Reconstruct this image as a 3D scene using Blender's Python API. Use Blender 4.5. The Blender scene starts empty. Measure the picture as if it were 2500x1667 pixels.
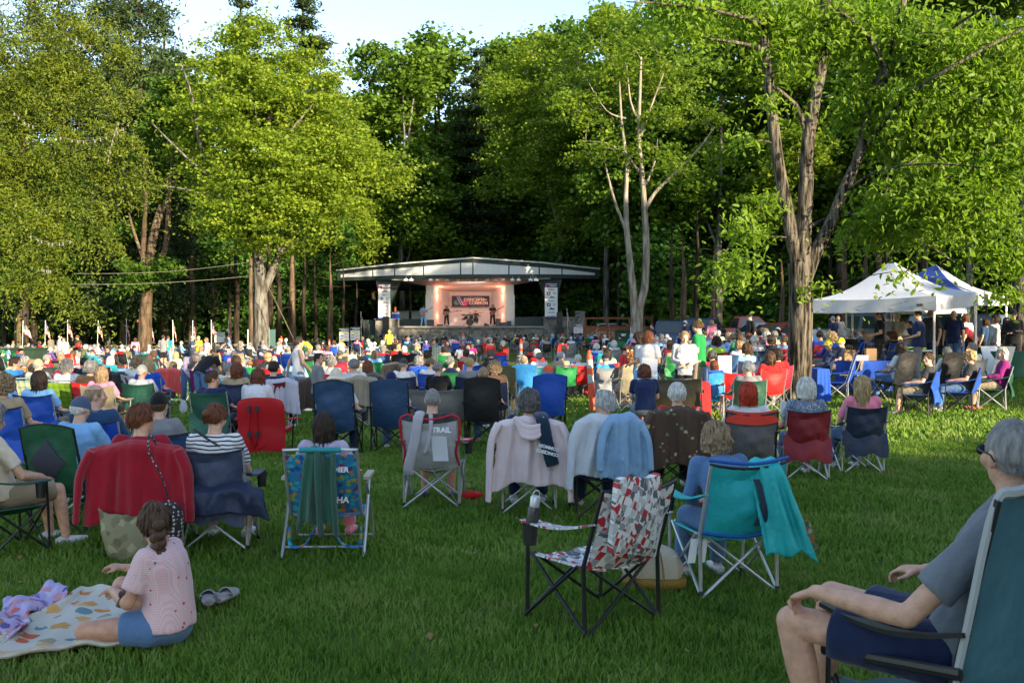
import bpy, bmesh, math, random
import numpy as np
from mathutils import Vector as V, Matrix, noise
R = math.radians
random.seed(7); rng = np.random.default_rng(7)
S = bpy.context.scene
COL = S.collection
# ---------------- camera, sky, sun, exposure ----------------
H = 1.85; F = 2430.6; PITCH = math.atan((833.5-785)/F)
cam = bpy.data.objects.new('camera', bpy.data.cameras.new('camera')); COL.objects.link(cam)
cam.location = (0, 0, H); cam.rotation_euler = (R(90)-PITCH, 0, 0)
cam.data.lens = 35; cam.data.sensor_width = 36; cam.data.clip_end = 2000; cam.data.clip_start = .05
cam.data.dof.use_dof = True; cam.data.dof.focus_distance = 16; cam.data.dof.aperture_fstop = 13
S.camera = cam
SUN_EL = 17; SUN_AZ = 138          # degrees; azimuth clockwise from +Y (the view direction)
w = bpy.data.worlds.new('World'); S.world = w; w.use_nodes = True
nt = w.node_tree; nt.nodes.clear()
def N(t, ty, **k):
    n = t.nodes.new(ty)
    for a, b in k.items(): setattr(n, a, b)
    return n
out = N(nt, 'ShaderNodeOutputWorld'); bg = N(nt, 'ShaderNodeBackground'); sky = N(nt, 'ShaderNodeTexSky')
sky.sky_type = 'NISHITA'; sky.sun_disc = False; sky.sun_elevation = R(SUN_EL); sky.sun_rotation = R(SUN_AZ)
sky.air_density = 1.0; sky.dust_density = .5; sky.ozone_density = 1.4
bg.inputs[1].default_value = .15
tc = N(nt, 'ShaderNodeTexCoord'); mp = N(nt, 'ShaderNodeMapping'); mp.inputs['Scale'].default_value = (1.4, 1.2, 7); mp.inputs['Rotation'].default_value = (0, R(10), 0)
nz = N(nt, 'ShaderNodeTexNoise'); nz.inputs['Scale'].default_value = 1.6; nz.inputs['Detail'].default_value = 7; nz.inputs['Roughness'].default_value = .6
rp = N(nt, 'ShaderNodeValToRGB'); rp.color_ramp.elements[0].position = .42; rp.color_ramp.elements[1].position = .75
mx = N(nt, 'ShaderNodeMixRGB'); mx.inputs['Color2'].default_value = (2.1, 2.2, 2.4, 1)
ml = N(nt, 'ShaderNodeMath', operation='MULTIPLY'); ml.inputs[1].default_value = .55
L = nt.links.new
L(tc.outputs['Generated'], mp.inputs[0]); L(mp.outputs[0], nz.inputs[0]); L(nz.outputs[0], rp.inputs[0]); L(rp.outputs[0], ml.inputs[0])
L(ml.outputs[0], mx.inputs[0]); L(sky.outputs[0], mx.inputs[1]); L(mx.outputs[0], bg.inputs[0]); L(bg.outputs[0], out.inputs[0])
sd = bpy.data.lights.new('sun', 'SUN'); so = bpy.data.objects.new('sun', sd); COL.objects.link(so)
sd.energy = 5; sd.angle = R(.6); sd.color = (1, .83, .57)
_sdir = V((math.sin(R(SUN_AZ))*math.cos(R(SUN_EL)), math.cos(R(SUN_AZ))*math.cos(R(SUN_EL)), math.sin(R(SUN_EL))))
so.rotation_euler = _sdir.to_track_quat('Z', 'Y').to_euler()
S.view_settings.view_transform = 'Standard'; S.view_settings.look = 'None'; S.view_settings.exposure = 1.54; S.view_settings.gamma = 1
S.cycles.max_bounces = 6; S.cycles.diffuse_bounces = 3; S.cycles.glossy_bounces = 2; S.cycles.transmission_bounces = 3; S.cycles.transparent_max_bounces = 6
S.cycles.use_denoising = True
# ---------------- pixel helpers: (px, py) of the 2500x1667 photo ----------------
_cf, _sf = math.cos(PITCH), math.sin(PITCH)
def pdir(px, py):
    x = (px-1250)/F; y = (833.5-py)/F
    d = V((x, _cf+y*_sf, -_sf+y*_cf)); return d/d.y
def at(px, py, d): return V((0, 0, H)) + pdir(px, py)*d
def sst(t): t = max(0., min(1., t)); return t*t*(3-2*t)
def G(x, y):
    if y < 1: return 0.
    u = x/y
    return .36*sst((y-18)/10)*sst((u-.08)/.2) - (1-sst((u+.02)/.22))*(.34*sst((y-8)/28)+sst((y-20)/50)*(.06+.38*sst((-u-.05)/.3)))
def solve(px, py, hh, lo=4, hi=78):
    """distance at which the ray through a pixel is hh above the ground"""
    d = lo
    while d < hi:
        p = at(px, py, d)
        if p.z <= G(p.x, p.y)+hh: break
        d *= 1.01
    p = at(px, py, d); return V((p.x, p.y, G(p.x, p.y))), d
def foot(px, py): return solve(px, py, 0., 2, 90)[0]
# ---------------- mesh builder ----------------
def basis(d):
    d = d.normalized(); a = V((0, 0, 1)) if abs(d.z) < .95 else V((1, 0, 0))
    x = d.cross(a).normalized(); return x, x.cross(d).normalized(), d
class MB:
    def __init__(s): s.v = []; s.f = []; s.m = []; s.uv = {}
    def add(s, vs, fs, m=0, M=None):
        b = len(s.v); s.v += [tuple(M @ V(p)) if M else tuple(p) for p in vs]
        for f in fs: s.f.append([i+b for i in f]); s.m.append(m)
        return b
    def box(s, c, sz, rz=0, m=0, M=None, bev=0):
        x, y, z = sz[0]/2, sz[1]/2, sz[2]/2; c = V(c)
        r = Matrix.Rotation(rz, 3, 'Z') if not isinstance(rz, Matrix) else rz
        vs = [c + r @ V((i*x, j*y, k*z)) for i in (-1, 1) for j in (-1, 1) for k in (-1, 1)]
        return s.add(vs, [(0, 1, 3, 2), (4, 6, 7, 5), (0, 4, 5, 1), (2, 3, 7, 6), (0, 2, 6, 4), (1, 5, 7, 3)], m, M)
    def tube(s, pts, rr, n=8, m=0, caps=True, M=None, flat=1.):
        pts = [V(p) for p in pts]
        if not isinstance(rr, (list, tuple)): rr = [rr]*len(pts)
        vs = []; fs = []; px = None
        for i, p in enumerate(pts):
            d = (pts[min(i+1, len(pts)-1)] - pts[max(i-1, 0)])
            if d.length < 1e-6: d = V((0, 0, 1))
            x, y, d = basis(d)
            if px is not None:
                q = px - d*px.dot(d)
                if q.length > 1e-4: x = q.normalized(); y = x.cross(d)
            px = x
            for k in range(n):
                a = 2*math.pi*k/n; vs.append(p + (x*math.cos(a)+y*math.sin(a)*flat)*rr[i])
        for i in range(len(pts)-1):
            for k in range(n): fs.append((i*n+k, i*n+(k+1) % n, (i+1)*n+(k+1) % n, (i+1)*n+k))
        if caps: fs.append(tuple(range(n))[::-1]); fs.append(tuple((len(pts)-1)*n+k for k in range(n)))
        return s.add(vs, fs, m, M)
    def rings(s, rs, m=0, M=None):
        """list of rings (lists of points), closed with caps"""
        n = len(rs[0]); vs = [p for r in rs for p in r]; fs = []
        for i in range(len(rs)-1):
            for k in range(n): fs.append((i*n+k, i*n+(k+1) % n, (i+1)*n+(k+1) % n, (i+1)*n+k))
        fs.append(tuple(range(n))[::-1]); fs.append(tuple((len(rs)-1)*n+k for k in range(n)))
        return s.add(vs, fs, m, M)
    def cap(s, a, b, ra, rb, n=12, m=0):
        a, b = V(a), V(b); x, y, d = basis(b-a); rs = []
        for t in (80, 55, 25): rs.append((a-d*ra*math.sin(R(t)), ra*math.cos(R(t))))
        rs += [(a, ra), ((a+b)/2, (ra+rb)/2), (b, rb)]
        for t in (25, 55, 80): rs.append((b+d*rb*math.sin(R(t)), rb*math.cos(R(t))))
        s.rings([[c+(x*math.cos(2*math.pi*k/n)+y*math.sin(2*math.pi*k/n))*r for k in range(n)] for c, r in rs], m)
    def ell(s, c, rad, n=14, m=0, rot=None, k2=9):
        c = V(c); rs = []
        for i in range(1, k2):
            t = math.pi*i/k2; rs.append([V((rad[0]*math.sin(t)*math.cos(2*math.pi*k/n), rad[1]*math.sin(t)*math.sin(2*math.pi*k/n), -rad[2]*math.cos(t))) for k in range(n)])
        if rot: rs = [[rot @ p for p in r] for r in rs]
        s.rings([[c+p for p in r] for r in rs], m)
    def loft(s, secs, side, n=16, m=0):
        """secs: (centre, half width, half depth); side = lateral vector or list"""
        rs = []
        for i, (c, a, b) in enumerate(secs):
            c = V(c); d = (V(secs[min(i+1, len(secs)-1)][0]) - V(secs[max(i-1, 0)][0])).normalized()
            sd = side[i] if isinstance(side, list) else side
            x = (sd - d*sd.dot(d)).normalized(); y = d.cross(x)
            rs.append([c + x*a*math.cos(2*math.pi*k/n)+y*b*math.sin(2*math.pi*k/n) for k in range(n)])
        s.rings(rs, m)
    def slab(s, fn, nu, nv, th, m=0, M=None, uvs=True):
        """closed thick sheet; fn(u,v) with u,v in 0..1"""
        P = [[V(fn(i/nu, j/nv)) for i in range(nu+1)] for j in range(nv+1)]
        vs = []
        for sgn in (-.5, .5):
            for j in range(nv+1):
                for i in range(nu+1):
                    a = P[j][min(i+1, nu)]-P[j][max(i-1, 0)]; b = P[min(j+1, nv)][i]-P[max(j-1, 0)][i]
                    n_ = a.cross(b); n_ = n_.normalized() if n_.length > 1e-9 else V((0, 0, 1))
                    vs.append(P[j][i]+n_*th*sgn)
        o = (nu+1)*(nv+1); fs = []; q = nu+1
        for j in range(nv):
            for i in range(nu):
                k = j*q+i; fs.append((k, k+q, k+q+1, k+1)); fs.append((o+k, o+k+1, o+k+q+1, o+k+q))
        for i in range(nu): k = i; fs.append((k, k+1, o+k+1, o+k)); k = nv*q+i; fs.append((k, o+k, o+k+1, k+1))
        for j in range(nv): k = j*q; fs.append((k, o+k, o+k+q, k+q)); k = j*q+nu; fs.append((k, k+q, o+k+q, o+k))
        b = s.add(vs, fs, m, M)
        for t in range(2):
            for j in range(nv+1):
                for i in range(nu+1): s.uv[b+t*o+j*q+i] = (i/nu, j/nv)
        return b
    def prism(s, pts, y0, y1, m=0, M=None):
        """polygon in (x,z) extruded along y"""
        n = len(pts); vs = [(p[0], y0, p[1]) for p in pts]+[(p[0], y1, p[1]) for p in pts]
        fs = [tuple(range(n)), tuple(range(2*n-1, n-1, -1))]+[(i, i+n, (i+1) % n+n, (i+1) % n) for i in range(n)]
        return s.add(vs, fs, m, M)
    def lathe(s, prof, n=16, c=(0, 0, 0), m=0, M=None):
        c = V(c); s.rings([[c+V((max(r, 1e-4)*math.cos(2*math.pi*k/n), max(r, 1e-4)*math.sin(2*math.pi*k/n), z)) for k in range(n)] for r, z in prof], m, M)
    def mesh(s, name, mats, smooth=True):
        me = bpy.data.meshes.new(name); me.from_pydata(s.v, [], s.f)
        for x in (mats if isinstance(mats, (list, tuple)) else [mats]): me.materials.append(x)
        me.polygons.foreach_set('material_index', s.m)
        if s.uv:
            ul = me.uv_layers.new(name='UVMap'); li = np.empty(len(me.loops), dtype=np.int32); me.loops.foreach_get('vertex_index', li)
            arr = np.zeros((len(s.v), 2), dtype=np.float32)
            for k, t in s.uv.items(): arr[k] = t
            ul.data.foreach_set('uv', arr[li].ravel())
        if smooth:
            me.polygons.foreach_set('use_smooth', [True]*len(me.polygons))
            try: me.set_sharp_from_angle(angle=R(42))
            except Exception: pass
        me.update(); return me
VX = [1.]
def remesh(mb, vox, sm=2, amp=0., fr=6., name='m', mats=None, disp=None):
    me = mb.mesh('tmp', [], False); o = bpy.data.objects.new('tmp', me); COL.objects.link(o)
    r = o.modifiers.new('r', 'REMESH'); r.mode = 'VOXEL'; r.voxel_size = vox*VX[0]; r.use_smooth_shade = True
    if sm: q = o.modifiers.new('s', 'SMOOTH'); q.factor = .5; q.iterations = sm
    dg = bpy.context.evaluated_depsgraph_get(); m2 = bpy.data.meshes.new_from_object(o.evaluated_get(dg)); m2.name = name
    bpy.data.objects.remove(o); bpy.data.meshes.remove(me)
    if amp:
        nr = [v.normal.copy() for v in m2.vertices]
        for v, n_ in zip(m2.vertices, nr):
            c = v.co; a = noise.noise(V((c.x*fr, c.y*fr, c.z*fr*.5)))+.5*noise.noise(V((c.x*fr*2.3, c.y*fr*2.3, c.z*fr*1.1)))
            v.co += n_*amp*a
    if disp:
        nr = [v.normal.copy() for v in m2.vertices]
        for v, n_ in zip(m2.vertices, nr): v.co += disp(v.co, n_)
    m2.materials.clear()
    for x in (mats or []): m2.materials.append(x)
    m2.polygons.foreach_set('use_smooth', [True]*len(m2.polygons)); m2.update(); return m2
# ---------------- objects ----------------
def tag(o, label=None, cat=None, group=None, kind=None):
    if label: o['label'] = label
    if cat: o['category'] = cat
    if group: o['group'] = group
    if kind: o['kind'] = kind
    return o
def obj(name, me, parent=None, loc=(0, 0, 0), rz=0., color=None, sc=1.):
    o = bpy.data.objects.new(name, me); COL.objects.link(o); o.location = loc; o.rotation_euler = (0, 0, rz)
    if sc != 1.: o.scale = (sc, sc, sc)
    if parent: o.parent = parent
    if color: o.color = (*color[:3], 1)
    return o
def thing(name, label, cat, loc=(0, 0, 0), rz=0., group=None, sc=1.):
    return tag(obj(name, None, None, loc, rz, None, sc), label, cat, group)
def single(name, mb, mat, label, cat, group=None, loc=(0, 0, 0), rz=0., color=None, sc=1., smooth=True):
    me = mb if isinstance(mb, bpy.types.Mesh) else mb.mesh(name, mat, smooth)
    return tag(obj(name, me, None, loc, rz, color, sc), label, cat, group)
def part(name, mb, mat, parent, color=None, label=None, smooth=True):
    me = mb if isinstance(mb, bpy.types.Mesh) else mb.mesh(name, mat, smooth)
    o = obj(name, me, parent, color=color)
    if label: o['label'] = label
    return o
def copy_tree(o, parent=None):
    c = o.copy(); COL.objects.link(c); c.parent = parent
    for ch in list(o.children): copy_tree(ch, c)
    return c
def text_mesh(body, size, ex=.002, align='CENTER', bold=0., spacing=1., shear=0.):
    cu = bpy.data.curves.new('t', 'FONT'); cu.body = body; cu.size = size; cu.extrude = ex; cu.align_x = align; cu.align_y = 'CENTER'
    cu.offset = bold; cu.space_character = spacing; cu.shear = shear; cu.resolution_u = 2
    o = bpy.data.objects.new('t', cu); COL.objects.link(o); dg = bpy.context.evaluated_depsgraph_get()
    me = bpy.data.meshes.new_from_object(o.evaluated_get(dg)); bpy.data.objects.remove(o); return me
def add_text(mb, body, size, M, m=0, bold=0., ex=.002, align='CENTER', spacing=1., shear=0.):
    """lettering in the local x-z plane of M, facing local -y"""
    me = text_mesh(body, size, ex, align, bold, spacing, shear); T = M @ Matrix.Rotation(R(90), 4, 'X')
    mb.add([v.co.copy() for v in me.vertices], [tuple(p.vertices) for p in me.polygons], m, T); bpy.data.meshes.remove(me)
# ---------------- materials ----------------
def new_mat(name):
    m = bpy.data.materials.new(name); m.use_nodes = True; t = m.node_tree; return m, t, t.nodes['Principled BSDF'], t.links.new
def noisec(t, scale, detail=3, coord='Object', vec=None, st=None):
    n = N(t, 'ShaderNodeTexNoise'); n.inputs['Scale'].default_value = scale; n.inputs['Detail'].default_value = detail
    tc = N(t, 'ShaderNodeTexCoord'); src = tc.outputs[coord]
    if st: mpn = N(t, 'ShaderNodeMapping'); mpn.inputs['Scale'].default_value = st; t.links.new(src, mpn.inputs[0]); src = mpn.outputs[0]
    t.links.new(src, n.inputs[0]); return n
def bump(t, b, src, st=.3, dist=.01):
    n = N(t, 'ShaderNodeBump'); n.inputs['Strength'].default_value = st; n.inputs['Distance'].default_value = dist
    t.links.new(src, n.inputs['Height']); t.links.new(n.outputs[0], b.inputs['Normal']); return n
def M_(name, col, rough=.7, var=.15, scale=4, bmp=.2, bs=40, metal=0., objc=False, spec=.4, sheen=0., st=None, bd=.01):
    m, t, b, L = new_mat(name)
    n = noisec(t, scale, 4, st=st); r = N(t, 'ShaderNodeMapRange'); r.inputs['From Min'].default_value = .25; r.inputs['From Max'].default_value = .75
    r.inputs['To Min'].default_value = 1-var; r.inputs['To Max'].default_value = 1+var; L(n.outputs[0], r.inputs[0])
    mix = N(t, 'ShaderNodeVectorMath', operation='SCALE')
    if objc: oi = N(t, 'ShaderNodeObjectInfo'); L(oi.outputs['Color'], mix.inputs[0])
    else: mix.inputs[0].default_value = col[:3]
    L(r.outputs[0], mix.inputs['Scale']); L(mix.outputs[0], b.inputs['Base Color'])
    b.inputs['Roughness'].default_value = rough; b.inputs['Metallic'].default_value = metal
    b.inputs['Specular IOR Level'].default_value = spec
    if sheen: b.inputs['Sheen Weight'].default_value = sheen
    if bmp: bump(t, b, noisec(t, bs, 3, st=st).outputs[0], bmp, bd)
    return m
MAT = {}
MAT['cloth'] = M_('cloth', (1, 1, 1), .9, .12, 5, .5, 14, objc=True, spec=.2, sheen=.15, bd=.03)
MAT['knit'] = M_('knit', (1, 1, 1), .95, .1, 6, .5, 160, objc=True, spec=.15, sheen=.3)
MAT['nylon'] = M_('nylon', (1, 1, 1), .6, .14, 4, .6, 8, objc=True, spec=.45, bd=.03)
MAT['skin'] = M_('skin', (1, 1, 1), .5, .2, 22, .35, 90, objc=True, spec=.35)
MAT['skin'].node_tree.nodes['Principled BSDF'].inputs['Subsurface Weight'].default_value = .05
MAT['hair'] = M_('hair', (1, 1, 1), .6, .5, 60, .9, 110, objc=True, spec=.35, st=(1, 1, .18))
MAT['paint'] = M_('paint', (1, 1, 1), .3, .04, 3, .02, 20, objc=True, spec=.5)
MAT['silver'] = M_('silver_tube', (.5, .51, .52), .38, .08, 8, .05, 60, metal=.6)
MAT['black'] = M_('black_tube', (.015, .015, .017), .4, .2, 8, .05, 60)
MAT['plastic'] = M_('plastic', (1, 1, 1), .45, .08, 8, .1, 30, objc=True)
MAT['dark'] = M_('dark_detail', (.02, .02, .02), .5, .1, 8, 0)
MAT['white'] = M_('white_detail', (.8, .8, .8), .6, .04, 4, 0)
MAT['print'] = M_('print', (1, 1, 1), .7, .02, 4, 0, objc=True)
CL = dict(black=(.012, .012, .014), charcoal=(.035, .036, .04), gray=(.20, .205, .215), lightgray=(.42, .43, .45), white=(.60, .60, .61), navy=(.012, .022, .07), blue=(.01, .07, .42),
 royal=(.008, .05, .34), slateblue=(.02, .06, .14), lightblue=(.22, .45, .75), skyblue=(.03, .26, .62), denim=(.09, .17, .32), teal=(.015, .22, .27), turquoise=(.02, .48, .52), green=(.01, .19, .05), darkgreen=(.01, .07, .045),
 lime=(.42, .68, .06), olive=(.10, .10, .045), red=(.55, .015, .015), maroon=(.16, .008, .02), burgundy=(.28, .01, .03), orange=(.68, .15, .03), rust=(.5, .075, .03), pink=(.75, .22, .33), hotpink=(.75, .02, .22), lilac=(.45, .38, .5),
 purple=(.20, .01, .13), violet=(.1, .05, .28), yellow=(.8, .68, .03), tan=(.36, .27, .17), khaki=(.30, .25, .17), cream=(.65, .58, .45), brown=(.10, .055, .03), beige=(.45, .38, .30), neon=(.75, .95, .04),
 sage=(.33, .38, .30), mint=(.45, .65, .4))
HC = dict(silvergray=(.20, .19, .18), white=(.62, .60, .55), silver=(.42, .41, .39), gray=(.21, .20, .19), darkgray=(.10, .095, .09), blond=(.42, .29, .14), sandy=(.27, .18, .10), brown=(.075, .038, .02), darkbrown=(.03, .017, .012), black=(.008, .007, .007), auburn=(.14, .045, .018), ginger=(.32, .13, .04), redhair=(.40, .035, .01))
NICE = dict(lightgray='light grey', gray='grey', lightblue='light blue', skyblue='sky blue', slateblue='slate blue', royal='royal blue', darkgreen='dark green', hotpink='hot pink', neon='neon yellow', charcoal='charcoal', navy='navy', mint='mint green', redhair='bright red', darkbrown='dark brown', darkgray='dark grey', silver='silver')
def nice(c): return NICE.get(c, c)
# ---------------- ground ----------------
def gmat(name, cols, sc):
    m, t, b, L = new_mat(name)
    n1 = noisec(t, sc, 5); n2 = noisec(t, sc*9, 3)
    ad = N(t, 'ShaderNodeMath', operation='ADD'); L(n1.outputs[0], ad.inputs[0]); mu = N(t, 'ShaderNodeMath', operation='MULTIPLY'); mu.inputs[1].default_value = .45
    L(n2.outputs[0], mu.inputs[0]); L(mu.outputs[0], ad.inputs[1])
    r = N(t, 'ShaderNodeValToRGB'); r.color_ramp.elements[0].position = .45; r.color_ramp.elements[1].position = 1.0
    r.color_ramp.elements[0].color = (*cols[0], 1); r.color_ramp.elements[1].color = (*cols[2], 1); e = r.color_ramp.elements.new(.72); e.color = (*cols[1], 1)
    L(ad.outputs[0], r.inputs[0]); L(r.outputs[0], b.inputs['Base Color']); b.inputs['Roughness'].default_value = .85; b.inputs['Specular IOR Level'].default_value = .2
    return m, t, b, L
gm, t, b, L = gmat('turf', [(.035, .06, .012), (.08, .12, .02), (.17, .13, .05)], .35)
bump(t, b, noisec(t, 30, 6).outputs[0], 1, .05)
xs = sorted(set([round(i*1.5, 2) for i in range(-40, 41)]+[-900, -400, -200, -120, -80, 80, 120, 200, 400, 900]))
ys = sorted(set([-900, -300, -120, -60, -30, -10]+[round(i*1.5, 2) for i in range(0, 70)]+[120, 150, 200, 400, 900]))
mb = MB(); vs = [(x, y, G(x, y)-.012) for y in ys for x in xs]; q = len(xs)
mb.add(vs, [(j*q+i, j*q+i+1, (j+1)*q+i+1, (j+1)*q+i) for j in range(len(ys)-1) for i in range(q-1)])
tag(obj('ground', mb.mesh('ground', gm)), kind='structure')
# grass blades: one mesh, far too many to count
def grass():
    gb, t, b, L = gmat('grass_blades', [(.052, .115, .014), (.15, .25, .03), (.30, .33, .10)], .6)
    b.inputs['Roughness'].default_value = .6
    tr = N(t, 'ShaderNodeBsdfTranslucent'); tr.inputs[0].default_value = (.12, .27, .03, 1); mxs = N(t, 'ShaderNodeMixShader'); mxs.inputs[0].default_value = .3
    L(b.outputs[0], mxs.inputs[1]); L(tr.outputs[0], mxs.inputs[2]); L(mxs.outputs[0], t.nodes['Material Output'].inputs[0])
    VS = []; NB = 0
    for (y0, y1, dens, hgt, wd) in ((2.2, 7.5, 5200, .055, .0045), (7.5, 15, 2400, .06, .0075), (15, 44, 420, .075, .018)):
        area = .5*1.12*(y1*y1-y0*y0); n = int(area*dens)
        y = np.sqrt(rng.uniform(y0*y0, y1*y1, n)); x = rng.uniform(-.56, .56, n)*y
        # clumpy: reject some by a low frequency pattern
        pat = np.sin(x*3.1+np.sin(y*2.3)*1.5)*np.sin(y*2.7+np.sin(x*1.9)*1.7)+.6*np.sin(x*9.3+y*4)*np.sin(y*8.1-x*3)
        keep = rng.uniform(0, 1, n) < .74+.24*pat-.9*np.clip(np.sin(x*1.1+1.3*np.sin(y*.8))*np.sin(y*1.3+.9*np.sin(x*.7+2))-.5, 0, 1)
        Q_ = [foot(*c) for c in ((-90, 1640), (385, 1585), (470, 1460), (205, 1462))]; ins = np.ones(n, bool)
        for k in range(4): A, B = Q_[k], Q_[(k+1) % 4]; ins &= ((B.x-A.x)*(y-A.y)-(B.y-A.y)*(x-A.x)) > .02
        keep &= ~ins; x = x[keep]; y = y[keep]; pat = pat[keep]; n = len(x)
        gz = np.zeros(n)
        if 1:
            u = x/y; ss = lambda a: np.clip(a, 0, 1)**2*(3-2*np.clip(a, 0, 1))
            gz = .36*ss((y-18)/10)*ss((u-.08)/.2)-(1-ss((u+.02)/.22))*(.34*ss((y-8)/28)+ss((y-20)/50)*(.06+.38*ss((-u-.05)/.3)))
        a = rng.uniform(0, 2*np.pi, n); h = hgt*rng.uniform(.55, 1.25, n)*(1+.22*pat); ln = h*rng.uniform(.2, 1.0, n)
        wa = a+rng.normal(np.pi/2, .5, n); dx, dy = np.cos(wa)*wd, np.sin(wa)*wd; lx, ly = np.cos(a)*ln, np.sin(a)*ln
        P = np.zeros((n, 5, 3)); z0 = gz-.014
        P[:, 0] = np.c_[x-dx, y-dy, z0]; P[:, 1] = np.c_[x+dx, y+dy, z0]
        P[:, 2] = np.c_[x+lx*.35+dx*.8, y+ly*.35+dy*.8, gz+h*.6]; P[:, 3] = np.c_[x+lx*.35-dx*.8, y+ly*.35-dy*.8, gz+h*.6]
        P[:, 4] = np.c_[x+lx, y+ly, gz+h]; VS.append(P.reshape(-1, 3)); NB += n
    v = np.concatenate(VS).astype(np.float32); me = bpy.data.meshes.new('grass'); me.vertices.add(len(v)); me.vertices.foreach_set('co', v.ravel())
    base = (np.arange(NB)*5)[:, None]; li = np.concatenate([base+0, base+1, base+2, base+3, base+3, base+2, base+4], axis=1).astype(np.int32).ravel()
    me.loops.add(len(li)); me.loops.foreach_set('vertex_index', li); me.polygons.add(NB*2)
    st = (np.arange(NB)*7)[:, None]; ls = np.concatenate([st, st+4], axis=1).astype(np.int32).ravel()
    me.polygons.foreach_set('loop_start', ls); me.update(calc_edges=True); me.materials.append(gb)
    tag(obj('grass', me), 'short mown lawn grass covering the whole common', 'grass', kind='stuff')
grass()
def litter():
    n = 900; y = np.sqrt(rng.uniform(9, 900, n)); x = rng.uniform(-.55, .55, n)*y; C = np.c_[x, y, [G(a, b_)+.045 for a, b_ in zip(x, y)]]
    m = M_('dead_leaf', (.20, .13, .05), .9, .5, 3, 0); tag(obj('fallen_leaves', leafmesh('fallen_leaves', C, .045, m, 'quad', 1.5)), 'small dry leaves and clippings scattered over the lawn', 'leaves', kind='stuff')
# ---------------- trees ----------------
def leafmat(name, dark, light, trans, tw=.45, var=.35, scale=.7):
    m, t, b, L = new_mat(name)
    n = noisec(t, scale, 3); n2 = noisec(t, scale*9, 1); oi = N(t, 'ShaderNodeObjectInfo')
    s = N(t, 'ShaderNodeMath', operation='ADD'); L(n.outputs[0], s.inputs[0]); q = N(t, 'ShaderNodeMath', operation='MULTIPLY_ADD'); q.inputs[1].default_value = .8; q.inputs[2].default_value = -.4
    L(n2.outputs[0], q.inputs[0]); L(q.outputs[0], s.inputs[1])
    s2 = N(t, 'ShaderNodeMath', operation='MULTIPLY_ADD'); s2.inputs[1].default_value = .3; L(oi.outputs['Random'], s2.inputs[0]); L(s.outputs[0], s2.inputs[2])
    r = N(t, 'ShaderNodeValToRGB'); r.color_ramp.elements[0].position = .35; r.color_ramp.elements[1].position = .9
    r.color_ramp.elements[0].color = (*dark, 1); r.color_ramp.elements[1].color = (*light, 1)
    L(s2.outputs[0], r.inputs[0]); L(r.outputs[0], b.inputs['Base Color']); b.inputs['Roughness'].default_value = .5; b.inputs['Specular IOR Level'].default_value = .25
    tr = N(t, 'ShaderNodeBsdfTranslucent'); tr.inputs[0].default_value = (*trans, 1); mx = N(t, 'ShaderNodeMixShader'); mx.inputs[0].default_value = tw
    L(b.outputs[0], mx.inputs[1]); L(tr.outputs[0], mx.inputs[2]); L(mx.outputs[0], t.nodes['Material Output'].inputs[0]); return m
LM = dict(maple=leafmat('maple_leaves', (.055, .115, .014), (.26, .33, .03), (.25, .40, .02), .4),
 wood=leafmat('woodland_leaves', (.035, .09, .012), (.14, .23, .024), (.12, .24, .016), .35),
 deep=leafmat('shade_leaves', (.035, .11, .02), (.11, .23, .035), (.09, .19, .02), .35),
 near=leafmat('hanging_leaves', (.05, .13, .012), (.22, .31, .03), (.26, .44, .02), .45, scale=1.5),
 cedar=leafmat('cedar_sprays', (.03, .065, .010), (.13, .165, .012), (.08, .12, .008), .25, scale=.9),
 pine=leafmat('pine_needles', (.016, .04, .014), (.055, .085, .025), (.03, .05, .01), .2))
def barkmat(name, a, b_, sc=5, bd=.04):
    m, t, b, L = new_mat(name)
    n = noisec(t, sc, 6, st=(1, 1, .16)); n2 = noisec(t, 1.3, 2)
    r = N(t, 'ShaderNodeValToRGB'); r.color_ramp.elements[0].position = .38; r.color_ramp.elements[1].position = .62
    r.color_ramp.elements[0].color = (*a, 1); r.color_ramp.elements[1].color = (*b_, 1); L(n.outputs[0], r.inputs[0])
    mu = N(t, 'ShaderNodeVectorMath', operation='SCALE'); L(r.outputs[0], mu.inputs[0]); mr = N(t, 'ShaderNodeMapRange'); mr.inputs['To Min'].default_value = .6; mr.inputs['To Max'].default_value = 1.4
    L(n2.outputs[0], mr.inputs[0]); L(mr.outputs[0], mu.inputs['Scale'])
    L(mu.outputs[0], b.inputs['Base Color']); b.inputs['Roughness'].default_value = .95; b.inputs['Specular IOR Level'].default_value = .1; bump(t, b, n.outputs[0], 1, bd); return m
BK = dict(dark=barkmat('dark_bark', (.012, .009, .007), (.055, .042, .032)), grey=barkmat('grey_bark', (.05, .045, .038), (.20, .185, .16), 6),
 rough=barkmat('furrowed_bark', (.014, .012, .010), (.17, .145, .115), 13, .12), pale=barkmat('pale_branch_bark', (.14, .12, .09), (.34, .30, .24), 6), brown=barkmat('brown_bark', (.05, .034, .022), (.15, .105, .07), 6))
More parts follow.
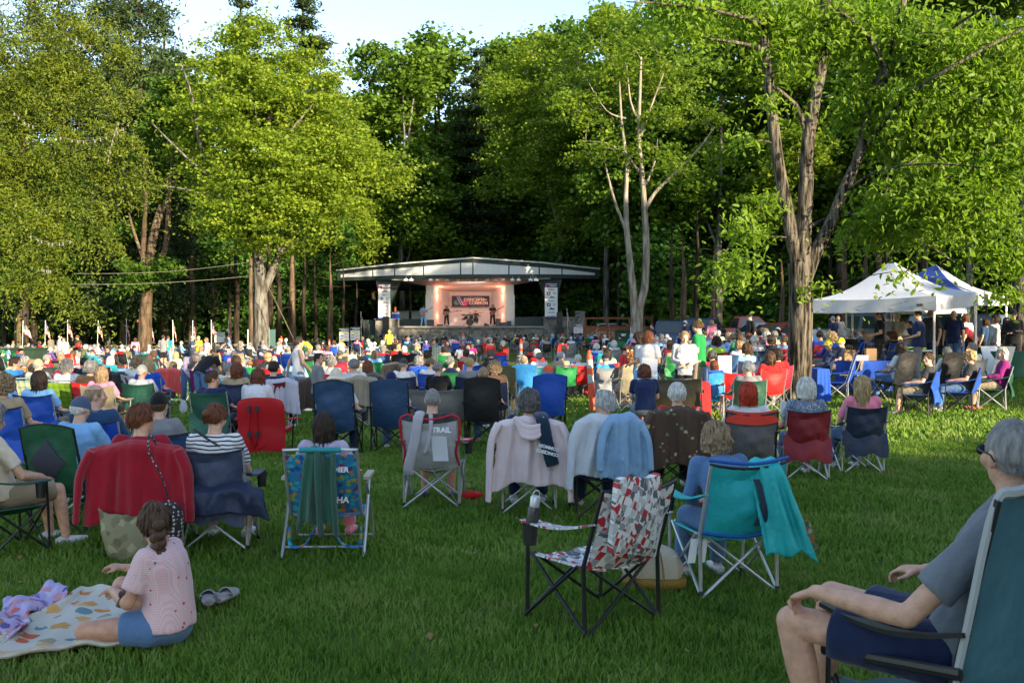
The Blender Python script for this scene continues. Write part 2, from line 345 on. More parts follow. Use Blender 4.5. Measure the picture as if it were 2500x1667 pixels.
def leafmesh(name, C, size, mat, kind='quad', up=.6, flat=None):
    """C: n x 3 leaf positions"""
    n = len(C); nr = rng.normal(0, 1, (n, 3)); nr[:, 2] = np.abs(nr[:, 2])+up; nr /= np.linalg.norm(nr, axis=1)[:, None]
    t = rng.normal(0, 1, (n, 3)); t -= nr*(t*nr).sum(1)[:, None]
    if kind == 'leaf': t[:, 2] -= .8; t -= nr*(t*nr).sum(1)[:, None]
    t /= np.linalg.norm(t, axis=1)[:, None]; b = np.cross(nr, t)
    s = (size*rng.uniform(.6, 1.3, n))[:, None]
    if kind == 'quad': offs = [(-.5, 0, 0), (-.05, .42, .08), (.55, .05, 0), (0, -.45, .1)]
    elif kind == 'needle': offs = [(-.6, .0, 0), (-.1, .22, .0), (.7, .0, 0), (.0, -.22, .0)]
    else: offs = [(-.5, 0, 0), (-.2, .22, .07), (.22, .19, .07), (.62, 0, -.06), (.22, -.19, .07), (-.2, -.22, .07)]
    k = len(offs); P = np.stack([C+t*s*o[0]+b*s*o[1]+nr*s*o[2] for o in offs], axis=1).reshape(-1, 3).astype(np.float32)
    me = bpy.data.meshes.new(name); me.vertices.add(n*k); me.vertices.foreach_set('co', P.ravel())
    me.loops.add(n*k)
    if k == 6:   # two halves folded along the midrib
        idx = np.array([0, 1, 2, 3, 3, 4, 5, 0]); me.loops.add(n*2)
        li = ((np.arange(n)*6)[:, None]+idx[None]).astype(np.int32).ravel(); me.polygons.add(n*2); ls = np.arange(0, n*8, 4, dtype=np.int32)
    else: li = np.arange(n*4, dtype=np.int32); me.polygons.add(n); ls = np.arange(0, n*4, 4, dtype=np.int32)
    me.loops.foreach_set('vertex_index', li); me.polygons.foreach_set('loop_start', ls); me.update(calc_edges=True); me.materials.append(mat); return me
litter()
def clusters(blobs, dens, shell=.55):
    """blobs: (centre, (rx,ry,rz)); cluster centres biased to the outside of each blob"""
    out = []
    for c, r in blobs:
        if not isinstance(r, (tuple, list)): r = (r, r, r)
        n = max(3, int(dens*(r[0]*r[1]+r[1]*r[2]+r[0]*r[2])/3*4))
        for _ in range(n):
            d = V(rng.normal(0, 1, 3)).normalized(); k = rng.uniform(shell**3, 1.0)**(1/3.)*(1+.16*noise.noise(d*2.3+V(c)*.3)*2)
            out.append(V(c)+V((d.x*r[0]*k, d.y*r[1]*k, d.z*r[2]*k)))
    return out
def spread_leaves(cs, per, sig, droop=0., flat=.35):
    C = np.array([tuple(c) for c in cs]); n = len(C); k = rng.uniform(.5, 1.4, n); s = sig*rng.uniform(.6, 1.35, n)
    idx = np.repeat(np.arange(n), np.maximum(4, (per*k).astype(int))); o = rng.normal(0, 1, (len(idx), 3)); rad = np.linalg.norm(o[:, :2], axis=1)
    o[:, 2] = o[:, 2]*flat-droop*rad**2*.5; tilt = rng.normal(0, .25, (n, 2))
    o[:, 2] += (o[:, 0]*tilt[idx, 0]+o[:, 1]*tilt[idx, 1]); return C[idx]+o*s[idx][:, None]
def branch(mb, a, b, r0, r1, n=5, wob=.12, arch=.1, seg=5):
    a, b = V(a), V(b); d = b-a; l = d.length; x, y, _ = basis(d) if l > .01 else (V((1, 0, 0)), V((0, 1, 0)), 0)
    w1, w2 = rng.normal(0, wob*l*.3), rng.normal(0, wob*l*.3); pts = []
    for i in range(seg+1):
        t = i/seg; pts.append(a+d*t+x*math.sin(t*math.pi)*w1+y*math.sin(t*math.pi*1.5)*w2*.7-V((0, 0, 1))*arch*l*(t-t*t)*-1*(1 if d.z > -.2*l else .3))
    mb.tube(pts, [r0+(r1-r0)*i/seg for i in range(seg+1)], n); return pts
def grow(mb, limbs, cs, rb=.05, every=1, seglen=.6):
    """connect each leaf cluster to the closest limb below it"""
    nodes = []
    for pts, r0, r1 in limbs:
        mb.tube(pts, [r0+(r1-r0)*i/(len(pts)-1) for i in range(len(pts))], 10)
        for i in range(len(pts)-1):
            for k in range(4): nodes.append((pts[i].lerp(pts[i+1], k/4), (r0+(r1-r0)*(i+k/4)/(len(pts)-1))))
    nodes = nodes[len(nodes)//8:]
    P = np.array([tuple(p) for p, r in nodes]); RR = [r for p, r in nodes]; P = list(map(tuple, P))
    order = sorted(range(len(cs)), key=lambda i: min((V(p)-cs[i]).length for p in P[::3]))
    for q in order[::every]:
        c = cs[q]; A = np.array(P); dv = A-np.array(c); dist = np.linalg.norm(dv, axis=1)+np.maximum(0, dv[:, 2])*1.2
        i = int(dist.argmin()); a = V(P[i]); r0 = min(RR[i]*.6, rb*(.5+.35*(c-a).length)); pts = branch(mb, a, c, max(r0, .012), .008, 4)
        for k, p in enumerate(pts[1:], 1): P.append(tuple(p)); RR.append(max(r0*(1-k/5), .012))
def smooth_path(pts, k=4):
    out = []; n = len(pts)
    for i in range(n-1):
        p0, p1, p2, p3 = pts[max(i-1, 0)], pts[i], pts[i+1], pts[min(i+2, n-1)]
        for j in range(k):
            t = j/k; out.append(.5*((2*p1)+(p2-p0)*t+(2*p0-5*p1+4*p2-p3)*t*t+(3*p1-p0-3*p2+p3)*t**3))
    out.append(pts[-1]); return out
def tree(name, label, limbs, blobs, dens, per, sig, lsize, lmat, bmat, kind='quad', cat='tree', group=None, every=1, rb=.05, droop=.15, flat=.35, up=.6, shell=.55, bare=None, roots=.0):
    base = limbs[0][0][0].copy(); T = thing(name, label, cat, base, group=group); off = -base
    limbs = [([p+off for p in smooth_path(l[0])], l[1], l[2]) for l in limbs]; blobs = [(V(c)+off, r) for c, r in blobs]
    cs = clusters(blobs, dens, shell); mb = MB(); grow(mb, limbs, cs, rb, every)
    if bare:
        for c in clusters([(V(c)+off, r) for c, r in bare], dens*.35): grow(mb, [], [], rb) if 0 else None
    if roots:
        r0 = limbs[0][1]
        for k in range(7):
            a = k/7*6.28+rng.uniform(-.3, .3); d = V((math.cos(a), math.sin(a), 0)); mb.tube([d*r0*.55+V((0, 0, roots*1.6)), d*r0*.95+V((0, 0, roots*.5)), d*r0*1.9+V((0, 0, -.06))], [r0*.42, r0*.36, r0*.1], 7)
    part('trunk', mb, bmat, T)
    me = leafmesh('crown', spread_leaves(cs, per, sig, droop, flat), lsize, lmat, kind, up); part('crown', me, lmat, T); return T
def PX(lst, d0):
    """blobs given as (px, py, radius px, depth offset)"""
    out = []
    for q in lst:
        px, py, r = q[:3]; d = d0+(q[3] if len(q) > 3 else 0); k = d/F; ry = q[4] if len(q) > 4 else r
        out.append((at(px, py, d), (r*k, min(r, ry)*k*.95, ry*k)))
    return out
def PL(lst, d0): return [at(q[0], q[1], d0+(q[2] if len(q) > 2 else 0)) for q in lst]
# the big maple left of the stage
d = 68; b0 = at(636, 785, d); b0.z = G(b0.x, d)-.1
tree('maple_tree', 'big sunlit yellow-green maple with a forked grey trunk left of the stage',
 [([b0, *PL([(637, 780), (636, 720), (633, 650), (628, 590), (622, 500), (640, 400), (660, 280), (650, 150)], d)], .58, .10), (PL([(640, 718), (668, 655), (690, 600), (730, 520), (800, 440), (880, 420, 1), (985, 400, 1)], d), .33, .05),
  (PL([(628, 590), (560, 520, -1), (520, 440, -1), (485, 340, -1.5), (470, 240, -2), (440, 150, -2)], d), .22, .04), (PL([(560, 520, -1), (480, 470, -2), (400, 455, -2)], d), .12, .04), (PL([(520, 440, -1), (450, 380, -2), (370, 300, -2)], d), .12, .03), (PL([(640, 400), (700, 330, -2), (760, 260, -2)], d), .16, .04)],
 PX([(640, 140, 110, 0, 100), (560, 210, 110, 1), (720, 220, 120, 1, 110), (640, 300, 130, -2), (500, 300, 90, 0), (800, 300, 95, 0, 80), (760, 400, 120, -2, 90), (880, 400, 90, 0, 60), (950, 420, 62, 0, 42), (640, 430, 130, -3, 110), (500, 420, 70, 0, 60), (560, 520, 90, -3, 60), (690, 540, 110, -3, 75), (790, 510, 80, -2, 55), (620, 585, 55, -1, 28), (740, 590, 70, -1, 30), (455, 360, 55, 1), (840, 440, 90, -1, 60)], d),
 2.15, 92, .62, .23, LM['maple'], BK['grey'], roots=.5, rb=.085, flat=.24)
# tree with three leaning limbs further left
d = 69; b0 = at(352, 785, d); b0.z = G(b0.x, d)-.1
tree('forked_tree', 'tree with three warm-lit leaning limbs between the cedar and the big maple',
 [([b0, *PL([(354, 790), (357, 740), (362, 700), (364, 640), (372, 570), (392, 500)], d)], .52, .12), (PL([(362, 700), (385, 650), (405, 600), (412, 500), (418, 420), (430, 330)], d), .26, .08), (PL([(360, 700), (350, 640), (352, 560), (356, 480), (350, 380)], d), .24, .08), (PL([(362, 690), (375, 600), (395, 520), (440, 420), (470, 380)], d), .2, .06), (PL([(352, 640), (325, 560), (315, 520)], d), .14, .05)],
 PX([(400, 360, 80, 3), (430, 260, 80, 4), (350, 660, 50, -1, 34), (420, 655, 30, -1, 20), (330, 690, 40, -1, 20), (400, 460, 45, 3, 30), (300, 560, 40, 4, 30)], d), 4, 70, .45, .26, LM['wood'], BK['brown'], roots=.4)
# tree behind the right end of the stage
b0 = foot(1368, 812); d = 88; b0 = V((at(1368, 800, d).x, d, -.3))
tree('maple_tree', 'slender maple rising behind the right end of the bandstand',
 [([b0, *PL([(1368, 740), (1366, 660), (1366, 560), (1350, 500), (1335, 440), (1325, 380), (1330, 250), (1325, 150)], d)], .34, .08), (PL([(1366, 560), (1400, 520), (1430, 470), (1440, 430)], d), .14, .05), (PL([(1335, 440), (1290, 400), (1230, 330)], d), .13, .04), (PL([(1340, 460), (1380, 380), (1400, 280), (1390, 180)], d), .16, .04)],
 PX([(1330, 150, 70, 0, 80), (1400, 220, 80, 0), (1260, 250, 80, 0), (1340, 320, 90, -2), (1230, 370, 70, 0, 50), (1440, 340, 70, 0), (1300, 440, 80, -2, 45), (1400, 520, 60, -2, 40), (1370, 570, 55, -2, 30), (1200, 460, 50, 1, 28), (1440, 440, 60, -1, 40), (1290, 170, 60, 2)], d),
 2.0, 70, .6, .26, LM['maple'], BK['pale'], rb=.075)
# pale twin trunk tree right of the stage
b0 = foot(1558, 795); d = 62; b0 = V((at(1558, 790, d).x, d, -.1))
tree('twin_trunk_tree', 'tall pale twin-trunk tree with long bare branches right of the stage',
 [([b0, *PL([(1560, 760), (1574, 700), (1578, 610), (1574, 520), (1568, 430), (1560, 340), (1562, 240), (1565, 140)], d)], .30, .07), ([b0+V((-.15, 0, .1)), *PL([(1548, 740), (1538, 640), (1530, 560), (1528, 480), (1530, 400), (1518, 300), (1512, 200)], d)], .27, .05),
  (PL([(1576, 510), (1600, 470), (1640, 430), (1700, 370), (1745, 310)], d), .14, .03), (PL([(1640, 430), (1670, 425), (1690, 418)], d), .05, .02), (PL([(1528, 560), (1500, 490), (1480, 410), (1475, 370)], d), .11, .03), (PL([(1560, 420), (1530, 380), (1480, 350), (1420, 345)], d), .10, .03),
  (PL([(1565, 330), (1590, 260), (1620, 180)], d), .09, .03), (PL([(1562, 300), (1540, 250), (1530, 160)], d), .09, .03), (PL([(1528, 290), (1480, 270), (1430, 190)], d), .07, .02), (PL([(1578, 450), (1600, 390), (1605, 340)], d), .08, .03)],
 PX([(1500, 60, 60, 0, 50), (1580, 120, 80, 1, 60), (1480, 150, 70, 0, 55), (1640, 190, 75, 1, 50), (1420, 260, 70, 0, 50), (1560, 230, 80, 2, 50), (1700, 280, 70, 2, 45), (1470, 350, 60, -1, 32), (1620, 290, 60, -1, 35), (1560, 360, 60, -1, 30), (1660, 380, 60, -1, 32), (1760, 370, 55, 2, 40), (1430, 400, 50, 0, 30), (1400, 180, 60, 2)], d),
 1.9, 64, .52, .22, LM['maple'], BK['pale'], rb=.07)
# the large tree in front of the tents
b0 = foot(1952, 988); d = b0.y
T7 = tree('shade_tree', 'large rough-barked tree with three limbs standing beside the white tent',
 [([b0, *PL([(1952, 930), (1953, 850), (1955, 760), (1955, 690), (1950, 640)], d)], .255, .24), (PL([(1950, 660), (1932, 570), (1919, 500), (1900, 400), (1888, 300), (1877, 200), (1866, 100), (1858, -40)], d), .15, .09),
  (PL([(1958, 640), (1962, 560), (1968, 450), (1973, 345), (1990, 239), (2012, 120), (2018, -60)], d), .175, .10), (PL([(1960, 700), (1990, 620), (2030, 540), (2062, 460), (2098, 375), (2130, 230), (2180, 110), (2212, -30)], d), .15, .07),
  (PL([(1973, 345), (1950, 270), (1925, 240), (1895, 215, -.3)], d), .06, .03), (PL([(1866, 120), (1800, 105, -.5), (1728, 95, -.8)], d), .05, .02), (PL([(1875, 60), (1760, 30, -1), (1620, 10, -1.5), (1530, 5, -2)], d), .04, .012),
  (PL([(2130, 230), (2165, 190, -.5), (2120, 90, -.5), (2040, 20, -.6)], d), .06, .04), (PL([(2150, 180), (2260, 110, -1), (2400, 20, -2)], d), .06, .02), (PL([(2060, 470), (2140, 420, -1), (2260, 400, -2), (2400, 410, -3)], d), .03, .012), (PL([(2100, 380), (2200, 250, -1), (2330, 160, -2), (2520, 60, -2)], d), .05, .02), (PL([(1960, 560), (2080, 520, 1), (2200, 560, 1), (2330, 640, 1)], d), .05, .015)],
 PX([(1640, 12, 90, -1, 34), (1780, 20, 90, 0, 50), (1900, 30, 90, 0, 50), (1700, 75, 55, -.5, 28), (2050, 60, 110, 0, 70), (2200, 90, 120, 0, 90), (2350, 110, 130, -1, 100), (2470, 200, 120, -1, 110), (2300, 260, 130, -1, 90), (2200, 330, 90, 0, 70), (2420, 380, 130, -1, 90), (2280, 450, 130, -1, 80), (2180, 510, 90, 0, 60), (2380, 520, 110, -1, 60), (2475, 630, 55, -1, 60), (2110, 560, 60, .5, 40), (2260, 560, 80, 1, 40), (2400, 610, 50, -1, 25), (2225, 660, 36, -3, 11), (1830, 560, 50, -.5, 40), (1800, 650, 42, -.5, 40), (1860, 480, 28, -.5, 24), (1835, 340, 24, -.5, 16), (1930, 130, 60, 0, 50), (2100, 250, 70, 0, 60), (2462, 712, 30, -1, 22), (1990, 700, 20, -.4, 20), (1870, 250, 30, -.5, 20)], d),
 34, 30, .24, .135, LM['near'], BK['rough'], kind='leaf', droop=.5, flat=.45, up=.15, rb=.022, shell=.35, roots=.22)
b0 = foot(2496, 915)
tree('shade_tree', 'dark trunk cut off by the right edge of the photo', [([b0, b0+V((0, 0, 3)), b0+V((.2, 0, 6)), b0+V((.5, 0, 10))], .34, .2)],
 [(b0+V((2.2, 1.5, 8.5)), (2.5, 2.5, 2.5)), (b0+V((.6, .8, 5.2)), (1.4, 1.4, 1.2))], 18, 24, .26, .13, LM['near'], BK['rough'], kind='leaf', droop=.5, rb=.03, every=2, roots=.2)
# the cedar at the left edge
b0 = V((at(-30, 800, 41).x, 41, -.45)); d = 40
def cedar(name, label, blobs, trunkh, b0, mat, dens=9, per=60, sig=.28, ls=.13, up=.1):
    return tree(name, label, [([b0, b0+V((.1, 0, trunkh*.5)), b0+V((0, 0, trunkh))], .3, .06)], blobs, dens, per, sig, ls, mat, BK['dark'], kind='needle', droop=.9, flat=.35, up=up, rb=.03, shell=.6)
cedar('cedar_tree', 'golden-lit cedar with hanging sprays and string lights at the left edge',
 PX([(60, 30, 170, 1, 120), (210, 110, 130, 0, 80), (30, 170, 150, -1, 90), (150, 230, 150, -1, 90), (280, 230, 70, 0, 45), (60, 340, 160, -1, 80), (230, 350, 120, -1, 60), (120, 430, 160, -1, 70), (300, 430, 90, 0, 50), (30, 520, 110, -2, 60), (180, 520, 110, -1, 55), (90, 600, 130, -1, 55), (220, 600, 65, -.5, 40), (20, 680, 90, -1, 45), (130, 690, 80, -1, 40), (-60, 260, 130, 0, 200), (190, 740, 50, 0, 24), (340, 440, 50, 0, 22)], d), 16, b0, LM['cedar'], 3.0, 175, .42, .13)
# dark conifers behind the cedar
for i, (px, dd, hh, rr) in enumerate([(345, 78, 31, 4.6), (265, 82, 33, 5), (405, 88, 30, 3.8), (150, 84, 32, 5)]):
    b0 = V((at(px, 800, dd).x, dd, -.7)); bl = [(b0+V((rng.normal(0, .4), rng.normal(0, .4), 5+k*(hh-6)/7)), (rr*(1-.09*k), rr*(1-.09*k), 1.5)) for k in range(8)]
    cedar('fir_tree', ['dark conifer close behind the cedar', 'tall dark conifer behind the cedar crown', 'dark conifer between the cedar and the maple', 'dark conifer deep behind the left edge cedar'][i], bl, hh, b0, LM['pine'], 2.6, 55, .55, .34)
# woodland behind: prototypes, then copies that share their meshes
def pine(label, hh, rr, lo):
    b0 = V((0, 0, 0)); bl = []; k = 14
    for i in range(k):
        t = i/(k-1); z = lo+(hh-lo)*t; r = rr*(1-t)**.75+.35
        for j in range(4): a = rng.uniform(0, 6.28); bl.append((V((math.cos(a)*r*.5, math.sin(a)*r*.5, z)), (r*.55, r*.55, .35)))
    return tree('pine_tree', label, [([b0, V((.1, 0, hh*.5)), V((0, 0, hh))], .32, .04)], bl, 5, 34, .30, .26, LM['pine'], BK['dark'], kind='needle', droop=-.2, flat=.3, up=.2, rb=.03, shell=.3)
def decid(label, hh, rr, lo, lm, bm, dens=2.2, per=60, sig=.55, ls=.34):
    bl = []; limbs = [([V((0, 0, 0)), V((.2, 0, hh*.35)), V((-.1, .1, hh*.6)), V((.1, 0, hh*.95))], .26, .05)]
    for i in range(9):
        t = rng.uniform(0, 1); a = rng.uniform(0, 6.28); z = lo+(hh-lo)*t; r = rr*(.45+.75*math.sin(math.pi*min(.95, .25+t*.75)))
        c = V((math.cos(a)*r*.5, math.sin(a)*r*.5, z)); bl.append((c, (r*.5, r*.5, r*.42)))
        if i < 4: limbs.append(([V((0, 0, z*.62)), c*.6+V((0, 0, z*.35)), c], .1, .03))
    bl.append((V((0, 0, hh-.5)), (rr*.45, rr*.45, 1.4)))
    return tree('woodland_tree', label, limbs, bl, dens, per, sig, ls, lm, bm, every=2)
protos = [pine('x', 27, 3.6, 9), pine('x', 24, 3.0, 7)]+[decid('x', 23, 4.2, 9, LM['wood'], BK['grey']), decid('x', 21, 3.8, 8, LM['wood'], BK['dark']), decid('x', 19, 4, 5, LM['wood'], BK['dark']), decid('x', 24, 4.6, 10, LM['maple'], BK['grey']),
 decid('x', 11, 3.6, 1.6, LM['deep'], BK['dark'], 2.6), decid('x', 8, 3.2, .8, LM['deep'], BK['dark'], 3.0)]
used = set()
ordn = ['first', 'second', 'third', 'fourth', 'fifth', 'sixth', 'seventh', 'eighth', 'ninth', 'tenth', 'eleventh', 'twelfth', 'thirteenth', 'fourteenth', 'fifteenth', 'sixteenth', 'seventeenth', 'eighteenth', 'nineteenth', 'twentieth']
def plant(k, px, dd, sc, label, group, z=None):
    x = at(px, 785, dd).x; z = -.4 if z is None else z
    o = copy_tree(protos[k]) if k in used else protos[k]; used.add(k)
    o.location = (x, dd, z); o.rotation_euler = (0, 0, rng.uniform(0, 6.28)); o.scale = (sc*rng.uniform(.92, 1.08),)*2+(sc,)
    o['label'] = label; o['group'] = group; return o
rowsp = []
# front row of tall wood: (proto, px, dist, scale, where)
FR = [(0, 742, 96, 1.34, 'tall pine poking above the big maple into the sky'), (1, 592, 100, 1.50, 'darker pine top left of the tallest pine'), (5, 820, 94, .92, 'leafy tree directly behind the right side of the big maple'), (3, 905, 104, 1.42, 'leafy tree with a rounded top above the left end of the stage'),
 (2, 985, 98, 1.22, 'bright-topped tree above the stage roof, left of the sky gap'), (3, 1075, 112, 1.38, 'low-topped tree in the sky gap above the stage'), (0, 1165, 100, 1.08, 'narrow pine standing above the stage roof centre'), (2, 1235, 104, 1.32, 'tree just right of the narrow pine above the roof'), (5, 1300, 112, 1.38, 'tall bright tree behind the slender maple'),
 (3, 1385, 100, 1.4, 'tall tree between the slender maple and the twin trunk tree'), (5, 1480, 84, 1.15, 'bright tree rising behind the twin trunk tree'), (2, 1570, 78, 1.08, 'tall tree right behind the pale twin trunks'), (3, 1660, 82, 1.12, 'tall tree right of the pale twin trunks'), (2, 1755, 72, 1.05, 'tall tree behind the left limb of the big shade tree'),
 (3, 1850, 76, 1.15, 'tree seen through the limbs of the big shade tree'), (5, 1950, 70, 1.0, 'bright tree behind the fork of the big shade tree'), (2, 2050, 74, 1.15, 'tree left above the white tent peak'), (3, 2150, 68, 1.12, 'tree straight above the white tent peak'), (2, 2260, 72, 1.15, 'tree above the blue tent peak'), (5, 2360, 66, 1.05, 'tree above the telephone number tent'), (3, 2470, 68, 1.2, 'tree at the right edge behind the tents'), (2, 2580, 64, 1.2, 'tree half cut off at the right edge'),
 (2, 480, 98, 1.0, 'tree behind the left side of the big maple'), (3, 420, 92, .95, 'tree between the cedar and the maple crown'), (4, 300, 88, 1.0, 'tree deep behind the forked limbs'), (4, 180, 80, 1.1, 'tree behind the left flags'), (4, 60, 78, 1.1, 'tree behind the cedar at the far left'), (4, 690, 92, .9, 'tree behind the maple trunk')]
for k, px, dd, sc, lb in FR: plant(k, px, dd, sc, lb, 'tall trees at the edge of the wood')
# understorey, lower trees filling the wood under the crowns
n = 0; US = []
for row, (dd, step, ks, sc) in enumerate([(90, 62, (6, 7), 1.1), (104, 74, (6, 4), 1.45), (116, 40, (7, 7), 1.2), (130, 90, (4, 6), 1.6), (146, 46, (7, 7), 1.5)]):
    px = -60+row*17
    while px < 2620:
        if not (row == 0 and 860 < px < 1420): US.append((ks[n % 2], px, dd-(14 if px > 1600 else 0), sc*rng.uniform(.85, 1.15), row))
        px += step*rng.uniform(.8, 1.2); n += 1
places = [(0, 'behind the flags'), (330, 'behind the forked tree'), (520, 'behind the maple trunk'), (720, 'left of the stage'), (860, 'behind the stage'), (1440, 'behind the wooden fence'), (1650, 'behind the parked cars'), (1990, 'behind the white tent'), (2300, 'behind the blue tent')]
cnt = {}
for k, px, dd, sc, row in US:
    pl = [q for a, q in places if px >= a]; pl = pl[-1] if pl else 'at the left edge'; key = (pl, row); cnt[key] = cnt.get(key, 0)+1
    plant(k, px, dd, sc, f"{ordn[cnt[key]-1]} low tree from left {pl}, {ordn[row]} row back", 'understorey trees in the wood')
# tall bare trunks standing in the dark wood
tm = {}
for kk in range(3):
    mb = MB(); r = .17+.06*kk; pts = [V((rng.normal(0, .018)*i, rng.normal(0, .018)*i, 9.5*i/6)) for i in range(7)]
    mb.tube(pts, [r*(1.25, 1, .9, .75, .55, .3, .05)[i] for i in range(7)], 9)
    for j in range(10): z = rng.uniform(2.5, 9); a = rng.uniform(0, 6.28); branch(mb, V((0, 0, z)), V((math.cos(a)*1.2, math.sin(a)*1.2, z+rng.uniform(-.1, .5))), .03, .008, 4)
    tm[kk] = mb.mesh('trunk', BK[['dark', 'dark', 'brown'][kk]])
TR = []
for px in [12, 45, 84, 135, 205, 265, 305, 402, 448, 470, 520, 560, 578, 660, 682, 712, 742, 770, 806, 838, 870, 1002, 1480, 1512, 1600, 1640, 1668, 1700, 1742, 1790, 1842, 1908, 2025, 2062, 2078, 2112, 2160, 2238, 2300, 2345, 2405, 2436]: TR.append((px, 78+(px*7) % 13))
for j in range(46): TR.append((j*56+rng.uniform(-18, 18), rng.uniform(96, 128)))
cnt = {}
for i, (px, dd) in enumerate(sorted(TR)):
    dd -= 12 if px > 1600 else 0
    pl = [q for a, q in places if px >= a]; pl = pl[-1] if pl else 'at the left edge'; cnt[pl] = cnt.get(pl, 0)+1
    o = thing('tree_trunk', f"{ordn[cnt[pl]-1]} bare trunk from the left {pl}", 'tree trunk', (at(px, 785, dd).x, dd, -.6), rng.uniform(0, 6.28), 'bare trunks in the dark wood', rng.uniform(.8, 1.25))
    obj('trunk', tm[(i*7+int(px)) % 3], o)
# ---------------- trees outside the frame that throw the evening shade ----------------
def outside(k, x, y, sc, lb): 
    o = copy_tree(protos[k]); o.location = (x, y, -.2); o.scale = (sc*1.15, sc*1.15, sc); o.rotation_euler = (0, 0, rng.uniform(0, 6.28)); o['label'] = lb; o['group'] = 'trees outside the frame'
OUT = [(6, 20, -8, .95), (4, 31, 5, .78), (6, 8, -7, 1.0), (6, 15, -3, 1.05), (7, 17, -6, 1.1), (6, 12, -12, 1.2), (2, 29, 31, 1.0), (3, 34, 29, 1.05), (2, 35, 38, 1.05), (4, 30, -14, .8), (4, 40, -10, .7), (4, 44, 8, .75), (4, 48, 2, .9), (4, 45, -14, .9), (4, 36, 18, .85), (2, 40, 26, 1.0), (5, 42, 34, 1.05), (2, 47, 42, 1.0), (4, 52, 32, 1.0), (3, 55, 16, .9), (3, 50, 50, 1.0), (4, 28, -26, .9)]
for i, (k, x, y, sc) in enumerate(OUT): outside(k, x, y, sc, f"{ordn[i % 20]} {'nearer' if i < 20 else 'farther'} tree standing outside the photo behind the camera")
# ---------------- bandstand ----------------
def stone(name, sc=2.2, cols=((.15, .145, .125), (.34, .31, .27)), mortar=(.46, .43, .38)):
    m, t, b, L = new_mat(name); tc = N(t, 'ShaderNodeTexCoord'); wn = noisec(t, 1.5, 2); mixv = N(t, 'ShaderNodeVectorMath', operation='MULTIPLY_ADD'); mixv.inputs[1].default_value = (.35,)*3
    L(wn.outputs['Color'], mixv.inputs[0]); L(tc.outputs['Object'], mixv.inputs[2])
    v1 = N(t, 'ShaderNodeTexVoronoi', feature='DISTANCE_TO_EDGE'); v2 = N(t, 'ShaderNodeTexVoronoi')
    for v in (v1, v2): v.inputs['Scale'].default_value = sc; L(mixv.outputs[0], v.inputs['Vector'])
    bw = N(t, 'ShaderNodeSeparateColor'); L(v2.outputs['Color'], bw.inputs[0]); r = N(t, 'ShaderNodeMixRGB'); r.inputs[1].default_value = (*cols[0], 1); r.inputs[2].default_value = (*cols[1], 1); L(bw.outputs[0], r.inputs[0])
    lt = N(t, 'ShaderNodeMath', operation='LESS_THAN'); lt.inputs[1].default_value = .028; L(v1.outputs[0], lt.inputs[0]); m2 = N(t, 'ShaderNodeMixRGB'); m2.inputs[2].default_value = (*mortar, 1)
    L(lt.outputs[0], m2.inputs[0]); L(r.outputs[0], m2.inputs[1]); n3 = noisec(t, 14, 4); m3 = N(t, 'ShaderNodeMixRGB', blend_type='MULTIPLY'); m3.inputs[0].default_value = .6; L(m2.outputs[0], m3.inputs[1]); L(n3.outputs['Color'], m3.inputs[2])
    L(m3.outputs[0], b.inputs['Base Color']); b.inputs['Roughness'].default_value = .9; bump(t, b, v1.outputs[0], .6, .04); return m
SM = stone('field_stone'); RM = M_('rock', (.15, .14, .115), .95, .45, 2.5, .6, 12, bd=.05)
GREEN = M_('dark_green_board', (.028, .045, .040), .6, .1, 3, .1, 30); WHITE = M_('painted_white', (.62, .61, .60), .7, .06, 3, .1, 40); CAPM = M_('cap_stone', (.28, .27, .25), .85, .15, 4, .2, 30)
def corr():
    m, t, b, L = new_mat('ribbed_white_panel'); tc = N(t, 'ShaderNodeTexCoord'); wv = N(t, 'ShaderNodeTexWave'); wv.inputs['Scale'].default_value = 3.2; wv.bands_direction = 'X'
    L(tc.outputs['Object'], wv.inputs[0]); r = N(t, 'ShaderNodeMapRange'); r.inputs['To Min'].default_value = .62; r.inputs['To Max'].default_value = .82; L(wv.outputs[0], r.inputs[0]); L(r.outputs[0], b.inputs['Base Color'])
    b.inputs['Roughness'].default_value = .6; bump(t, b, wv.outputs[0], .6, .03); return m
CORR = corr()
def Z(zx, zy, Y, ox=780, oy=600, s=.31463): return at(ox+zx*s, oy+zy*s, Y)
SX, SY0 = at(1154, 785, 83).x, 83
st = thing('bandstand', 'open bandstand with a wide low white and dark green roof over a stone stage', 'bandstand', (SX, SY0, 0)); O_ = V((-SX, -SY0, 0))
stn = [137, 412, 583, 808, 1095, 1190, 1470, 1705, 1882, 2172]
def itp(x, tab):
    for (a, b_), (c, d_) in zip(tab, tab[1:]):
        if a <= x <= c: return b_+(d_-b_)*(x-a)/(c-a)
    return tab[-1][1] if x > tab[-1][0] else tab[0][1]
TOP = [(137, 192), (583, 143), (1190, 95), (1705, 130), (2172, 180)]; BOT = [(137, 272), (583, 262), (1190, 249), (1705, 252), (2172, 256)]
PT = [(160, 226), (412, 190), (583, 178), (808, 160), (1095, 134), (1190, 133), (1470, 152), (1705, 168), (1882, 180), (2142, 212)]; PB = [(160, 246), (412, 236), (583, 230), (808, 228), (1095, 222), (1190, 222), (1470, 222), (1705, 221), (1882, 222), (2142, 228)]
def fy(x): return 80.6+3.4*(abs(x-1170)/1000)**1.3
mb = MB(); vs = []
for x in stn:
    a = Z(x, itp(x, TOP), fy(x))+O_; b_ = Z(x, itp(x, BOT), fy(x))+O_; vs += [a, b_, V((b_.x*.97, 11.5, 4.75)), V((a.x*.97, 11.5, 5.05))]
n = len(stn); fs = []
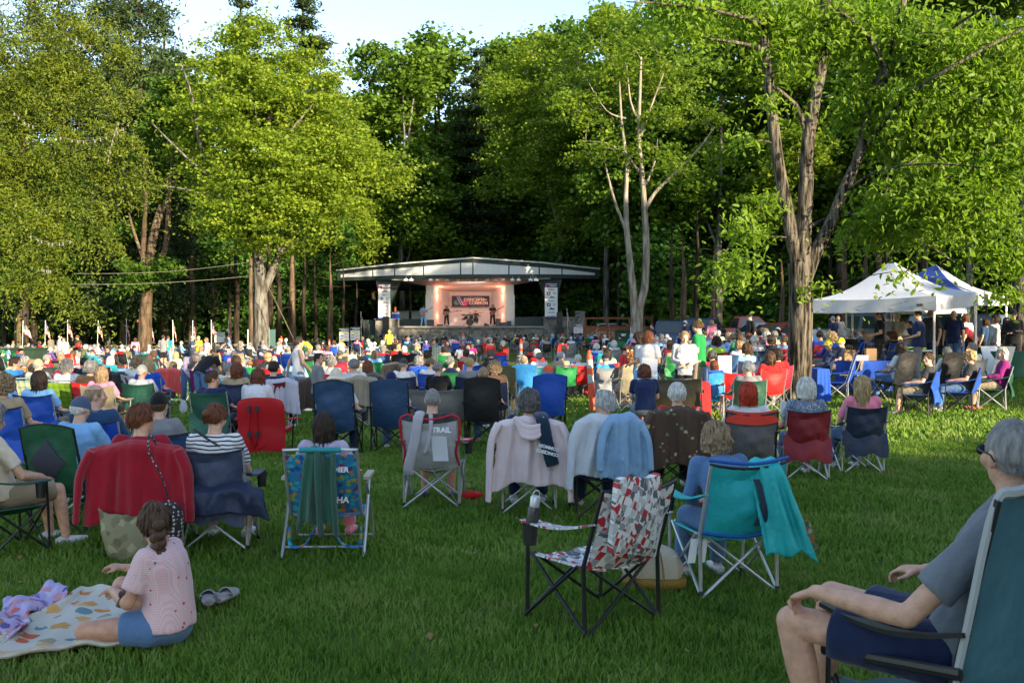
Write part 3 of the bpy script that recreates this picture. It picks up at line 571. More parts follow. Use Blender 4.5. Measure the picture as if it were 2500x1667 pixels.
for i in range(n-1):
    for k in range(4): fs.append((i*4+k, i*4+(k+1) % 4, (i+1)*4+(k+1) % 4, (i+1)*4+k))
fs += [(0, 3, 2, 1), ((n-1)*4, (n-1)*4+1, (n-1)*4+2, (n-1)*4+3)]; mb.add(vs, fs); roof = part('roof', mb, GREEN, st, smooth=False)
mb = MB()
for i in range(n-1):
    p, q = [Z(x, itp(x, TOP), fy(x))+O_+V((0, -.02, 0)) for x in stn[i:i+2]]; r_ = Matrix.Rotation(math.atan2(q.y-p.y, q.x-p.x), 3, 'Z') @ Matrix.Rotation(-math.atan2(q.z-p.z, (q-p).xy.length), 3, 'Y')
    mb.box((p+q)/2+V((0, -.06, .0)), ((q-p).length+.02, .26, .11), r_)
part('roof_edge', mb, WHITE, roof, smooth=False)
sx = [160]+stn[1:-1]+[2142]
for i in range(len(sx)-1):
    x0, x1 = sx[i]+5, sx[i+1]-5; c = []
    for x, y in ((x0, itp(x0, PB)), (x1, itp(x1, PB)), (x1, itp(x1, PT)), (x0, itp(x0, PT))): c.append(Z(x, y, fy(x)-.05)+O_)
    mb = MB(); mb.add(c+[p+V((0, .08, 0)) for p in c], [(0, 1, 2, 3), (4, 7, 6, 5), (0, 4, 5, 1), (1, 5, 6, 2), (2, 6, 7, 3), (3, 7, 4, 0)]); part('roof_panel', mb, CORR, roof, smooth=False)
DZ = Z(1190, 627, 82.2).z      # deck height
xl, xr = Z(575, 0, 82).x-SX, Z(1780, 0, 82).x-SX
mb = MB(); mb.box(((xl+xr)/2, 4.2, DZ/2-.45), (xr-xl, 10.4, DZ+.7)); part('stage_wall', mb, SM, st, smooth=False)
mb = MB(); mb.box(((xl+xr)/2, 4.1, DZ-.03), (xr-xl+.2, 10.7, .14)); part('deck', mb, CAPM, st, smooth=False)
def bx(x0, x1, y0, y1, z0, z1, Y, name, m, par=None, dep=1.2):
    a = Z(x0, 0, Y).x-SX; b_ = Z(x1, 0, Y).x-SX; mb = MB(); mb.box(((a+b_)/2, Y-SY0+dep/2, (z0+z1)/2), (b_-a, dep, z1-z0)); return part(name, mb, m, par or st, smooth=False)
hz = lambda zy, Y: Z(0, zy, Y).z
bx(432, 607, 0, 0, -1, hz(572, 81.6), 81.6, 'pillar', SM); bx(426, 612, 0, 0, hz(572, 81.6), hz(566, 81.6), 81.5, 'pillar_cap', CAPM, dep=1.4)
bx(1740, 1988, 0, 0, -1, hz(560, 81.6), 81.6, 'pillar', SM); bx(1735, 1990, 0, 0, hz(560, 81.6), hz(553, 81.6), 81.5, 'pillar_cap', CAPM, dep=1.4)
bx(1992, 2060, 0, 0, -1, hz(515, 81.4), 81.4, 'pillar', SM); bx(1988, 2064, 0, 0, hz(515, 81.4), hz(508, 81.4), 81.3, 'pillar_cap', CAPM, dep=1.4)
bx(335, 430, 0, 0, -1, hz(575, 82), 82.2, 'side_screen', GREEN, dep=.3); bx(607, 822, 0, 0, DZ, hz(568, 84), 84, 'side_screen', GREEN, dep=.3); bx(1515, 1732, 0, 0, DZ, hz(553, 84), 84, 'side_screen', GREEN, dep=.3)
for pts in ([(436, 268), (632, 266), (552, 440), (545, 570), (500, 570)], [(1688, 258), (1884, 258), (1845, 400), (1835, 560), (1790, 560), (1762, 430)]):
    c = [Z(x, y, 83)+O_ for x, y in pts]; mb = MB(); mb.prism([(p.x, p.z) for p in c], 0, 1.1); part('support', mb, GREEN, st, smooth=False)
# the shell
def plate(name, c, th, m, par):
    c = [V(p) for p in c]; nn = (c[1]-c[0]).cross(c[2]-c[0]).normalized()*th; mb = MB(); mb.add(c+[p+nn for p in c], [(0, 1, 2, 3), (4, 7, 6, 5), (0, 4, 5, 1), (1, 5, 6, 2), (2, 6, 7, 3), (3, 7, 4, 0)]); return part(name, mb, m, par, smooth=False)
YF, YB = 85.2, 89.6
fl = lambda x, Y: V((Z(x, 0, Y).x-SX, Y-SY0, DZ+.045))
fu = lambda x, y, Y: Z(x, y, Y)+O_
plate('side_wall', [fl(880, YF), fl(1000, YB), fu(1000, 345, YB)+V((0, 0, .5)), fu(880, 285, YF)+V((0, 0, .35))], .1, WHITE, st)
plate('side_wall', [fl(1345, YB), fl(1452, YF), fu(1452, 285, YF)+V((0, 0, .35)), fu(1345, 345, YB)+V((0, 0, .5))], .1, WHITE, st)
plate('back_wall', [fl(995, YB), fl(1350, YB), fu(1350, 345, YB)+V((0, 0, .5)), fu(995, 345, YB)+V((0, 0, .5))], -.12, WHITE, st)
c = [fu(560, 262, 81.9), fu(1790, 252, 81.9), fu(1500, 302, YF), fu(830, 308, YF)]; plate('soffit', c, -.04, M_('soffit_board', (.42, .38, .35), .7, .08, 3, .1, 20), st)
c = [fu(876, 306, YF+.02), fu(1456, 304, YF+.02), fu(1346, 352, YB+.02), fu(996, 352, YB+.02)]; plate('ceiling', c, -.05, WHITE, st)
for a, b_ in ((826, 882), (1451, 1508)): bx(a, b_, 0, 0, DZ+.045, hz(300, 85), 85-.1, 'column', WHITE, dep=.8)
for a, b_ in ((822, 870), (1462, 1514)): bx(a, b_, 0, 0, DZ+.045, hz(380, 84.6), 84.5, 'column', WHITE, dep=.38)
for j, x in enumerate((672, 712, 862, 915, 988, 1077, 1145, 1212, 1302, 1372, 1425, 1497, 1547, 1637, 1680)):
    p = Z(x, 262, 81.4); T = thing('stage_light', f"{ordn[j]} from the left of the white lamps under the roof edge", 'stage light', p, rng.uniform(-.4, .4), 'white lamps hanging under the roof edge')
    mb = MB(); mb.rings([[V((sx_*.17, sy_*.12, -.1)) for sx_, sy_ in ((-1, -1), (1, -1), (1, 1), (-1, 1))], [V((sx_*.12, sy_*.07, .06)) for sx_, sy_ in ((-1, -1), (1, -1), (1, 1), (-1, 1))]]); part('lamp_shade', mb, MAT['white'], T, smooth=False)
    mb = MB(); mb.tube([(0, 0, .06), (0, 0, .24)], .018, 6); part('bracket', mb, MAT['white'], T)
# stage lighting: two red wash lamps and a warm one
def lamp(kind, loc, en, col, size=.2, rot=None, name='stage_lamp'):
    l = bpy.data.lights.new(name, kind); l.energy = en; l.color = col
    if kind == 'AREA': l.size = size
    else: l.shadow_soft_size = size
    o = bpy.data.objects.new(name, l); COL.objects.link(o); o.location = loc
    if rot: o.rotation_euler = rot
    return o
for x, s in ((905, 1), (1425, -1)):
    for zz, e in ((400, 15), (545, 12)): p = Z(x+26*s, zz, 86.0); lamp('POINT', p, e, (1, .20, .09), .08)
    p = Z(x+25*s, 340, 85.9); lamp('POINT', p, 16, (1, .22, .10), .08)
p = Z(1170, 275, 83.2); lamp('AREA', p, 85, (1, .85, .70), 2.5, (R(62), 0, 0))
# banner on the back wall
PR = M_('printed_vinyl', (1, 1, 1), .6, .02, 3, 0, objc=True)
def fixed(name, c, rough=.6): return M_(name, c, rough, .05, 3, 0)
NV = fixed('print_navy', (.022, .025, .07)); CRM = fixed('print_cream', (.80, .66, .50)); WH = fixed('print_white', (.75, .75, .76)); BLU = fixed('print_blue', (.02, .07, .30)); PNK = fixed('print_pink', (.55, .08, .20)); TEA = fixed('print_teal', (.03, .22, .26)); GRY = fixed('print_grey', (.22, .23, .26)); RED = fixed('print_red', (.5, .02, .03)); GRN = fixed('print_green', (.10, .26, .12)); YEL = fixed('print_yellow', (.75, .55, .04)); BRN = fixed('print_brown', (.42, .2, .08)); PUR = fixed('print_purple', (.15, .05, .28)); BK_ = fixed('print_black', (.015, .015, .02))
PM = [NV, CRM, WH, BLU, PNK, TEA, GRY, RED, GRN, YEL, BRN, PUR, BK_]
a = Z(1027, 388, 89.2); b_ = Z(1318, 473, 89.2); w_, h_ = b_.x-a.x, a.z-b_.z
mb = MB(); mb.box((0, 0, 0), (w_, .03, h_))
def disc(mb, x, z, r, m, y=-.02, n=20, r2=None):
    mb.add([(x+r*math.cos(6.2832*k/n), y, z+(r2 or r)*math.sin(6.2832*k/n)) for k in range(n)]+[(x+r*math.cos(6.2832*k/n), y-.004, z+(r2 or r)*math.sin(6.2832*k/n)) for k in range(n)], [tuple(range(n))[::-1], tuple(range(n, 2*n))]+[(k, (k+1) % n, (k+1) % n+n, k+n) for k in range(n)], m)
def bar(mb, p, q, wd, m, y=-.024):
    p, q = V((p[0], 0, p[1])), V((q[0], 0, q[1])); d = (q-p).normalized(); s = V((-d.z, 0, d.x))*wd/2; mb.prism([((p+s).x, (p+s).z), ((p-s).x, (p-s).z), ((q-s).x, (q-s).z), ((q+s).x, (q+s).z)], y, y+.006, m)
disc(mb, -1.25, -.12, .22, 8); disc(mb, -1.0, .1, .3, 3, -.021); disc(mb, -.52, -.17, .26, 4, -.022); disc(mb, -.2, .0, .2, 11, -.023)
for k in range(4): bar(mb, (-1.28+.09*k, .4), (-.9+.09*k, -.38), .035, 2 if k % 2 else 5, -.027)
add_text(mb, 'CONCERTS', .36, Matrix.Translation((.32, -.03, .13)), 1, .012); add_text(mb, 'ON THE', .15, Matrix.Translation((1.17, -.03, .13)), 1, .008)
add_text(mb, 'COMMON', .36, Matrix.Translation((.70, -.03, -.17)), 1, .012); add_text(mb, 'SUMMER CONCERT SERIES', .1, Matrix.Translation((.4, -.03, .34)), 6, .004); add_text(mb, 'presented by the town recreation', .09, Matrix.Translation((.72, -.03, -.37)), 6, .003)
single('stage_banner', mb, PM, 'dark CONCERTS ON THE COMMON banner hanging on the back wall of the stage', 'banner', loc=((a.x+b_.x)/2, 89.15, (a.z+b_.z)/2), smooth=False)
def tall_banner(x0, x1, y0, y1, rows, label):
    Y = 81.2; a = Z(x0, y0, Y); b_ = Z(x1, y1, Y); w_, h_ = b_.x-a.x, a.z-b_.z; mb = MB(); mb.box((0, 0, 0), (w_, .03, h_), m=2); mb.box((0, -.018, h_/2-.2), (w_, .01, .4), m=0); mb.box((0, -.018, -h_/2+.05), (w_, .01, .1), m=3)
    add_text(mb, 'CONCERTS ON THE', .10, Matrix.Translation((0, -.03, h_/2-.13)), 2, .004); add_text(mb, 'COMMON', .13, Matrix.Translation((.12, -.03, h_/2-.27)), 2, .005); disc(mb, -w_/2+.1, h_/2-.3, .09, 4, -.024)
    for k, r in enumerate(rows):
        z = h_/2-.58-k*.31; kind = r[0]
        if kind == 'd': disc(mb, r[1], z, .13, r[2]); disc(mb, r[1], z, .09, 2, -.027); disc(mb, r[1], z, .06, r[2], -.031)
        if kind == 's': mb.box((r[1], -.02, z), (.3, .012, .26), m=r[2]); disc(mb, r[1], z, .07, 2, -.029)
        if kind == 't': add_text(mb, r[1], r[3], Matrix.Translation((0, -.022, z)), r[2], .004)
        if kind == 'm': mb.prism([(-.2, z-.08), (.02, z+.12), (.1, z+.02), (.16, z+.08), (.3, z-.08)], -.024, -.016, r[1])
        if kind in 'ds' and len(r) > 3: disc(mb, r[1]+.45*(1 if r[1] < 0 else -1), z+.02, .1, r[3]); disc(mb, r[1]+.45*(1 if r[1] < 0 else -1), z+.02, .06, 2, -.028)
    T = thing('sponsor_banner', label, 'banner', ((a.x+b_.x)/2, Y, (a.z+b_.z)/2), group='tall sponsor banners'); part('sheet', mb, PM, T, smooth=False)
    mb = MB(); mb.tube([(-w_/2-.05, 0, h_/2+.02), (w_/2+.05, 0, h_/2+.02)], .025, 6); mb.tube([(-w_/2, 0, h_/2+.02), (0, 0, h_/2+.22), (w_/2, 0, h_/2+.02)], .01, 5); part('hanging_rod', mb, MAT['black'], T)
tall_banner(456, 549, 296, 565, [('m', 10), ('t', 'Service', 0, .12), ('d', -.2, 3, 6), ('m', 6), ('t', 'The Sawyers', 6, .12), ('t', 'MEREDITH', 6, .09), ('t', 'The Common', 12, .1), ('t', 'EAGLES', 12, .14)], 'tall white sponsor banner with a round blue logo, left of the stage')
tall_banner(1749, 1847, 285, 560, [('t', 'RE/MAX', 7, .16), ('s', -.22, 7, 3), ('m', 8), ('t', 'Rowell', 3, .14), ('s', -.2, 0, 8), ('m', 3), ('t', 'MAINLINE', 0, .12), ('t', 'AUTOSERV', 7, .15)], 'tall white sponsor banner with square dark red logos, right of the stage')
# loudspeakers
def pa(x0, x1, y0, y1, s0, s1, lb):
    Y = 79.6; a, b_ = Z(x0, y0, Y), Z(x1, y1, Y); T = thing('loudspeaker', lb, 'loudspeaker', ((a.x+b_.x)/2, Y, G(a.x, Y)), group='black loudspeaker towers'); w_ = b_.x-a.x; g = G(a.x, Y)
    mb = MB(); mb.box((0, 0, (a.z+b_.z)/2-g), (w_, .5, a.z-b_.z)); cab = part('cabinet', mb, MAT['dark'], T, smooth=False)
    mb = MB(); mb.box((0, -.255, (a.z+b_.z)/2-g), (w_*.86, .02, (a.z-b_.z)*.94)); part('grille', mb, MAT['black'], cab, smooth=False); mb = MB(); mb.box((0, -.268, (a.z+b_.z)/2-g), (.09, .01, .05)); part('badge', mb, fixed('badge_red', (.5, .05, .03)), cab, smooth=False)
    c, d_ = Z(s0, y1, Y), Z(s1, y1, Y); mb = MB(); mb.box((0, 0, (c.z-g)/2), (d_.x-c.x, .7, c.z-g-.01)); part('subwoofer', mb, MAT['dark'], T, smooth=False)
pa(493, 537, 548, 660, 485, 546, 'black loudspeaker tower before the left stone pillar'); pa(1841, 1885, 516, 628, 1825, 1892, 'black loudspeaker tower before the right stone wall')
# ---------------- generic vehicles ----------------
GLASS = M_('car_glass', (.02, .03, .035), .08, .05, 3, 0, spec=.8); TYRE = M_('tyre', (.015, .015, .015), .9, .1, 9, .2, 30); CHR = M_('chrome', (.6, .6, .6), .2, .02, 3, 0, metal=1)
def vehicle(kind, color, label, loc, rz, gr='parked cars and trucks'):
    T = thing('parked_car' if kind != 'pickup' else 'pickup_truck', label, 'car' if kind != 'pickup' else 'truck', loc, rz, gr); c = (*color, 1)
    L_, W_ = (4.6, 1.82) if kind == 'sedan' else (4.9, 1.95) if kind == 'suv' else (5.4, 1.98)
    hb, ht = (.92, 1.45) if kind == 'sedan' else (1.08, 1.82) if kind == 'suv' else (1.15, 1.85)
    # body along y (front = +y)
    prof = {'sedan': [(-2.3, .45, .78), (-2.2, .35, .95), (-1.3, .3, .98), (0, .3, .95), (1.0, .3, .93), (2.0, .35, .80), (2.3, .42, .62)], 'suv': [(-2.45, .5, .95), (-2.38, .38, 1.08), (-1, .34, 1.1), (.9, .34, 1.08), (1.2, .34, 1.06), (2.2, .38, .98), (2.45, .48, .8)], 'pickup': [(-2.7, .55, 1.1), (-2.65, .5, 1.16), (-.8, .48, 1.16), (.9, .45, 1.13), (1.3, .45, 1.12), (2.5, .5, 1.05), (2.7, .58, .85)]}[kind]
    mb = MB(); rs = []
    for y, z0, z1 in prof:
        w2 = W_/2*(1 if abs(y) < L_*.42 else .93); e = .1
        rs.append([V(p) for p in ((-w2+e, y, z0), (w2-e, y, z0), (w2, y, z0+.12), (w2, y, z1-.22), (w2-.07, y, z1), (-w2+.07, y, z1), (-w2, y, z1-.22), (-w2, y, z0+.12))])
    mb.rings(rs); body = part('body', mb, MAT['paint'], T, c)
    y0, y1, t0, t1 = {'sedan': (-1.75, 1.15, -1.0, .35), 'suv': (-2.3, 1.15, -2.05, .35), 'pickup': (-.75, 1.3, -.55, .55)}[kind]; w2 = W_/2-.09; w3 = w2-.16
    mb = MB(); mb.rings([[V(p) for p in ((-w2, y0, hb-.04), (w2, y0, hb-.04), (w2, y1, hb-.06), (-w2, y1, hb-.06))], [V(p) for p in ((-w3, t0, ht-.05), (w3, t0, ht-.05), (w3, t1, ht-.06), (-w3, t1, ht-.06))], [V(p) for p in ((-w3+.12, t0+.12, ht), (w3-.12, t0+.12, ht), (w3-.12, t1-.12, ht-.01), (-w3+.12, t1-.12, ht-.01))]]); part('roof', mb, MAT['paint'], T, c)
    def win(a, b_, c_, d_, name='window'):
        P = [V(a), V(b_), V(c_), V(d_)]; ce = sum(P, V())/4; P = [ce+(p-ce)*.93 for p in P]; nn = (P[1]-P[0]).cross(P[2]-P[0]).normalized()*.012; mb = MB(); mb.add([p-nn*.5 for p in P]+[p+nn for p in P], [(3, 2, 1, 0), (4, 5, 6, 7), (0, 1, 5, 4), (1, 2, 6, 5), (2, 3, 7, 6), (3, 0, 4, 7)]); part(name, mb, GLASS, T, smooth=False)
    q0, q1 = hb+.02, ht-.1; ww = lambda z: w2+(w3-w2)*(z-hb+.04)/(ht-hb-.01); yy = lambda a, b_, z: a+(b_-a)*(z-hb+.04)/(ht-hb-.01)
    win((-ww(q0)+.06, yy(y0, t0, q0), q0), (ww(q0)-.06, yy(y0, t0, q0), q0), (ww(q1)-.05, yy(y0, t0, q1), q1), (-ww(q1)+.05, yy(y0, t0, q1), q1), 'rear_window')
    win((ww(q0)-.06, yy(y1, t1, q0), q0), (-ww(q0)+.06, yy(y1, t1, q0), q0), (-ww(q1)+.05, yy(y1, t1, q1), q1), (ww(q1)-.05, yy(y1, t1, q1), q1), 'windscreen')
    cuts = [0, .36, .68, 1] if kind == 'suv' else [0, .48, 1]
    for s in (-1, 1):
        for i in range(len(cuts)-1):
            A, B = cuts[i], cuts[i+1]; P = []
            for f_, q in ((A, q0), (B, q0), (B, q1), (A, q1)): ya, yb = yy(y0, t0, q)+.1, yy(y1, t1, q)-.12; P.append((s*ww(q), ya+(yb-ya)*f_, q))
            if s < 0: P = P[::-1]
            win(*P)
    for s in (-1, 1):
        for y in (-L_*.31, L_*.31):
            mb = MB(); T2 = Matrix.Translation((s*(W_/2-.11), y, .35)) @ Matrix.Rotation(R(90), 4, 'Y'); mb.lathe([(.2, -.11), (.33, -.11), (.35, -.06), (.35, .06), (.33, .11), (.2, .11)], 20, M=T2); wh = part('wheel', mb, TYRE, T); mb = MB(); mb.lathe([(.02, -.1), (.21, -.1), (.21, .1), (.02, .1)], 12, M=T2); part('rim', mb, CHR, wh)
        mb = MB(); mb.box((s*(W_/2-.17), -L_/2+.02, hb-.2), (.2, .1, .26)); part('tail_light', mb, fixed('tail_red', (.35, .01, .01), .2), T, smooth=False)
        mb = MB(); mb.box((s*(W_/2-.25), L_/2-.03, .68), (.3, .08, .16)); part('headlight', mb, fixed('head_clear', (.6, .6, .62), .15), T, smooth=False)
    mb = MB(); mb.box((0, -L_/2-.01, .5), (W_*.92, .14, .2)); part('bumper', mb, MAT['dark'], T, smooth=False); mb = MB(); mb.box((0, -L_/2+.0, .78), (.32, .04, .16)); part('number_plate', mb, GRN, T, smooth=False)
    return T
def vat(px, d, g=None): p = at(px, 785, d); return (p.x, d, G(p.x, d) if g is None else g)
vehicle('suv', (.02, .045, .09), 'dark blue station wagon parked tail-on right of the wooden fence', vat(1642, 58), R(-14))
vehicle('suv', (.015, .04, .13), 'blue van parked between the dark wagon and the red pickup', vat(1722, 57), R(-20))
vehicle('pickup', (.38, .06, .045), 'faded red pickup truck with its cab side on, behind the crowd', vat(1822, 57), R(-88))
vehicle('sedan', (.42, .41, .37), 'silver beige sedan parked left of the big tree trunk', vat(1880, 52), R(-78))
vehicle('sedan', (.25, .012, .012), 'dark red car half hidden by the big tree trunk', vat(1930, 49), R(-60))
vehicle('pickup', (.03, .06, .07), 'dark teal pickup truck seen under the white tent', vat(2110, 44), R(-80))
vehicle('suv', (.012, .015, .018), 'black off-road car parked behind the blue tent', vat(2345, 44), R(-75))
vehicle('suv', (.02, .03, .035), 'dark car at the right edge behind the tents', vat(2425, 43), R(-40))
vehicle('suv', (.6, .6, .6), 'white car roof seen over the wooden lattice fence', vat(1515, 84, -.1), R(-85))
vehicle('pickup', (.62, .62, .62), 'white pickup truck parked behind the left side of the stage', (Z(690, 0, 95).x, 95, .2), R(80))
p = Z(735, 0, 95); mb = MB(); mb.rings([[V(q) for q in ((-1.5, -.9, 0), (1.3, -.9, 0), (1.3, .9, 0), (-1.5, .9, 0))], [V(q) for q in ((-1.45, -.85, 1.0), (1.2, -.85, 1.0), (1.2, .85, 1.0), (-1.45, .85, 1.0))], [V(q) for q in ((-1.3, -.7, 1.12), (1.05, -.7, 1.12), (1.05, .7, 1.12), (-1.3, .7, 1.12))]])
single('truck_cap', mb, MAT['white'], 'white box body standing behind the white pickup by the stage', 'truck body', loc=(p.x, 93.5, 1.75), rz=R(-10))
# ---------------- fences, walls, bins ----------------
WOOD = M_('stained_wood', (.17, .055, .025), .8, .25, 3, .3, 40, st=(1, 1, .3)); GW = M_('weathered_wood', (.20, .17, .13), .9, .2, 3, .3, 40)
T = thing('wooden_fence', 'red-brown wooden fence with lattice panels right of the stage', 'fence', at(1510, 785, 74)*1); T.location.z = -.25
wf = at(1591, 785, 74).x-at(1429, 785, 74).x; h0, h1 = .25, 2.35
for k in range(4): mb = MB(); mb.box((-wf/2+wf*k/3, 0, h1/2), (.14, .14, h1+.15)); part('post', mb, WOOD, T, smooth=False)
for z in (h1, 1.72, .55): mb = MB(); mb.box((0, -.03, z), (wf, .07, .12)); part('rail', mb, WOOD, T, smooth=False)
for k in range(3):
    mb = MB(); x0 = -wf/2+wf*k/3+.08; x1 = x0+wf/3-.16; zz0, zz1 = .6, 1.66; hh = zz1-zz0; c = x0-hh
    while c < x1:
        for s in (0, 1):
            a, b_ = c, c+hh; t0_, t1_ = max(0, x0-a), min(hh, x1-a)
            if t1_-t0_ > .05:
                za, zb = (zz0+t0_, zz0+t1_) if s == 0 else (zz1-t0_, zz1-t1_); p, q = V((a+t0_, 0, za)), V((a+t1_, 0, zb)); d_ = (q-p).normalized(); nn = V((-d_.z, 0, d_.x))*.022; y = -.02 if s else .005
                mb.prism([((p+nn).x, (p+nn).z), ((p-nn).x, (p-nn).z), ((q-nn).x, (q-nn).z), ((q+nn).x, (q+nn).z)], y, y+.018)
        c += .15
    part('lattice_panel', mb, M_('lattice_wood', (.30, .12, .055), .8, .2, 3, .2, 40) if k == 0 else bpy.data.materials['lattice_wood'], T, smooth=False)
T = thing('wooden_railing', 'brown railing of the ramp behind the right stone wall', 'railing', at(1340, 785, 88)); T.location.z = 1.0
for x in (-2, -1, 0, 1, 2): mb = MB(); mb.box((x, 0, .6), (.1, .1, 1.3)); part('post', mb, WOOD, T, smooth=False)
for z in (.5, .9, 1.25): mb = MB(); mb.box((0, -.02, z), (4.1, .06, .1)); part('rail', mb, WOOD, T, smooth=False)
T = thing('rail_fence', 'low weathered timber rail fence left of the big tree', 'fence', vat(1910, 46));
for k in range(3): mb = MB(); mb.box((-1.1+k*1.6, 0, .45), (.17, .17, 1.1)); part('post', mb, GW, T, smooth=False)
mb = MB(); mb.box((.5, -.1, .72), (3.4, .09, .26)); part('rail', mb, GW, T, smooth=False)
def rocks(x0, x1, Y0, Y1, hh, name, label, s=.30):
    mb = MB(); n = int((x1-x0)/s*1.2)
    for i in range(n):
        for lay in range(int(hh/s*1.2)+1):
            x = x0+(x1-x0)*(i+rng.uniform(-.3, .3))/n; y = Y0+(Y1-Y0)*(x-x0)/(x1-x0)+rng.uniform(-.2, .2); g = G(x, y); r = s*rng.uniform(.4, .8)
            c = V((x, y, g+lay*s*.72+r*.4)); rs = []; sd_ = V(rng.uniform(0, 50, 3))
            for a in range(1, 6):
                t_ = math.pi*a/6; rs.append([c+V((r*math.sin(t_)*math.cos(b__), r*.8*math.sin(t_)*math.sin(b__), -r*.62*math.cos(t_)))*(1+.4*noise.noise(sd_+V((math.cos(b__)*1.5, math.sin(b__)*1.5, t_)))) for b__ in [6.283*k/8 for k in range(8)]])
            mb.rings(rs)
    single(name, mb, RM, label, 'stone wall')
rocks(at(-10, 0, 74).x, at(800, 0, 79).x, 74.5, 79.5, .85, 'stone_wall', 'long low dry stone wall of rounded boulders behind the flags')
def bin_(px, d, col, w_, h_, lb, txt=None):
    T = thing('waste_bin', lb, 'bin', vat(px, d)); mb = MB(); mb.rings([[V((a*w_*.42, b_*w_*.36, .12)) for a, b_ in ((-1, -1), (1, -1), (1, 1), (-1, 1))], [V((a*w_*.5, b_*w_*.45, h_*.88)) for a, b_ in ((-1, -1), (1, -1), (1, 1), (-1, 1))]]); part('bin_body', mb, MAT['plastic'], T, col, smooth=False)
    mb = MB(); mb.slab(lambda u, v: (w_*(u-.5)*1.06, w_*(v-.5)*.98, h_*.9+.07*math.sin(u*math.pi)*math.sin(v*math.pi)), 6, 6, .05); part('lid', mb, MAT['plastic'], T, col)
    for s in (-1, 1): mb = MB(); mb.lathe([(.02, -.04), (.13, -.04), (.13, .04), (.02, .04)], 12, M=Matrix.Translation((s*w_*.4, w_*.32, .13)) @ Matrix.Rotation(R(90), 4, 'Y')); part('wheel', mb, TYRE, T)
    if txt: mb = MB(); add_text(mb, txt, .2, Matrix.Translation((0, -w_*.47, h_*.72)), 0, .01); part('lettering', mb, WH, T, smooth=False)
bin_(1519, 66, (.01, .05, .03), .95, 1.5, 'dark green wheeled bin with white numbers in front of the lattice fence', '1557')
bin_(62, 56, (.03, .06, .04), 1.9, 1.15, 'wide dark green dumpster bin beneath the first flag')
for px, d, h_, m_, lb, nm in ((124, 68, 1.3, GW, 'short grey marker post near the second flag', 'marker_post'), (554, 72, 1.4, GW, 'squared timber post beside the sign board at the stone wall', 'timber_post')):
    mb = MB(); mb.box((0, 0, h_/2), (.3, .3, h_)); mb.rings([[V((a*.15, b_*.15, h_)) for a, b_ in ((-1, -1), (1, -1), (1, 1), (-1, 1))], [V((a*.1, b_*.1, h_+.1)) for a, b_ in ((-1, -1), (1, -1), (1, 1), (-1, 1))]]); single(nm, mb, m_, lb, 'post', loc=vat(px, d), smooth=False)
# utility pole with its wires
d = 66; T = thing('utility_pole', 'brown utility pole with wires left of the big maple trunk', 'utility pole', vat(612, d)); b0 = V(T.location)
top = at(612, 632, d)-b0; mb = MB(); mb.tube([(0, 0, -.2), (top.x, top.y, top.z+.1)], [.16, .12], 10); part('pole', mb, BK['brown'], T)
for a, b_, dd, r_ in (((612, 640), (180, 668), -6, .018), ((612, 674), (60, 692), -8, .022)):
    p, q = at(*a, d)-b0, at(*b_, d+dd)-b0; mb = MB(); mb.tube([p.lerp(q, k/10)-V((0, 0, .25*math.sin(math.pi*k/10))) for k in range(11)], r_*.7, 5); part('wire', mb, M_('wire', (.12, .11, .09), .5, .05, 3, 0) if r_ == .018 else bpy.data.materials['wire'], T)
for a, b_, m_ in (((622, 660), (668, 722), MAT['black']), ((652, 694), (716, 826), M_('guy_guard', (.16, .11, .02), .5, .05, 3, 0)), ((668, 722), (722, 838), MAT['black'])):
    mb = MB(); mb.tube([at(*a, d)-b0, at(*b_, d)-b0], .013, 5); part('guy_wire', mb, m_, T)
mb = MB(); mb.tube([(0, 0, 0), (0, 0, 2.0)], .04, 8); mb.lathe([(.05, 1.98), (.05, 2.02), (.01, 2.06)], 8); single('metal_pole', mb, MAT['silver'], 'thin white metal pole just left of the utility pole foot', 'pole', loc=vat(605, 65))
T = thing('sign_board', 'green backed notice sign on a post right of the maple trunk', 'sign', vat(656, 72)); mb = MB(); mb.box((0, 0, .9), (.1, .1, 2.4)); part('post', mb, MAT['silver'], T, smooth=False); mb = MB(); mb.box((0, .05, 1.35), (.95, .04, 1.2)); part('panel', mb, fixed('sign_green', (.06, .13, .12)), T, smooth=False)
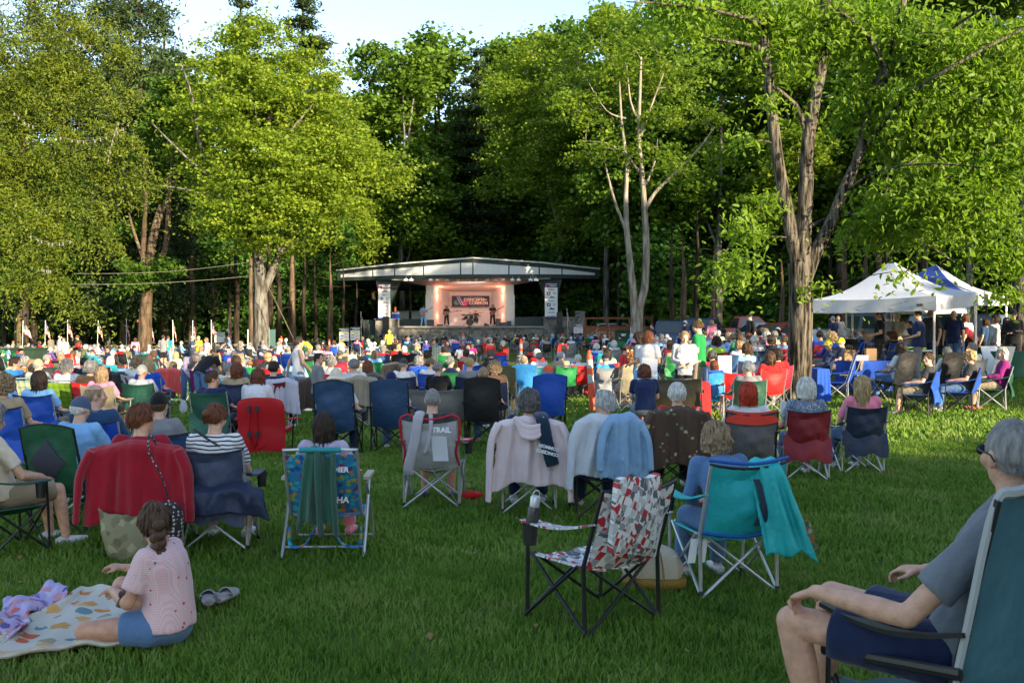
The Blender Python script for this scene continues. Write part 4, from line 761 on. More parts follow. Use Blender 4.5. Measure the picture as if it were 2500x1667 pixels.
# ---------------- flags ----------------
def flagmat():
    m, t, b, L = new_mat('flag_cloth'); uv = N(t, 'ShaderNodeUVMap'); sp = N(t, 'ShaderNodeSeparateXYZ'); L(uv.outputs[0], sp.inputs[0])
    def mth(op, a, b_=None):
        n_ = N(t, 'ShaderNodeMath', operation=op)
        for i, x in enumerate((a, b_)):
            if x is None: continue
            if isinstance(x, (int, float)): n_.inputs[i].default_value = x
            else: L(x, n_.inputs[i])
        return n_.outputs[0]
    u, v = sp.outputs[0], sp.outputs[1]; s = mth('MODULO', mth('FLOOR', mth('MULTIPLY', v, 12.999)), 2)
    mx = N(t, 'ShaderNodeMixRGB'); mx.inputs[1].default_value = (.42, .02, .03, 1); mx.inputs[2].default_value = (.68, .66, .64, 1); L(s, mx.inputs[0])
    can = mth('MULTIPLY', mth('LESS_THAN', u, .42), mth('LESS_THAN', v, .54))
    du = mth('SUBTRACT', mth('FRACT', mth('MULTIPLY', u, 14)), .5); dv = mth('SUBTRACT', mth('FRACT', mth('MULTIPLY', v, 9.3)), .5)
    st_ = mth('LESS_THAN', mth('ADD', mth('MULTIPLY', du, du), mth('MULTIPLY', dv, dv)), .07); bl = N(t, 'ShaderNodeMixRGB'); bl.inputs[1].default_value = (.02, .03, .12, 1); bl.inputs[2].default_value = (.65, .65, .65, 1); L(st_, bl.inputs[0])
    m2 = N(t, 'ShaderNodeMixRGB'); L(can, m2.inputs[0]); L(mx.outputs[0], m2.inputs[1]); L(bl.outputs[0], m2.inputs[2]); L(m2.outputs[0], b.inputs['Base Color']); b.inputs['Roughness'].default_value = .8; return m
FM = flagmat()
fdat = [(53, 785, 0), (108, 784, 1), (164, 783, 1), (236, 783, 1), (308, 781, 2), (369, 783, 2), (423, 783, 2), (469, 784, 2), (516, 783, 1), (558, 785, 2), (882, 763, 2), (1388, 756, 2)]
flab = ['far left flag, spread widest, above the dumpster', 'second flag from the left edge', 'flag standing behind the family in white', 'fourth flag from the left edge', 'narrow furled flag left of the forked tree trunk', 'narrow furled flag right of the forked tree trunk', 'flag behind the man in grey and the teal shirt', 'flag behind the yellow vested person', 'flag just left of the white sign board', 'small dark flag between the sign and the maple', 'flag at the left end of the stage by the sign boards', 'flag at the right stone wall beside the loudspeaker']
fm = []
for k, (sp_, dr) in enumerate(((.62, .75), (.34, .95), (.2, 1.05))):
    mb = MB(); mb.slab(lambda u, v: (sp_*u**.8*(.6+.4*v)+.03, .10*math.sin(u*14+v*3)*u**.3*(1.1-sp_), -v*.72-dr*u*(.35+.3*u)-.04), 22, 14, .006); fm.append(mb.mesh('flag', FM))
for (px, py, k), lb in zip(fdat, flab):
    d = 72 if px < 700 else 78; p = vat(px, d); tp = at(px, py, d).z; T = thing('flag_on_pole', 'small American '+lb, 'flag', p, rng.uniform(-.3, .3), 'American flags on white poles'); hh = tp-p[2]; T.rotation_euler = (0, rng.uniform(-.05, .05), 0)
    mb = MB(); mb.tube([(0, 0, -.1), (0, 0, hh)], .022, 6, caps=True); pl = part('flagpole', mb, MAT['silver'], T); mb = MB(); mb.ell((0, 0, hh+.02), (.04, .04, .04), 8, k2=6); part('finial', mb, MAT['white'], pl)
    o = obj('flag', fm[k], T, (0, 0, hh-.12)); o.scale = (1.15, 1, 1)
# ---------------- sign boards ----------------
def board(px, py0, py1, d, wd, stripe, lb, tilt=0.):
    a, b_ = at(px, py0, d), at(px, py1, d); hh = a.z-b_.z; T = thing('event_sign', lb, 'sign', (a.x, d, b_.z), tilt, 'event sign boards'); mb = MB(); mb.box((0, 0, hh/2), (wd, .03, hh), m=2); mb.box((0, -.018, hh*.86), (wd, .01, hh*.28), m=0); mb.box((0, -.018, hh*.62), (wd, .01, hh*.07), m=stripe)
    add_text(mb, 'CONCERTS ON THE', wd*.105, Matrix.Translation((0, -.026, hh*.93)), 2, .003); add_text(mb, 'COMMON', wd*.16, Matrix.Translation((.06, -.026, hh*.82)), 2, .004)
    for k in range(5): mb.box((wd*(-.22 if k % 2 else .2), -.019, hh*(.5-.1*k)), (wd*.34, .01, hh*.055), m=(6, 12, 10, 3, 6)[k])
    part('panel', mb, PM, T, smooth=False)
    for s in (-1, 1): mb = MB(); mb.tube([(s*wd*.4, .02, -(b_.z-G(a.x, d))), (s*wd*.4, .02, hh*.5)], .015, 5); part('leg', mb, MAT['silver'], T)
board(537, 810, 836, 72, .75, 8, 'white event sign with a green stripe at the stone wall beside the flags', .1)
board(840, 801, 832, 74, .72, 9, 'event sign with a yellow stripe, left of a pair by the stage', .06); board(867, 798, 830, 74, .72, 9, 'event sign with small pictures, right of a pair by the stage', -.12)
board(1412, 791, 813, 76, .7, 4, 'white event sign standing before the right stone wall', 0); board(1550, 789, 815, 70, .62, 8, 'event sign with a green stripe before the lattice fence', 0)
# ---------------- shrubs ----------------
def shrub(px, py, d, r, hh, lb, mat, red=False):
    p = vat(px, d); T = thing('shrub', lb, 'shrub', p, group='low shrubs at the foot of the stage'); cs = clusters([(V((0, 0, hh*.5)), (r, r*.6, hh*.5))], 14, .3); part('foliage', leafmesh('foliage', spread_leaves(cs, 34, .13, .3), .10, mat, up=.4), mat, T)
    mb = MB(); [mb.tube([(0, 0, 0), (a, b_, hh*.7)], [.03, .01], 5) for a, b_ in ((r*.3, 0), (-r*.3, .1), (0, -.2), (r*.5, .1), (-r*.5, -.1))]; part('stem', mb, BK['dark'], T)
REDL = leafmat('bronze_leaves', (.04, .015, .01), (.12, .05, .03), (.1, .03, .01), .2)
for px, d, r, hh, lb, m_ in ((892, 77, .7, .95, 'leafy shrub right of the paired event signs', 'maple'), (918, 77, .9, 1.25, 'large bright hosta-like shrub left of the loudspeaker', 'maple'), (975, 79, .5, .9, 'round shrub behind the person in yellow', 'wood'), (1073, 79, .5, 1.3, 'upright shrub against the stage wall', 'wood'), (1116, 79, .45, .7, 'small shrub left of the camera tripod', 'wood'), (1200, 79, .5, .75, 'small shrub right of the camera tripod', 'wood'), (1312, 79, .7, 1.3, 'spreading shrub at the right end of the stage wall', 'wood'), (1338, 79, .4, .8, 'small shrub beside the right loudspeaker', 'wood'), (1387, 79, .35, 1.0, 'yellow-green shrub under the right flag', 'maple'), (1250, 79, .8, 1.1, 'bronze leaved shrub against the stage wall', None), (822, 78, .7, .8, 'dark shrub left of the event signs', 'wood'), (700, 79, 1.0, .8, 'weedy bush left of the guy wire foot', 'deep')):
    shrub(px, 0, d, r, hh, lb, LM[m_] if m_ else REDL)
# ---------------- tents ----------------
CAN = M_('canopy_fabric', (.62, .645, .70), .7, .03, 2, .25, 6, bd=.02); CANB = M_('blue_canopy', (.012, .035, .22), .6, .06, 2, .2, 6, bd=.02)
_t = CAN.node_tree; _tr = N(_t, 'ShaderNodeBsdfTranslucent'); _tr.inputs[0].default_value = (.5, .52, .58, 1); _mx = N(_t, 'ShaderNodeMixShader'); _mx.inputs[0].default_value = .25
_t.links.new(_t.nodes['Principled BSDF'].outputs[0], _mx.inputs[1]); _t.links.new(_tr.outputs[0], _mx.inputs[2]); _t.links.new(_mx.outputs[0], _t.nodes['Material Output'].inputs[0])
def tent(cs, peak, vh, label, mats, poles=(0, 1, 2, 3), txt=None):
    """cs: four eave-bottom corners (front-left, front-right, back-right, back-left)"""
    cs = [V(c) for c in cs]; peak = V(peak); T = thing('canopy_tent', label, 'tent', ((cs[0]+cs[2])/2).xy.to_3d()); o = -V(T.location); cs = [c+o for c in cs]; pk = peak+o
    for i in range(4):
        a, b_ = cs[i]+V((0, 0, vh)), cs[(i+1) % 4]+V((0, 0, vh)); mm = mats[i]
        def fn(u, v, a=a, b_=b_):
            e = a.lerp(b_, u); p = e.lerp(pk, v); p.z -= .26*math.sin(math.pi*v)*(1-.25*math.sin(math.pi*u))*(1-v*.3); p.z -= .05*math.sin(math.pi*u)*(1-v); return p
        mb = MB(); mb.slab(fn, 14, 12, .008); part('roof_panel', mb, mm, T)
        out_ = (b_-a).cross(V((0, 0, 1))).normalized(); mid = (a+b_)/2-V((pk.x, pk.y, 0)); out_ = out_ if out_.dot(mid) > 0 else -out_
        def fv(u, v, a=a, b_=b_, out_=out_): p = a.lerp(b_, u); p.z -= .05*math.sin(math.pi*u)*(1-v*.4)+vh*v; return p+out_*(.012+.012*math.sin(u*23+v*2))
        mb = MB(); mb.slab(fv, 24, 3, .006); vl = part('valance', mb, CAN if i != 9 else mm, T)
        if txt and i in txt:
            s_, sz_ = txt[i]; e = (b_-a).normalized()
            if e.cross(V((0, 0, 1))).dot(out_) < 0: e = -e
            Mx = Matrix.Translation((a+b_)/2+out_*.045-V((0, 0, vh*.55))) @ Matrix(((e.x, -out_.x, 0, 0), (e.y, -out_.y, 0, 0), (0, 0, 1, 0), (0, 0, 0, 1))); mb = MB(); add_text(mb, s_, sz_, Mx, 0, .004); part('lettering', mb, BLU, vl, smooth=False)
    for k in poles:
        c = cs[k]; ctr = V((pk.x, pk.y, 0)); inn = (ctr-V((c.x, c.y, 0))).normalized()*.06; wx, wy = (c-o+inn).x, (c-o+inn).y; g = G(wx, wy)
        mb = MB(); mb.box((c.x+inn.x, c.y+inn.y, (c.z+vh+g)/2), (.045, .045, c.z+vh-g)); mb.box((c.x+inn.x, c.y+inn.y, g+.55), (.055, .055, 1.1)); mb.box((c.x+inn.x, c.y+inn.y, g+.02), (.14, .14, .03)); part('leg', mb, MAT['silver'], T, smooth=False)
    for k in range(4):
        a, b_ = cs[k], cs[(k+1) % 4]; mb = MB(); q = 4
        for j in range(q):
            p0, p1 = a.lerp(b_, j/q), a.lerp(b_, (j+1)/q); z0, z1 = (.22, -.02) if j % 2 else (-.02, .22); mb.tube([p0+V((0, 0, z0+.0)), p1+V((0, 0, z1))], .012, 5); mb.tube([p0+V((0, 0, z1)), p1+V((0, 0, z0))], .012, 5)
        part('truss', mb, MAT['silver'], T)
    return T
FR_ = at(2284, 757, 25.0); FL_ = at(1976, 764, 27.4); BR_ = at(2388, 744, 27.4); BL_ = FL_+(BR_-FR_)+V((0, .6, -.15)); PK_ = at(2177, 636, 27.4)
t1 = tent([FL_, FR_, BR_, BL_], PK_, .36, 'white pop-up canopy tent right of the big tree', [CAN]*4)
mb = MB(); mb.box((0, 0, 0), (.2, .004, .1), m=0); e = (FR_-FL_).normalized(); mb.prism([(-.08, -.02), (-.04, .03), (0, 0), (.03, .035), (.09, -.02)], -.008, -.003, 1)
lg = part('logo', mb, [M_('badge_grey', (.35, .36, .32), .6, .02, 2, 0), MAT['dark']], t1, smooth=False); lg.location = FR_.lerp(FL_, .13)+V((0, 0, .14))-V(t1.location)+V((.02, -.075, 0)); lg.rotation_euler = (0, 0, math.atan2(e.y, e.x))
B2 = at(2461, 744, 31.5); B1 = BR_+V((.05, .25, 0)); B4 = B1+V((-3.0, 1.9, 0)); B3 = B2+V((-3.0, 1.9, 0)); PB_ = at(2283, 645, 31.0)
t2 = tent([B1, B2, B3, B4], PB_, .34, 'second canopy tent with a blue roof panel and a telephone number', [CAN, CAN, CANB, CANB], poles=(0, 1, 2, 3), txt={0: ('603·396·3379', .21)})
tb = at(2120, 762, 36); tent([at(2165, 766, 33), at(2352, 764, 33.5), at(2368, 764, 37), at(2180, 766, 37)], at(2270, 735, 35.3), .16, 'low dark blue canopy behind the white tent', [CANB]*4)
e = (B1-B4).normalized(); mid = B1.lerp(B4, .5)+V((0, 0, .3)); up_ = (V(PB_)-mid); up_ = (up_-e*up_.dot(e)).normalized(); n_ = e.cross(up_); pc = mid.lerp(V(PB_), .34)+e*.12+n_*.0-V((0, 0, .22))+n_*.06-V(t2.location)
mb = MB(); add_text(mb, 'Kind', .42, Matrix.Translation(pc) @ Matrix(((e.x, -n_.x, up_.x, 0), (e.y, -n_.y, up_.y, 0), (e.z, -n_.z, up_.z, 0), (0, 0, 0, 1))), 0, .012, ex=.01, shear=.25); part('lettering', mb, WH, t2, smooth=False)
# ---------------- people ----------------
def hmat(c, yaw=0., pitch=0., roll=0.): return Matrix.Translation(c) @ Matrix.Rotation(R(yaw), 4, 'Z') @ Matrix.Rotation(R(pitch), 4, 'X') @ Matrix.Rotation(R(roll), 4, 'Y')
HR = (.076, .096, .118)
def add_head(mb, Mh):
    def P(x, y, z): return Mh @ V((x, y, z))
    rot = Mh.to_3x3()
    mb.ell(P(0, -.008, .022), (.076, .094, .098), 18, rot=rot); mb.ell(P(0, .022, -.045), (.058, .066, .072), 16, rot=rot); mb.ell(P(0, .058, -.088), (.028, .028, .026), 12, rot=rot)
    mb.ell(P(0, .083, .028), (.05, .014, .013), 12, rot=rot); mb.cap(P(0, .088, .018), P(0, .106, -.022), .010, .015, 8); mb.ell(P(0, .09, -.058), (.024, .012, .007), 10, rot=rot); mb.ell(P(0, .088, -.069), (.02, .012, .007), 10, rot=rot)
    for s in (-1, 1): mb.ell(P(s*.045, .06, -.02), (.026, .024, .028), 10, rot=rot); mb.ell(P(s*.079, -.012, -.008), (.011, .02, .033), 10, rot=rot)
def add_hand(mb, wr, d, pal, side, curl=.45, sc=1., fr=.0085):
    """d: direction of the hand, pal: palm normal, side: direction towards the thumb"""
    d = V(d).normalized(); pal = V(pal); pal = (pal-d*pal.dot(d)).normalized(); side = d.cross(pal)*(1 if d.cross(pal).dot(V(side)) > 0 else -1)
    mb.loft([(wr-d*.02, .026*sc, .02*sc), (wr+d*.02*sc, .034*sc, .018*sc), (wr+d*.06*sc, .042*sc, .016*sc), (wr+d*.095*sc, .041*sc, .014*sc)], side, 12)
    for i, (o, l) in enumerate(((.03, .068), (.0105, .078), (-.0095, .072), (-.029, .056))):
        p = wr+d*.09*sc+side*o*sc; dd = d+side*(o*1.5); c = curl*(1+.12*i)
        for k, f in enumerate((.45, .32, .26)):
            q = p+(dd*math.cos(c*(k+.5))+pal*math.sin(c*(k+.5))).normalized()*l*f*sc; mb.cap(p, q, fr*(1.02-.1*k)*sc, fr*(.95-.1*k)*sc, 8); p = q
    p = wr+d*.03*sc+side*.028*sc; q = p+(d*.6+side*.75+pal*.35).normalized()*.042*sc; mb.cap(p, q, .0125*sc, .0105*sc, 8); q2 = q+(d*.9+side*.25+pal*.35).normalized()*.032*sc; mb.cap(q, q2, .0105*sc, .0088*sc, 8)
def pose(nm, **k):
    """joint table; origin on the ground, facing +y, right hand side = +x"""
    st = dict(pel=(0, 0, .95), wai=(0, .0, 1.10), che=(0, .0, 1.30), nk=(0, -.01, 1.46), hd=(0, .02, 1.61), yaw=0, pit=0, rol=0, sh=.175, shz=1.415, hipw=.09, elL=(-.24, -.03, 1.13), wrL=(-.25, .06, .90), elR=(.24, -.03, 1.13), wrR=(.25, .06, .90), knL=(-.10, .03, .50), anL=(-.10, -.01, .085), knR=(.10, .03, .50), anR=(.10, -.01, .085), hipz=.92, hipy=0, ft=1, hdL=None, hdR=None, tw=0, curl=.5)
    se = dict(pel=(0, -.13, .50), wai=(0, -.165, .64), che=(0, -.21, .83), nk=(0, -.225, .985), hd=(0, -.195, 1.13), yaw=0, pit=0, rol=0, sh=.17, shz=.945, hipw=.09, elL=(-.28, -.14, .69), wrL=(-.27, .10, .67), elR=(.28, -.14, .69), wrR=(.27, .10, .67), knL=(-.14, .30, .50), anL=(-.15, .36, .085), knR=(.14, .30, .50), anR=(.15, .36, .085), hipz=.48, hipy=-.12, ft=1, hdL=None, hdR=None, tw=0, curl=.5)
    d = dict(se if nm == 'sit' else st); d.update(k); return d
POSES = {
 'sit': pose('sit'), 'sitL': pose('sit', yaw=55, wrR=(.10, .14, .62), elR=(.25, -.10, .68)), 'sitR': pose('sit', yaw=-60, elL=(-.24, -.08, .68), wrL=(-.06, .16, .60)), 'sitl': pose('sit', yaw=22, pit=-4), 'sitr': pose('sit', yaw=-25, pit=-14, wrL=(-.12, .18, .62), wrR=(.08, .2, .60), elL=(-.24, -.05, .66), elR=(.24, -.05, .66)),
 'lean': pose('sit', che=(0, -.05, .82), nk=(0, .02, .96), hd=(0, .08, 1.09), wai=(0, -.10, .65), shz=.93, pit=-10, elL=(-.22, .08, .68), elR=(.22, .08, .68), wrL=(-.08, .28, .60), wrR=(.08, .28, .62)),
 'up': pose('sit', elL=(-.33, -.16, 1.08), wrL=(-.12, -.14, 1.27), elR=(.34, -.18, 1.10), wrR=(.14, -.16, 1.28)),
 'stand': pose('st'), 'standL': pose('st', yaw=60), 'standR': pose('st', yaw=-50, wrR=(.16, .2, 1.08)), 'hold': pose('st', pit=-22, yaw=10, elL=(-.22, -.04, 1.14), wrL=(-.10, .2, 1.06), elR=(.22, -.04, 1.14), wrR=(.08, .2, 1.08)),
 'walk': pose('st', pel=(0, 0, .93), hipz=.9, knL=(-.09, .20, .50), anL=(-.09, .22, .09), knR=(.09, -.02, .49), anR=(.09, -.32, .16), elL=(-.24, -.14, 1.15), wrL=(-.27, -.18, .92), elR=(.24, .05, 1.14), wrR=(.22, .22, .98)),
 'arms': pose('st', elL=(-.23, .0, 1.13), wrL=(.06, .19, 1.13), elR=(.23, .0, 1.13), wrR=(-.06, .16, 1.18)),
 'hip': pose('st', yaw=15, elR=(.36, -.08, 1.18), wrR=(.19, .04, 1.02), wrL=(-.2, .2, 1.05)), 'phone': pose('st', pit=-12, elL=(-.22, .02, 1.13), wrL=(-.08, .27, 1.24), elR=(.22, .02, 1.13), wrR=(.06, .26, 1.22)),
 'bend': pose('st', wai=(0, .10, 1.07), che=(0, .28, 1.17), nk=(0, .42, 1.22), hd=(0, .54, 1.24), shz=1.24, shy=.36, pit=-50, elL=(-.23, .46, 1.0), wrL=(-.14, .6, .83), elR=(.24, .42, .98), wrR=(.17, .55, .80)),
 'play': pose('st', elL=(-.26, .06, 1.16), wrL=(-.36, .26, 1.22), elR=(.28, .02, 1.16), wrR=(.10, .20, 1.06), knL=(-.14, .05, .5), anL=(-.18, .02, .085), knR=(.13, 0, .5), anR=(.17, -.03, .085)),
 'drum': pose('sit', che=(0, -.10, .84), nk=(0, -.08, .99), hd=(0, -.04, 1.13), wrL=(-.14, .26, .80), wrR=(.16, .26, .82)),
 'floor': pose('sit', pel=(0, -.1, .12), wai=(0, -.12, .27), che=(0, -.13, .46), nk=(0, -.12, .62), hd=(0, -.08, .76), shz=.575, hipz=.12, hipy=-.08, knL=(-.32, .18, .16), anL=(.02, .3, .07), knR=(.32, .18, .16), anR=(-.02, .36, .07), elL=(-.25, .0, .36), wrL=(-.18, .2, .24), elR=(.25, .0, .36), wrR=(.18, .2, .24)),
}
def joints(p):
    J = {k: (V(v) if isinstance(v, tuple) else v) for k, v in p.items()}; d = (J['nk']-J['che']).normalized(); sy = p.get('shy', J['nk'].y-.0*d.y)
    rt = V((math.cos(R(p['tw'])), math.sin(R(p['tw'])), 0)); c = V((J['nk'].x, sy, p['shz'])); J['rt'] = rt; J['shL'] = c-rt*p['sh']; J['shR'] = c+rt*p['sh']
    J['hipL'] = V((J['pel'].x-p['hipw'], p['hipy'], p['hipz'])); J['hipR'] = V((J['pel'].x+p['hipw'], p['hipy'], p['hipz'])); return J
def torso_secs(J, e, hips=True, neck=True, w_=1.):
    up = (J['che']-J['wai']).normalized(); s = J['pel']; o = []
    if hips: o += [(s-(J['wai']-s).normalized()*.11, .10*w_+e, .08+e), (s-(J['wai']-s).normalized()*.05, .155*w_+e, .115*w_+e)]
    o += [(s, .165*w_+e, .12*w_+e), (J['wai'], .142*w_+e, .108*w_+e), (J['che'], .165*w_+e, .118*w_+e), (J['che'].lerp(J['nk'], .55), .17*w_+e*1.1, .098*w_+e), (J['che'].lerp(J['nk'], .85), .115*w_+e, .074+e)]
    if neck: o += [(J['nk']+V((0, 0, .005)), .062+e, .060+e), (J['nk'].lerp(J['hd'], .45), .054, .056), (J['hd']-V((0, 0, .02)), .05, .05)]
    else: o += [(J['nk']+(J['nk']-J['che']).normalized()*.018, .07, .068)]
    return o
_cache = {}
def P_body(pn, detail=.0125):
    J = joints(POSES[pn]); mb = MB(); mb.loft(torso_secs(J, 0), J['rt']); add_head(mb, hmat(J['hd'], J['yaw'], J['pit'], J['rol']))
    for s, sx_ in (('L', -1), ('R', 1)):
        sh, el, wr = J['sh'+s], J['el'+s], J['wr'+s]; mb.cap(sh, el, .052, .038); mb.cap(el, el.lerp(wr, .35), .038, .041); mb.cap(el.lerp(wr, .35), wr, .041, .026)
        d = (wr-el).normalized(); inn = V((-sx_, 0, -.4)) if abs(d.z) > .6 else V((0, 0, -1)); add_hand(mb, wr, J['hd'+s] or d, inn, V((-sx_*.6, .6, .4)), J['curl'])
        hp, kn, an = J['hip'+s], J['kn'+s], J['an'+s]; mb.cap(hp, kn, .088, .056); mb.cap(kn, kn.lerp(an, .35), .056, .058); mb.cap(kn.lerp(an, .35), an, .058, .037)
        f = V((kn.x-hp.x, max(.1, kn.y-hp.y)+.15, 0)).normalized() if pn not in ('floor',) else V((-sx_, .5, 0)).normalized(); mb.cap(an+V((0, 0, -.035))-f*.03, an+f*.14+V((0, 0, -.058)), .036, .024)
    return remesh(mb, detail, 2, name='body', mats=[MAT['skin']])
def P_shirt(pn, kind='s', wd=1.):
    J = joints(POSES[pn]); mb = MB(); u0 = (J['wai']-J['pel']).normalized(); stnd = POSES[pn]['pel'][2] > .6; sec = [(J['pel']-u0*(.10 if stnd else .03), .192*wd, .148*wd), (J['pel']-u0*(.03 if stnd else .0), .190*wd, .146*wd)]+torso_secs(J, .020, False, False, wd)[1:]; mb.loft(sec, J['rt'])
    for s in 'LR':
        sh, el, wr = J['sh'+s], J['el'+s], J['wr'+s]
        if kind == 'n': continue
        mb.cap(sh+(J['nk']-sh)*.25, sh, .052, .066)
        if kind == 's': mb.tube([sh, sh.lerp(el, .35), sh.lerp(el, .72)], [.068, .068, .066], 14)
        else: mb.cap(sh, el, .066, .054); mb.tube([el, el.lerp(wr, .5), el.lerp(wr, .97)], [.054, .05, .04], 14)
    return remesh(mb, .0125, 2, .009, 9., 'shirt', [MAT['cloth']])
def P_pants(pn, kind='l'):
    sf = POSES[pn].get('sf', .90)
    J = joints(POSES[pn]); mb = MB(); pl = J['pel']; up = (J['wai']-pl).normalized(); mb.loft([(pl-up*.12, .11, .095), (pl-up*.06, .168, .128), (pl+up*.0, .168, .13), (pl+up*.06, .15, .118)], J['rt'])
    for s in 'LR':
        hp, kn, an = J['hip'+s], J['kn'+s], J['an'+s]
        if kind == 's': mb.tube([hp, hp.lerp(kn, sf*.55), hp.lerp(kn, sf)], [.112, .104, .094], 14)
        else: mb.cap(hp, kn, .108, .076); mb.tube([kn, kn.lerp(an, .4), kn.lerp(an, .95)], [.076, .076, .06], 14)
    return remesh(mb, .0145, 2, .006, 8., 'trousers', [MAT['cloth']])
MAT['eyew'] = M_('eye_white', (.35, .33, .32), .3, .02, 3, 0)
def P_shoe(pn, s):
    J = joints(POSES[pn]); mb = MB()
    if 1:
        hp, kn, an = J['hip'+s], J['kn'+s], J['an'+s]; f = V((kn.x-hp.x, max(.1, kn.y-hp.y)+.15, 0)).normalized()
        b_ = V((an.x, an.y, an.z-.045)); x = f.cross(V((0, 0, 1)))
        mb.loft([(b_-f*.085, .03, .03), (b_-f*.05, .04, .046), (b_+f*.03, .044, .045), (b_+f*.12, .05, .034), (b_+f*.18, .036, .024)], x, 12)
    return mb.mesh('shoe', MAT['plastic'])
def P_eye(pn, s):
    J = joints(POSES[pn]); Mh = hmat(J['hd'], J['yaw'], J['pit'], J['rol']); mb = MB(); rot = Mh.to_3x3()
    mb.ell(Mh @ V((s*.030, .079, .004)), (.012, .009, .0055), 10, 0, rot, 6); mb.ell(Mh @ V((s*.030, .0855, .004)), (.0055, .0035, .0048), 8, 1, rot, 6)
    return mb.mesh('eye', [MAT['eyew'], MAT['dark']])
def hair_mesh(style):
    """in head space: face towards +y"""
    sd_ = V((hash(style) % 17 if 0 else len(style)*3.1, 2.2, 1.1)); nphi, nv = 40, 22; a0 = 0.
    par = dict(short=(.50, .98, 1.42, .016, .22), crop=(.46, .95, 1.36, .007, .05), bald=(9, 1.0, 1.38, .006, .06), bob=(.62, 1.85, 1.95, .030, .16), wavy=(.58, 1.65, 1.75, .034, .45), long=(.62, 2.9, 3.2, .026, .16), vlong=(.62, 3.8, 4.3, .026, .2), curly=(.50, 1.35, 1.60, .040, .8), tied=(.52, 1.05, 1.45, .010, .06), under=(.98, 1.05, 1.45, .010, .1), pixie=(.48, 1.12, 1.52, .022, .35))[style]
    fr, sd, bk, th, rough = par; mb = MB(); start = .62 if style == 'bald' else .0; G_ = []
    for lay in (0, 1):
        g = []
        for j in range(nv+1):
            row = []
            for i in range(nphi):
                phi = 2*math.pi*i/nphi; f = abs(((phi+math.pi) % (2*math.pi))-math.pi)/math.pi      # 0 front .. 1 back
                if style == 'bald': e = start+.02+(sd-start)*sst((f-.30)/.05)+(bk-sd)*sst((f-.5)/.25)
                else: e = fr+(sd-fr)*sst((f-.20)/.13)+(bk-sd)*sst((f-.45)/.25)
                s = start+(e-start)*j/nv; t = min(s, 1.02)*math.pi/2; k = th*(1 if lay == 0 else -.35); k *= min(1, .35+(e-s)/max(.01, e-start)*3) if style in ('short', 'crop', 'tied', 'under', 'bald') else 1
                nn = noise.noise(V((math.cos(phi)*2.2, math.sin(phi)*2.2, s*2.6))*(2.1 if style in ('curly', 'wavy') else 1.1)+sd_)
                rid = math.sin(phi*17+nn*6+s*1.2)*.10+math.sin(phi*31+s*2)*.05
                k2 = k*(1+rough*nn*1.8+rid+.32*noise.noise(V((math.cos(phi)*9, math.sin(phi)*9, s*5))+sd_)) if lay == 0 else k
                x, y = -math.sin(phi), math.cos(phi); q = math.sin(t); ra, rb, rc = HR[0]+k2, HR[1]+k2, HR[2]+k2*.9
                z = rc*math.cos(t); drop = max(0, s-1.02)*.125
                if drop > 0: tp = 1-(.12 if style in ('bob', 'wavy') else .22)*min(1, drop/.25)-(.5*min(1, drop/.06) if style in ('short', 'crop', 'tied', 'under', 'bald', 'pixie') else 0)*.35; q *= tp; z -= drop
                row.append(V((x*ra*q, y*rb*q-.006, z)))
            g.append(row)
        G_.append(g)
    rs = G_[0]+G_[1][::-1]
    if start == 0: mb.rings(rs[1:-1])
    else: mb.rings(rs)
    if style not in ('bald', 'curly', 'crop', 'under'):
        r_ = random.Random(len(style)*7+3)
        for _ in range(170):
            phi = r_.uniform(0, 6.283); f = abs(((phi+math.pi) % (2*math.pi))-math.pi)/math.pi; e = fr+(sd-fr)*sst((f-.20)/.13)+(bk-sd)*sst((f-.45)/.25); s0 = r_.uniform(.05, e*.85); ln = min(e*1.04-s0, r_.uniform(.25, .7)*(1.6 if e > 1.9 else 1)); pts = []; dr = r_.uniform(-.25, .25); up = r_.uniform(.0, .010)
            for q_ in range(5):
                s = s0+ln*q_/4; t = min(s, 1.02)*math.pi/2; ph = phi+dr*q_/4; k2 = th*.9+.003+up*math.sin(q_/4*3.1); q = math.sin(t); z = (HR[2]+k2)*math.cos(t); drop = max(0, s-1.02)*.125
                if drop > 0: q *= 1-.14*min(1, drop/.25)-(.17*min(1, drop/.06) if bk < 1.6 else 0); z -= drop
                pts.append(V((-math.sin(ph)*(HR[0]+k2)*q, math.cos(ph)*(HR[1]+k2)*q-.006, z)))
            mb.tube(pts, [.004, .0065, .0065, .005, .001], 4, flat=.5)
    if style == 'tied': mb.ell((0, -.125, .02), (.036, .038, .034), 12)
    if style == 'curly':
        for _ in range(150): u_ = V(rng.normal(0, 1, 3)).normalized(); u_ = u_ if not (u_.y > .45 and u_.z < .45) else V((u_.x, -u_.y, u_.z)); p = V((u_.x*(HR[0]+.034), u_.y*(HR[1]+.034), u_.z*(HR[2]+.03))) if u_.z > -.6 else V((0, -.1, 0)); mb.ell(p, (.017, .017, .015), 7, k2=5)
    return mb
HAIRM = {}
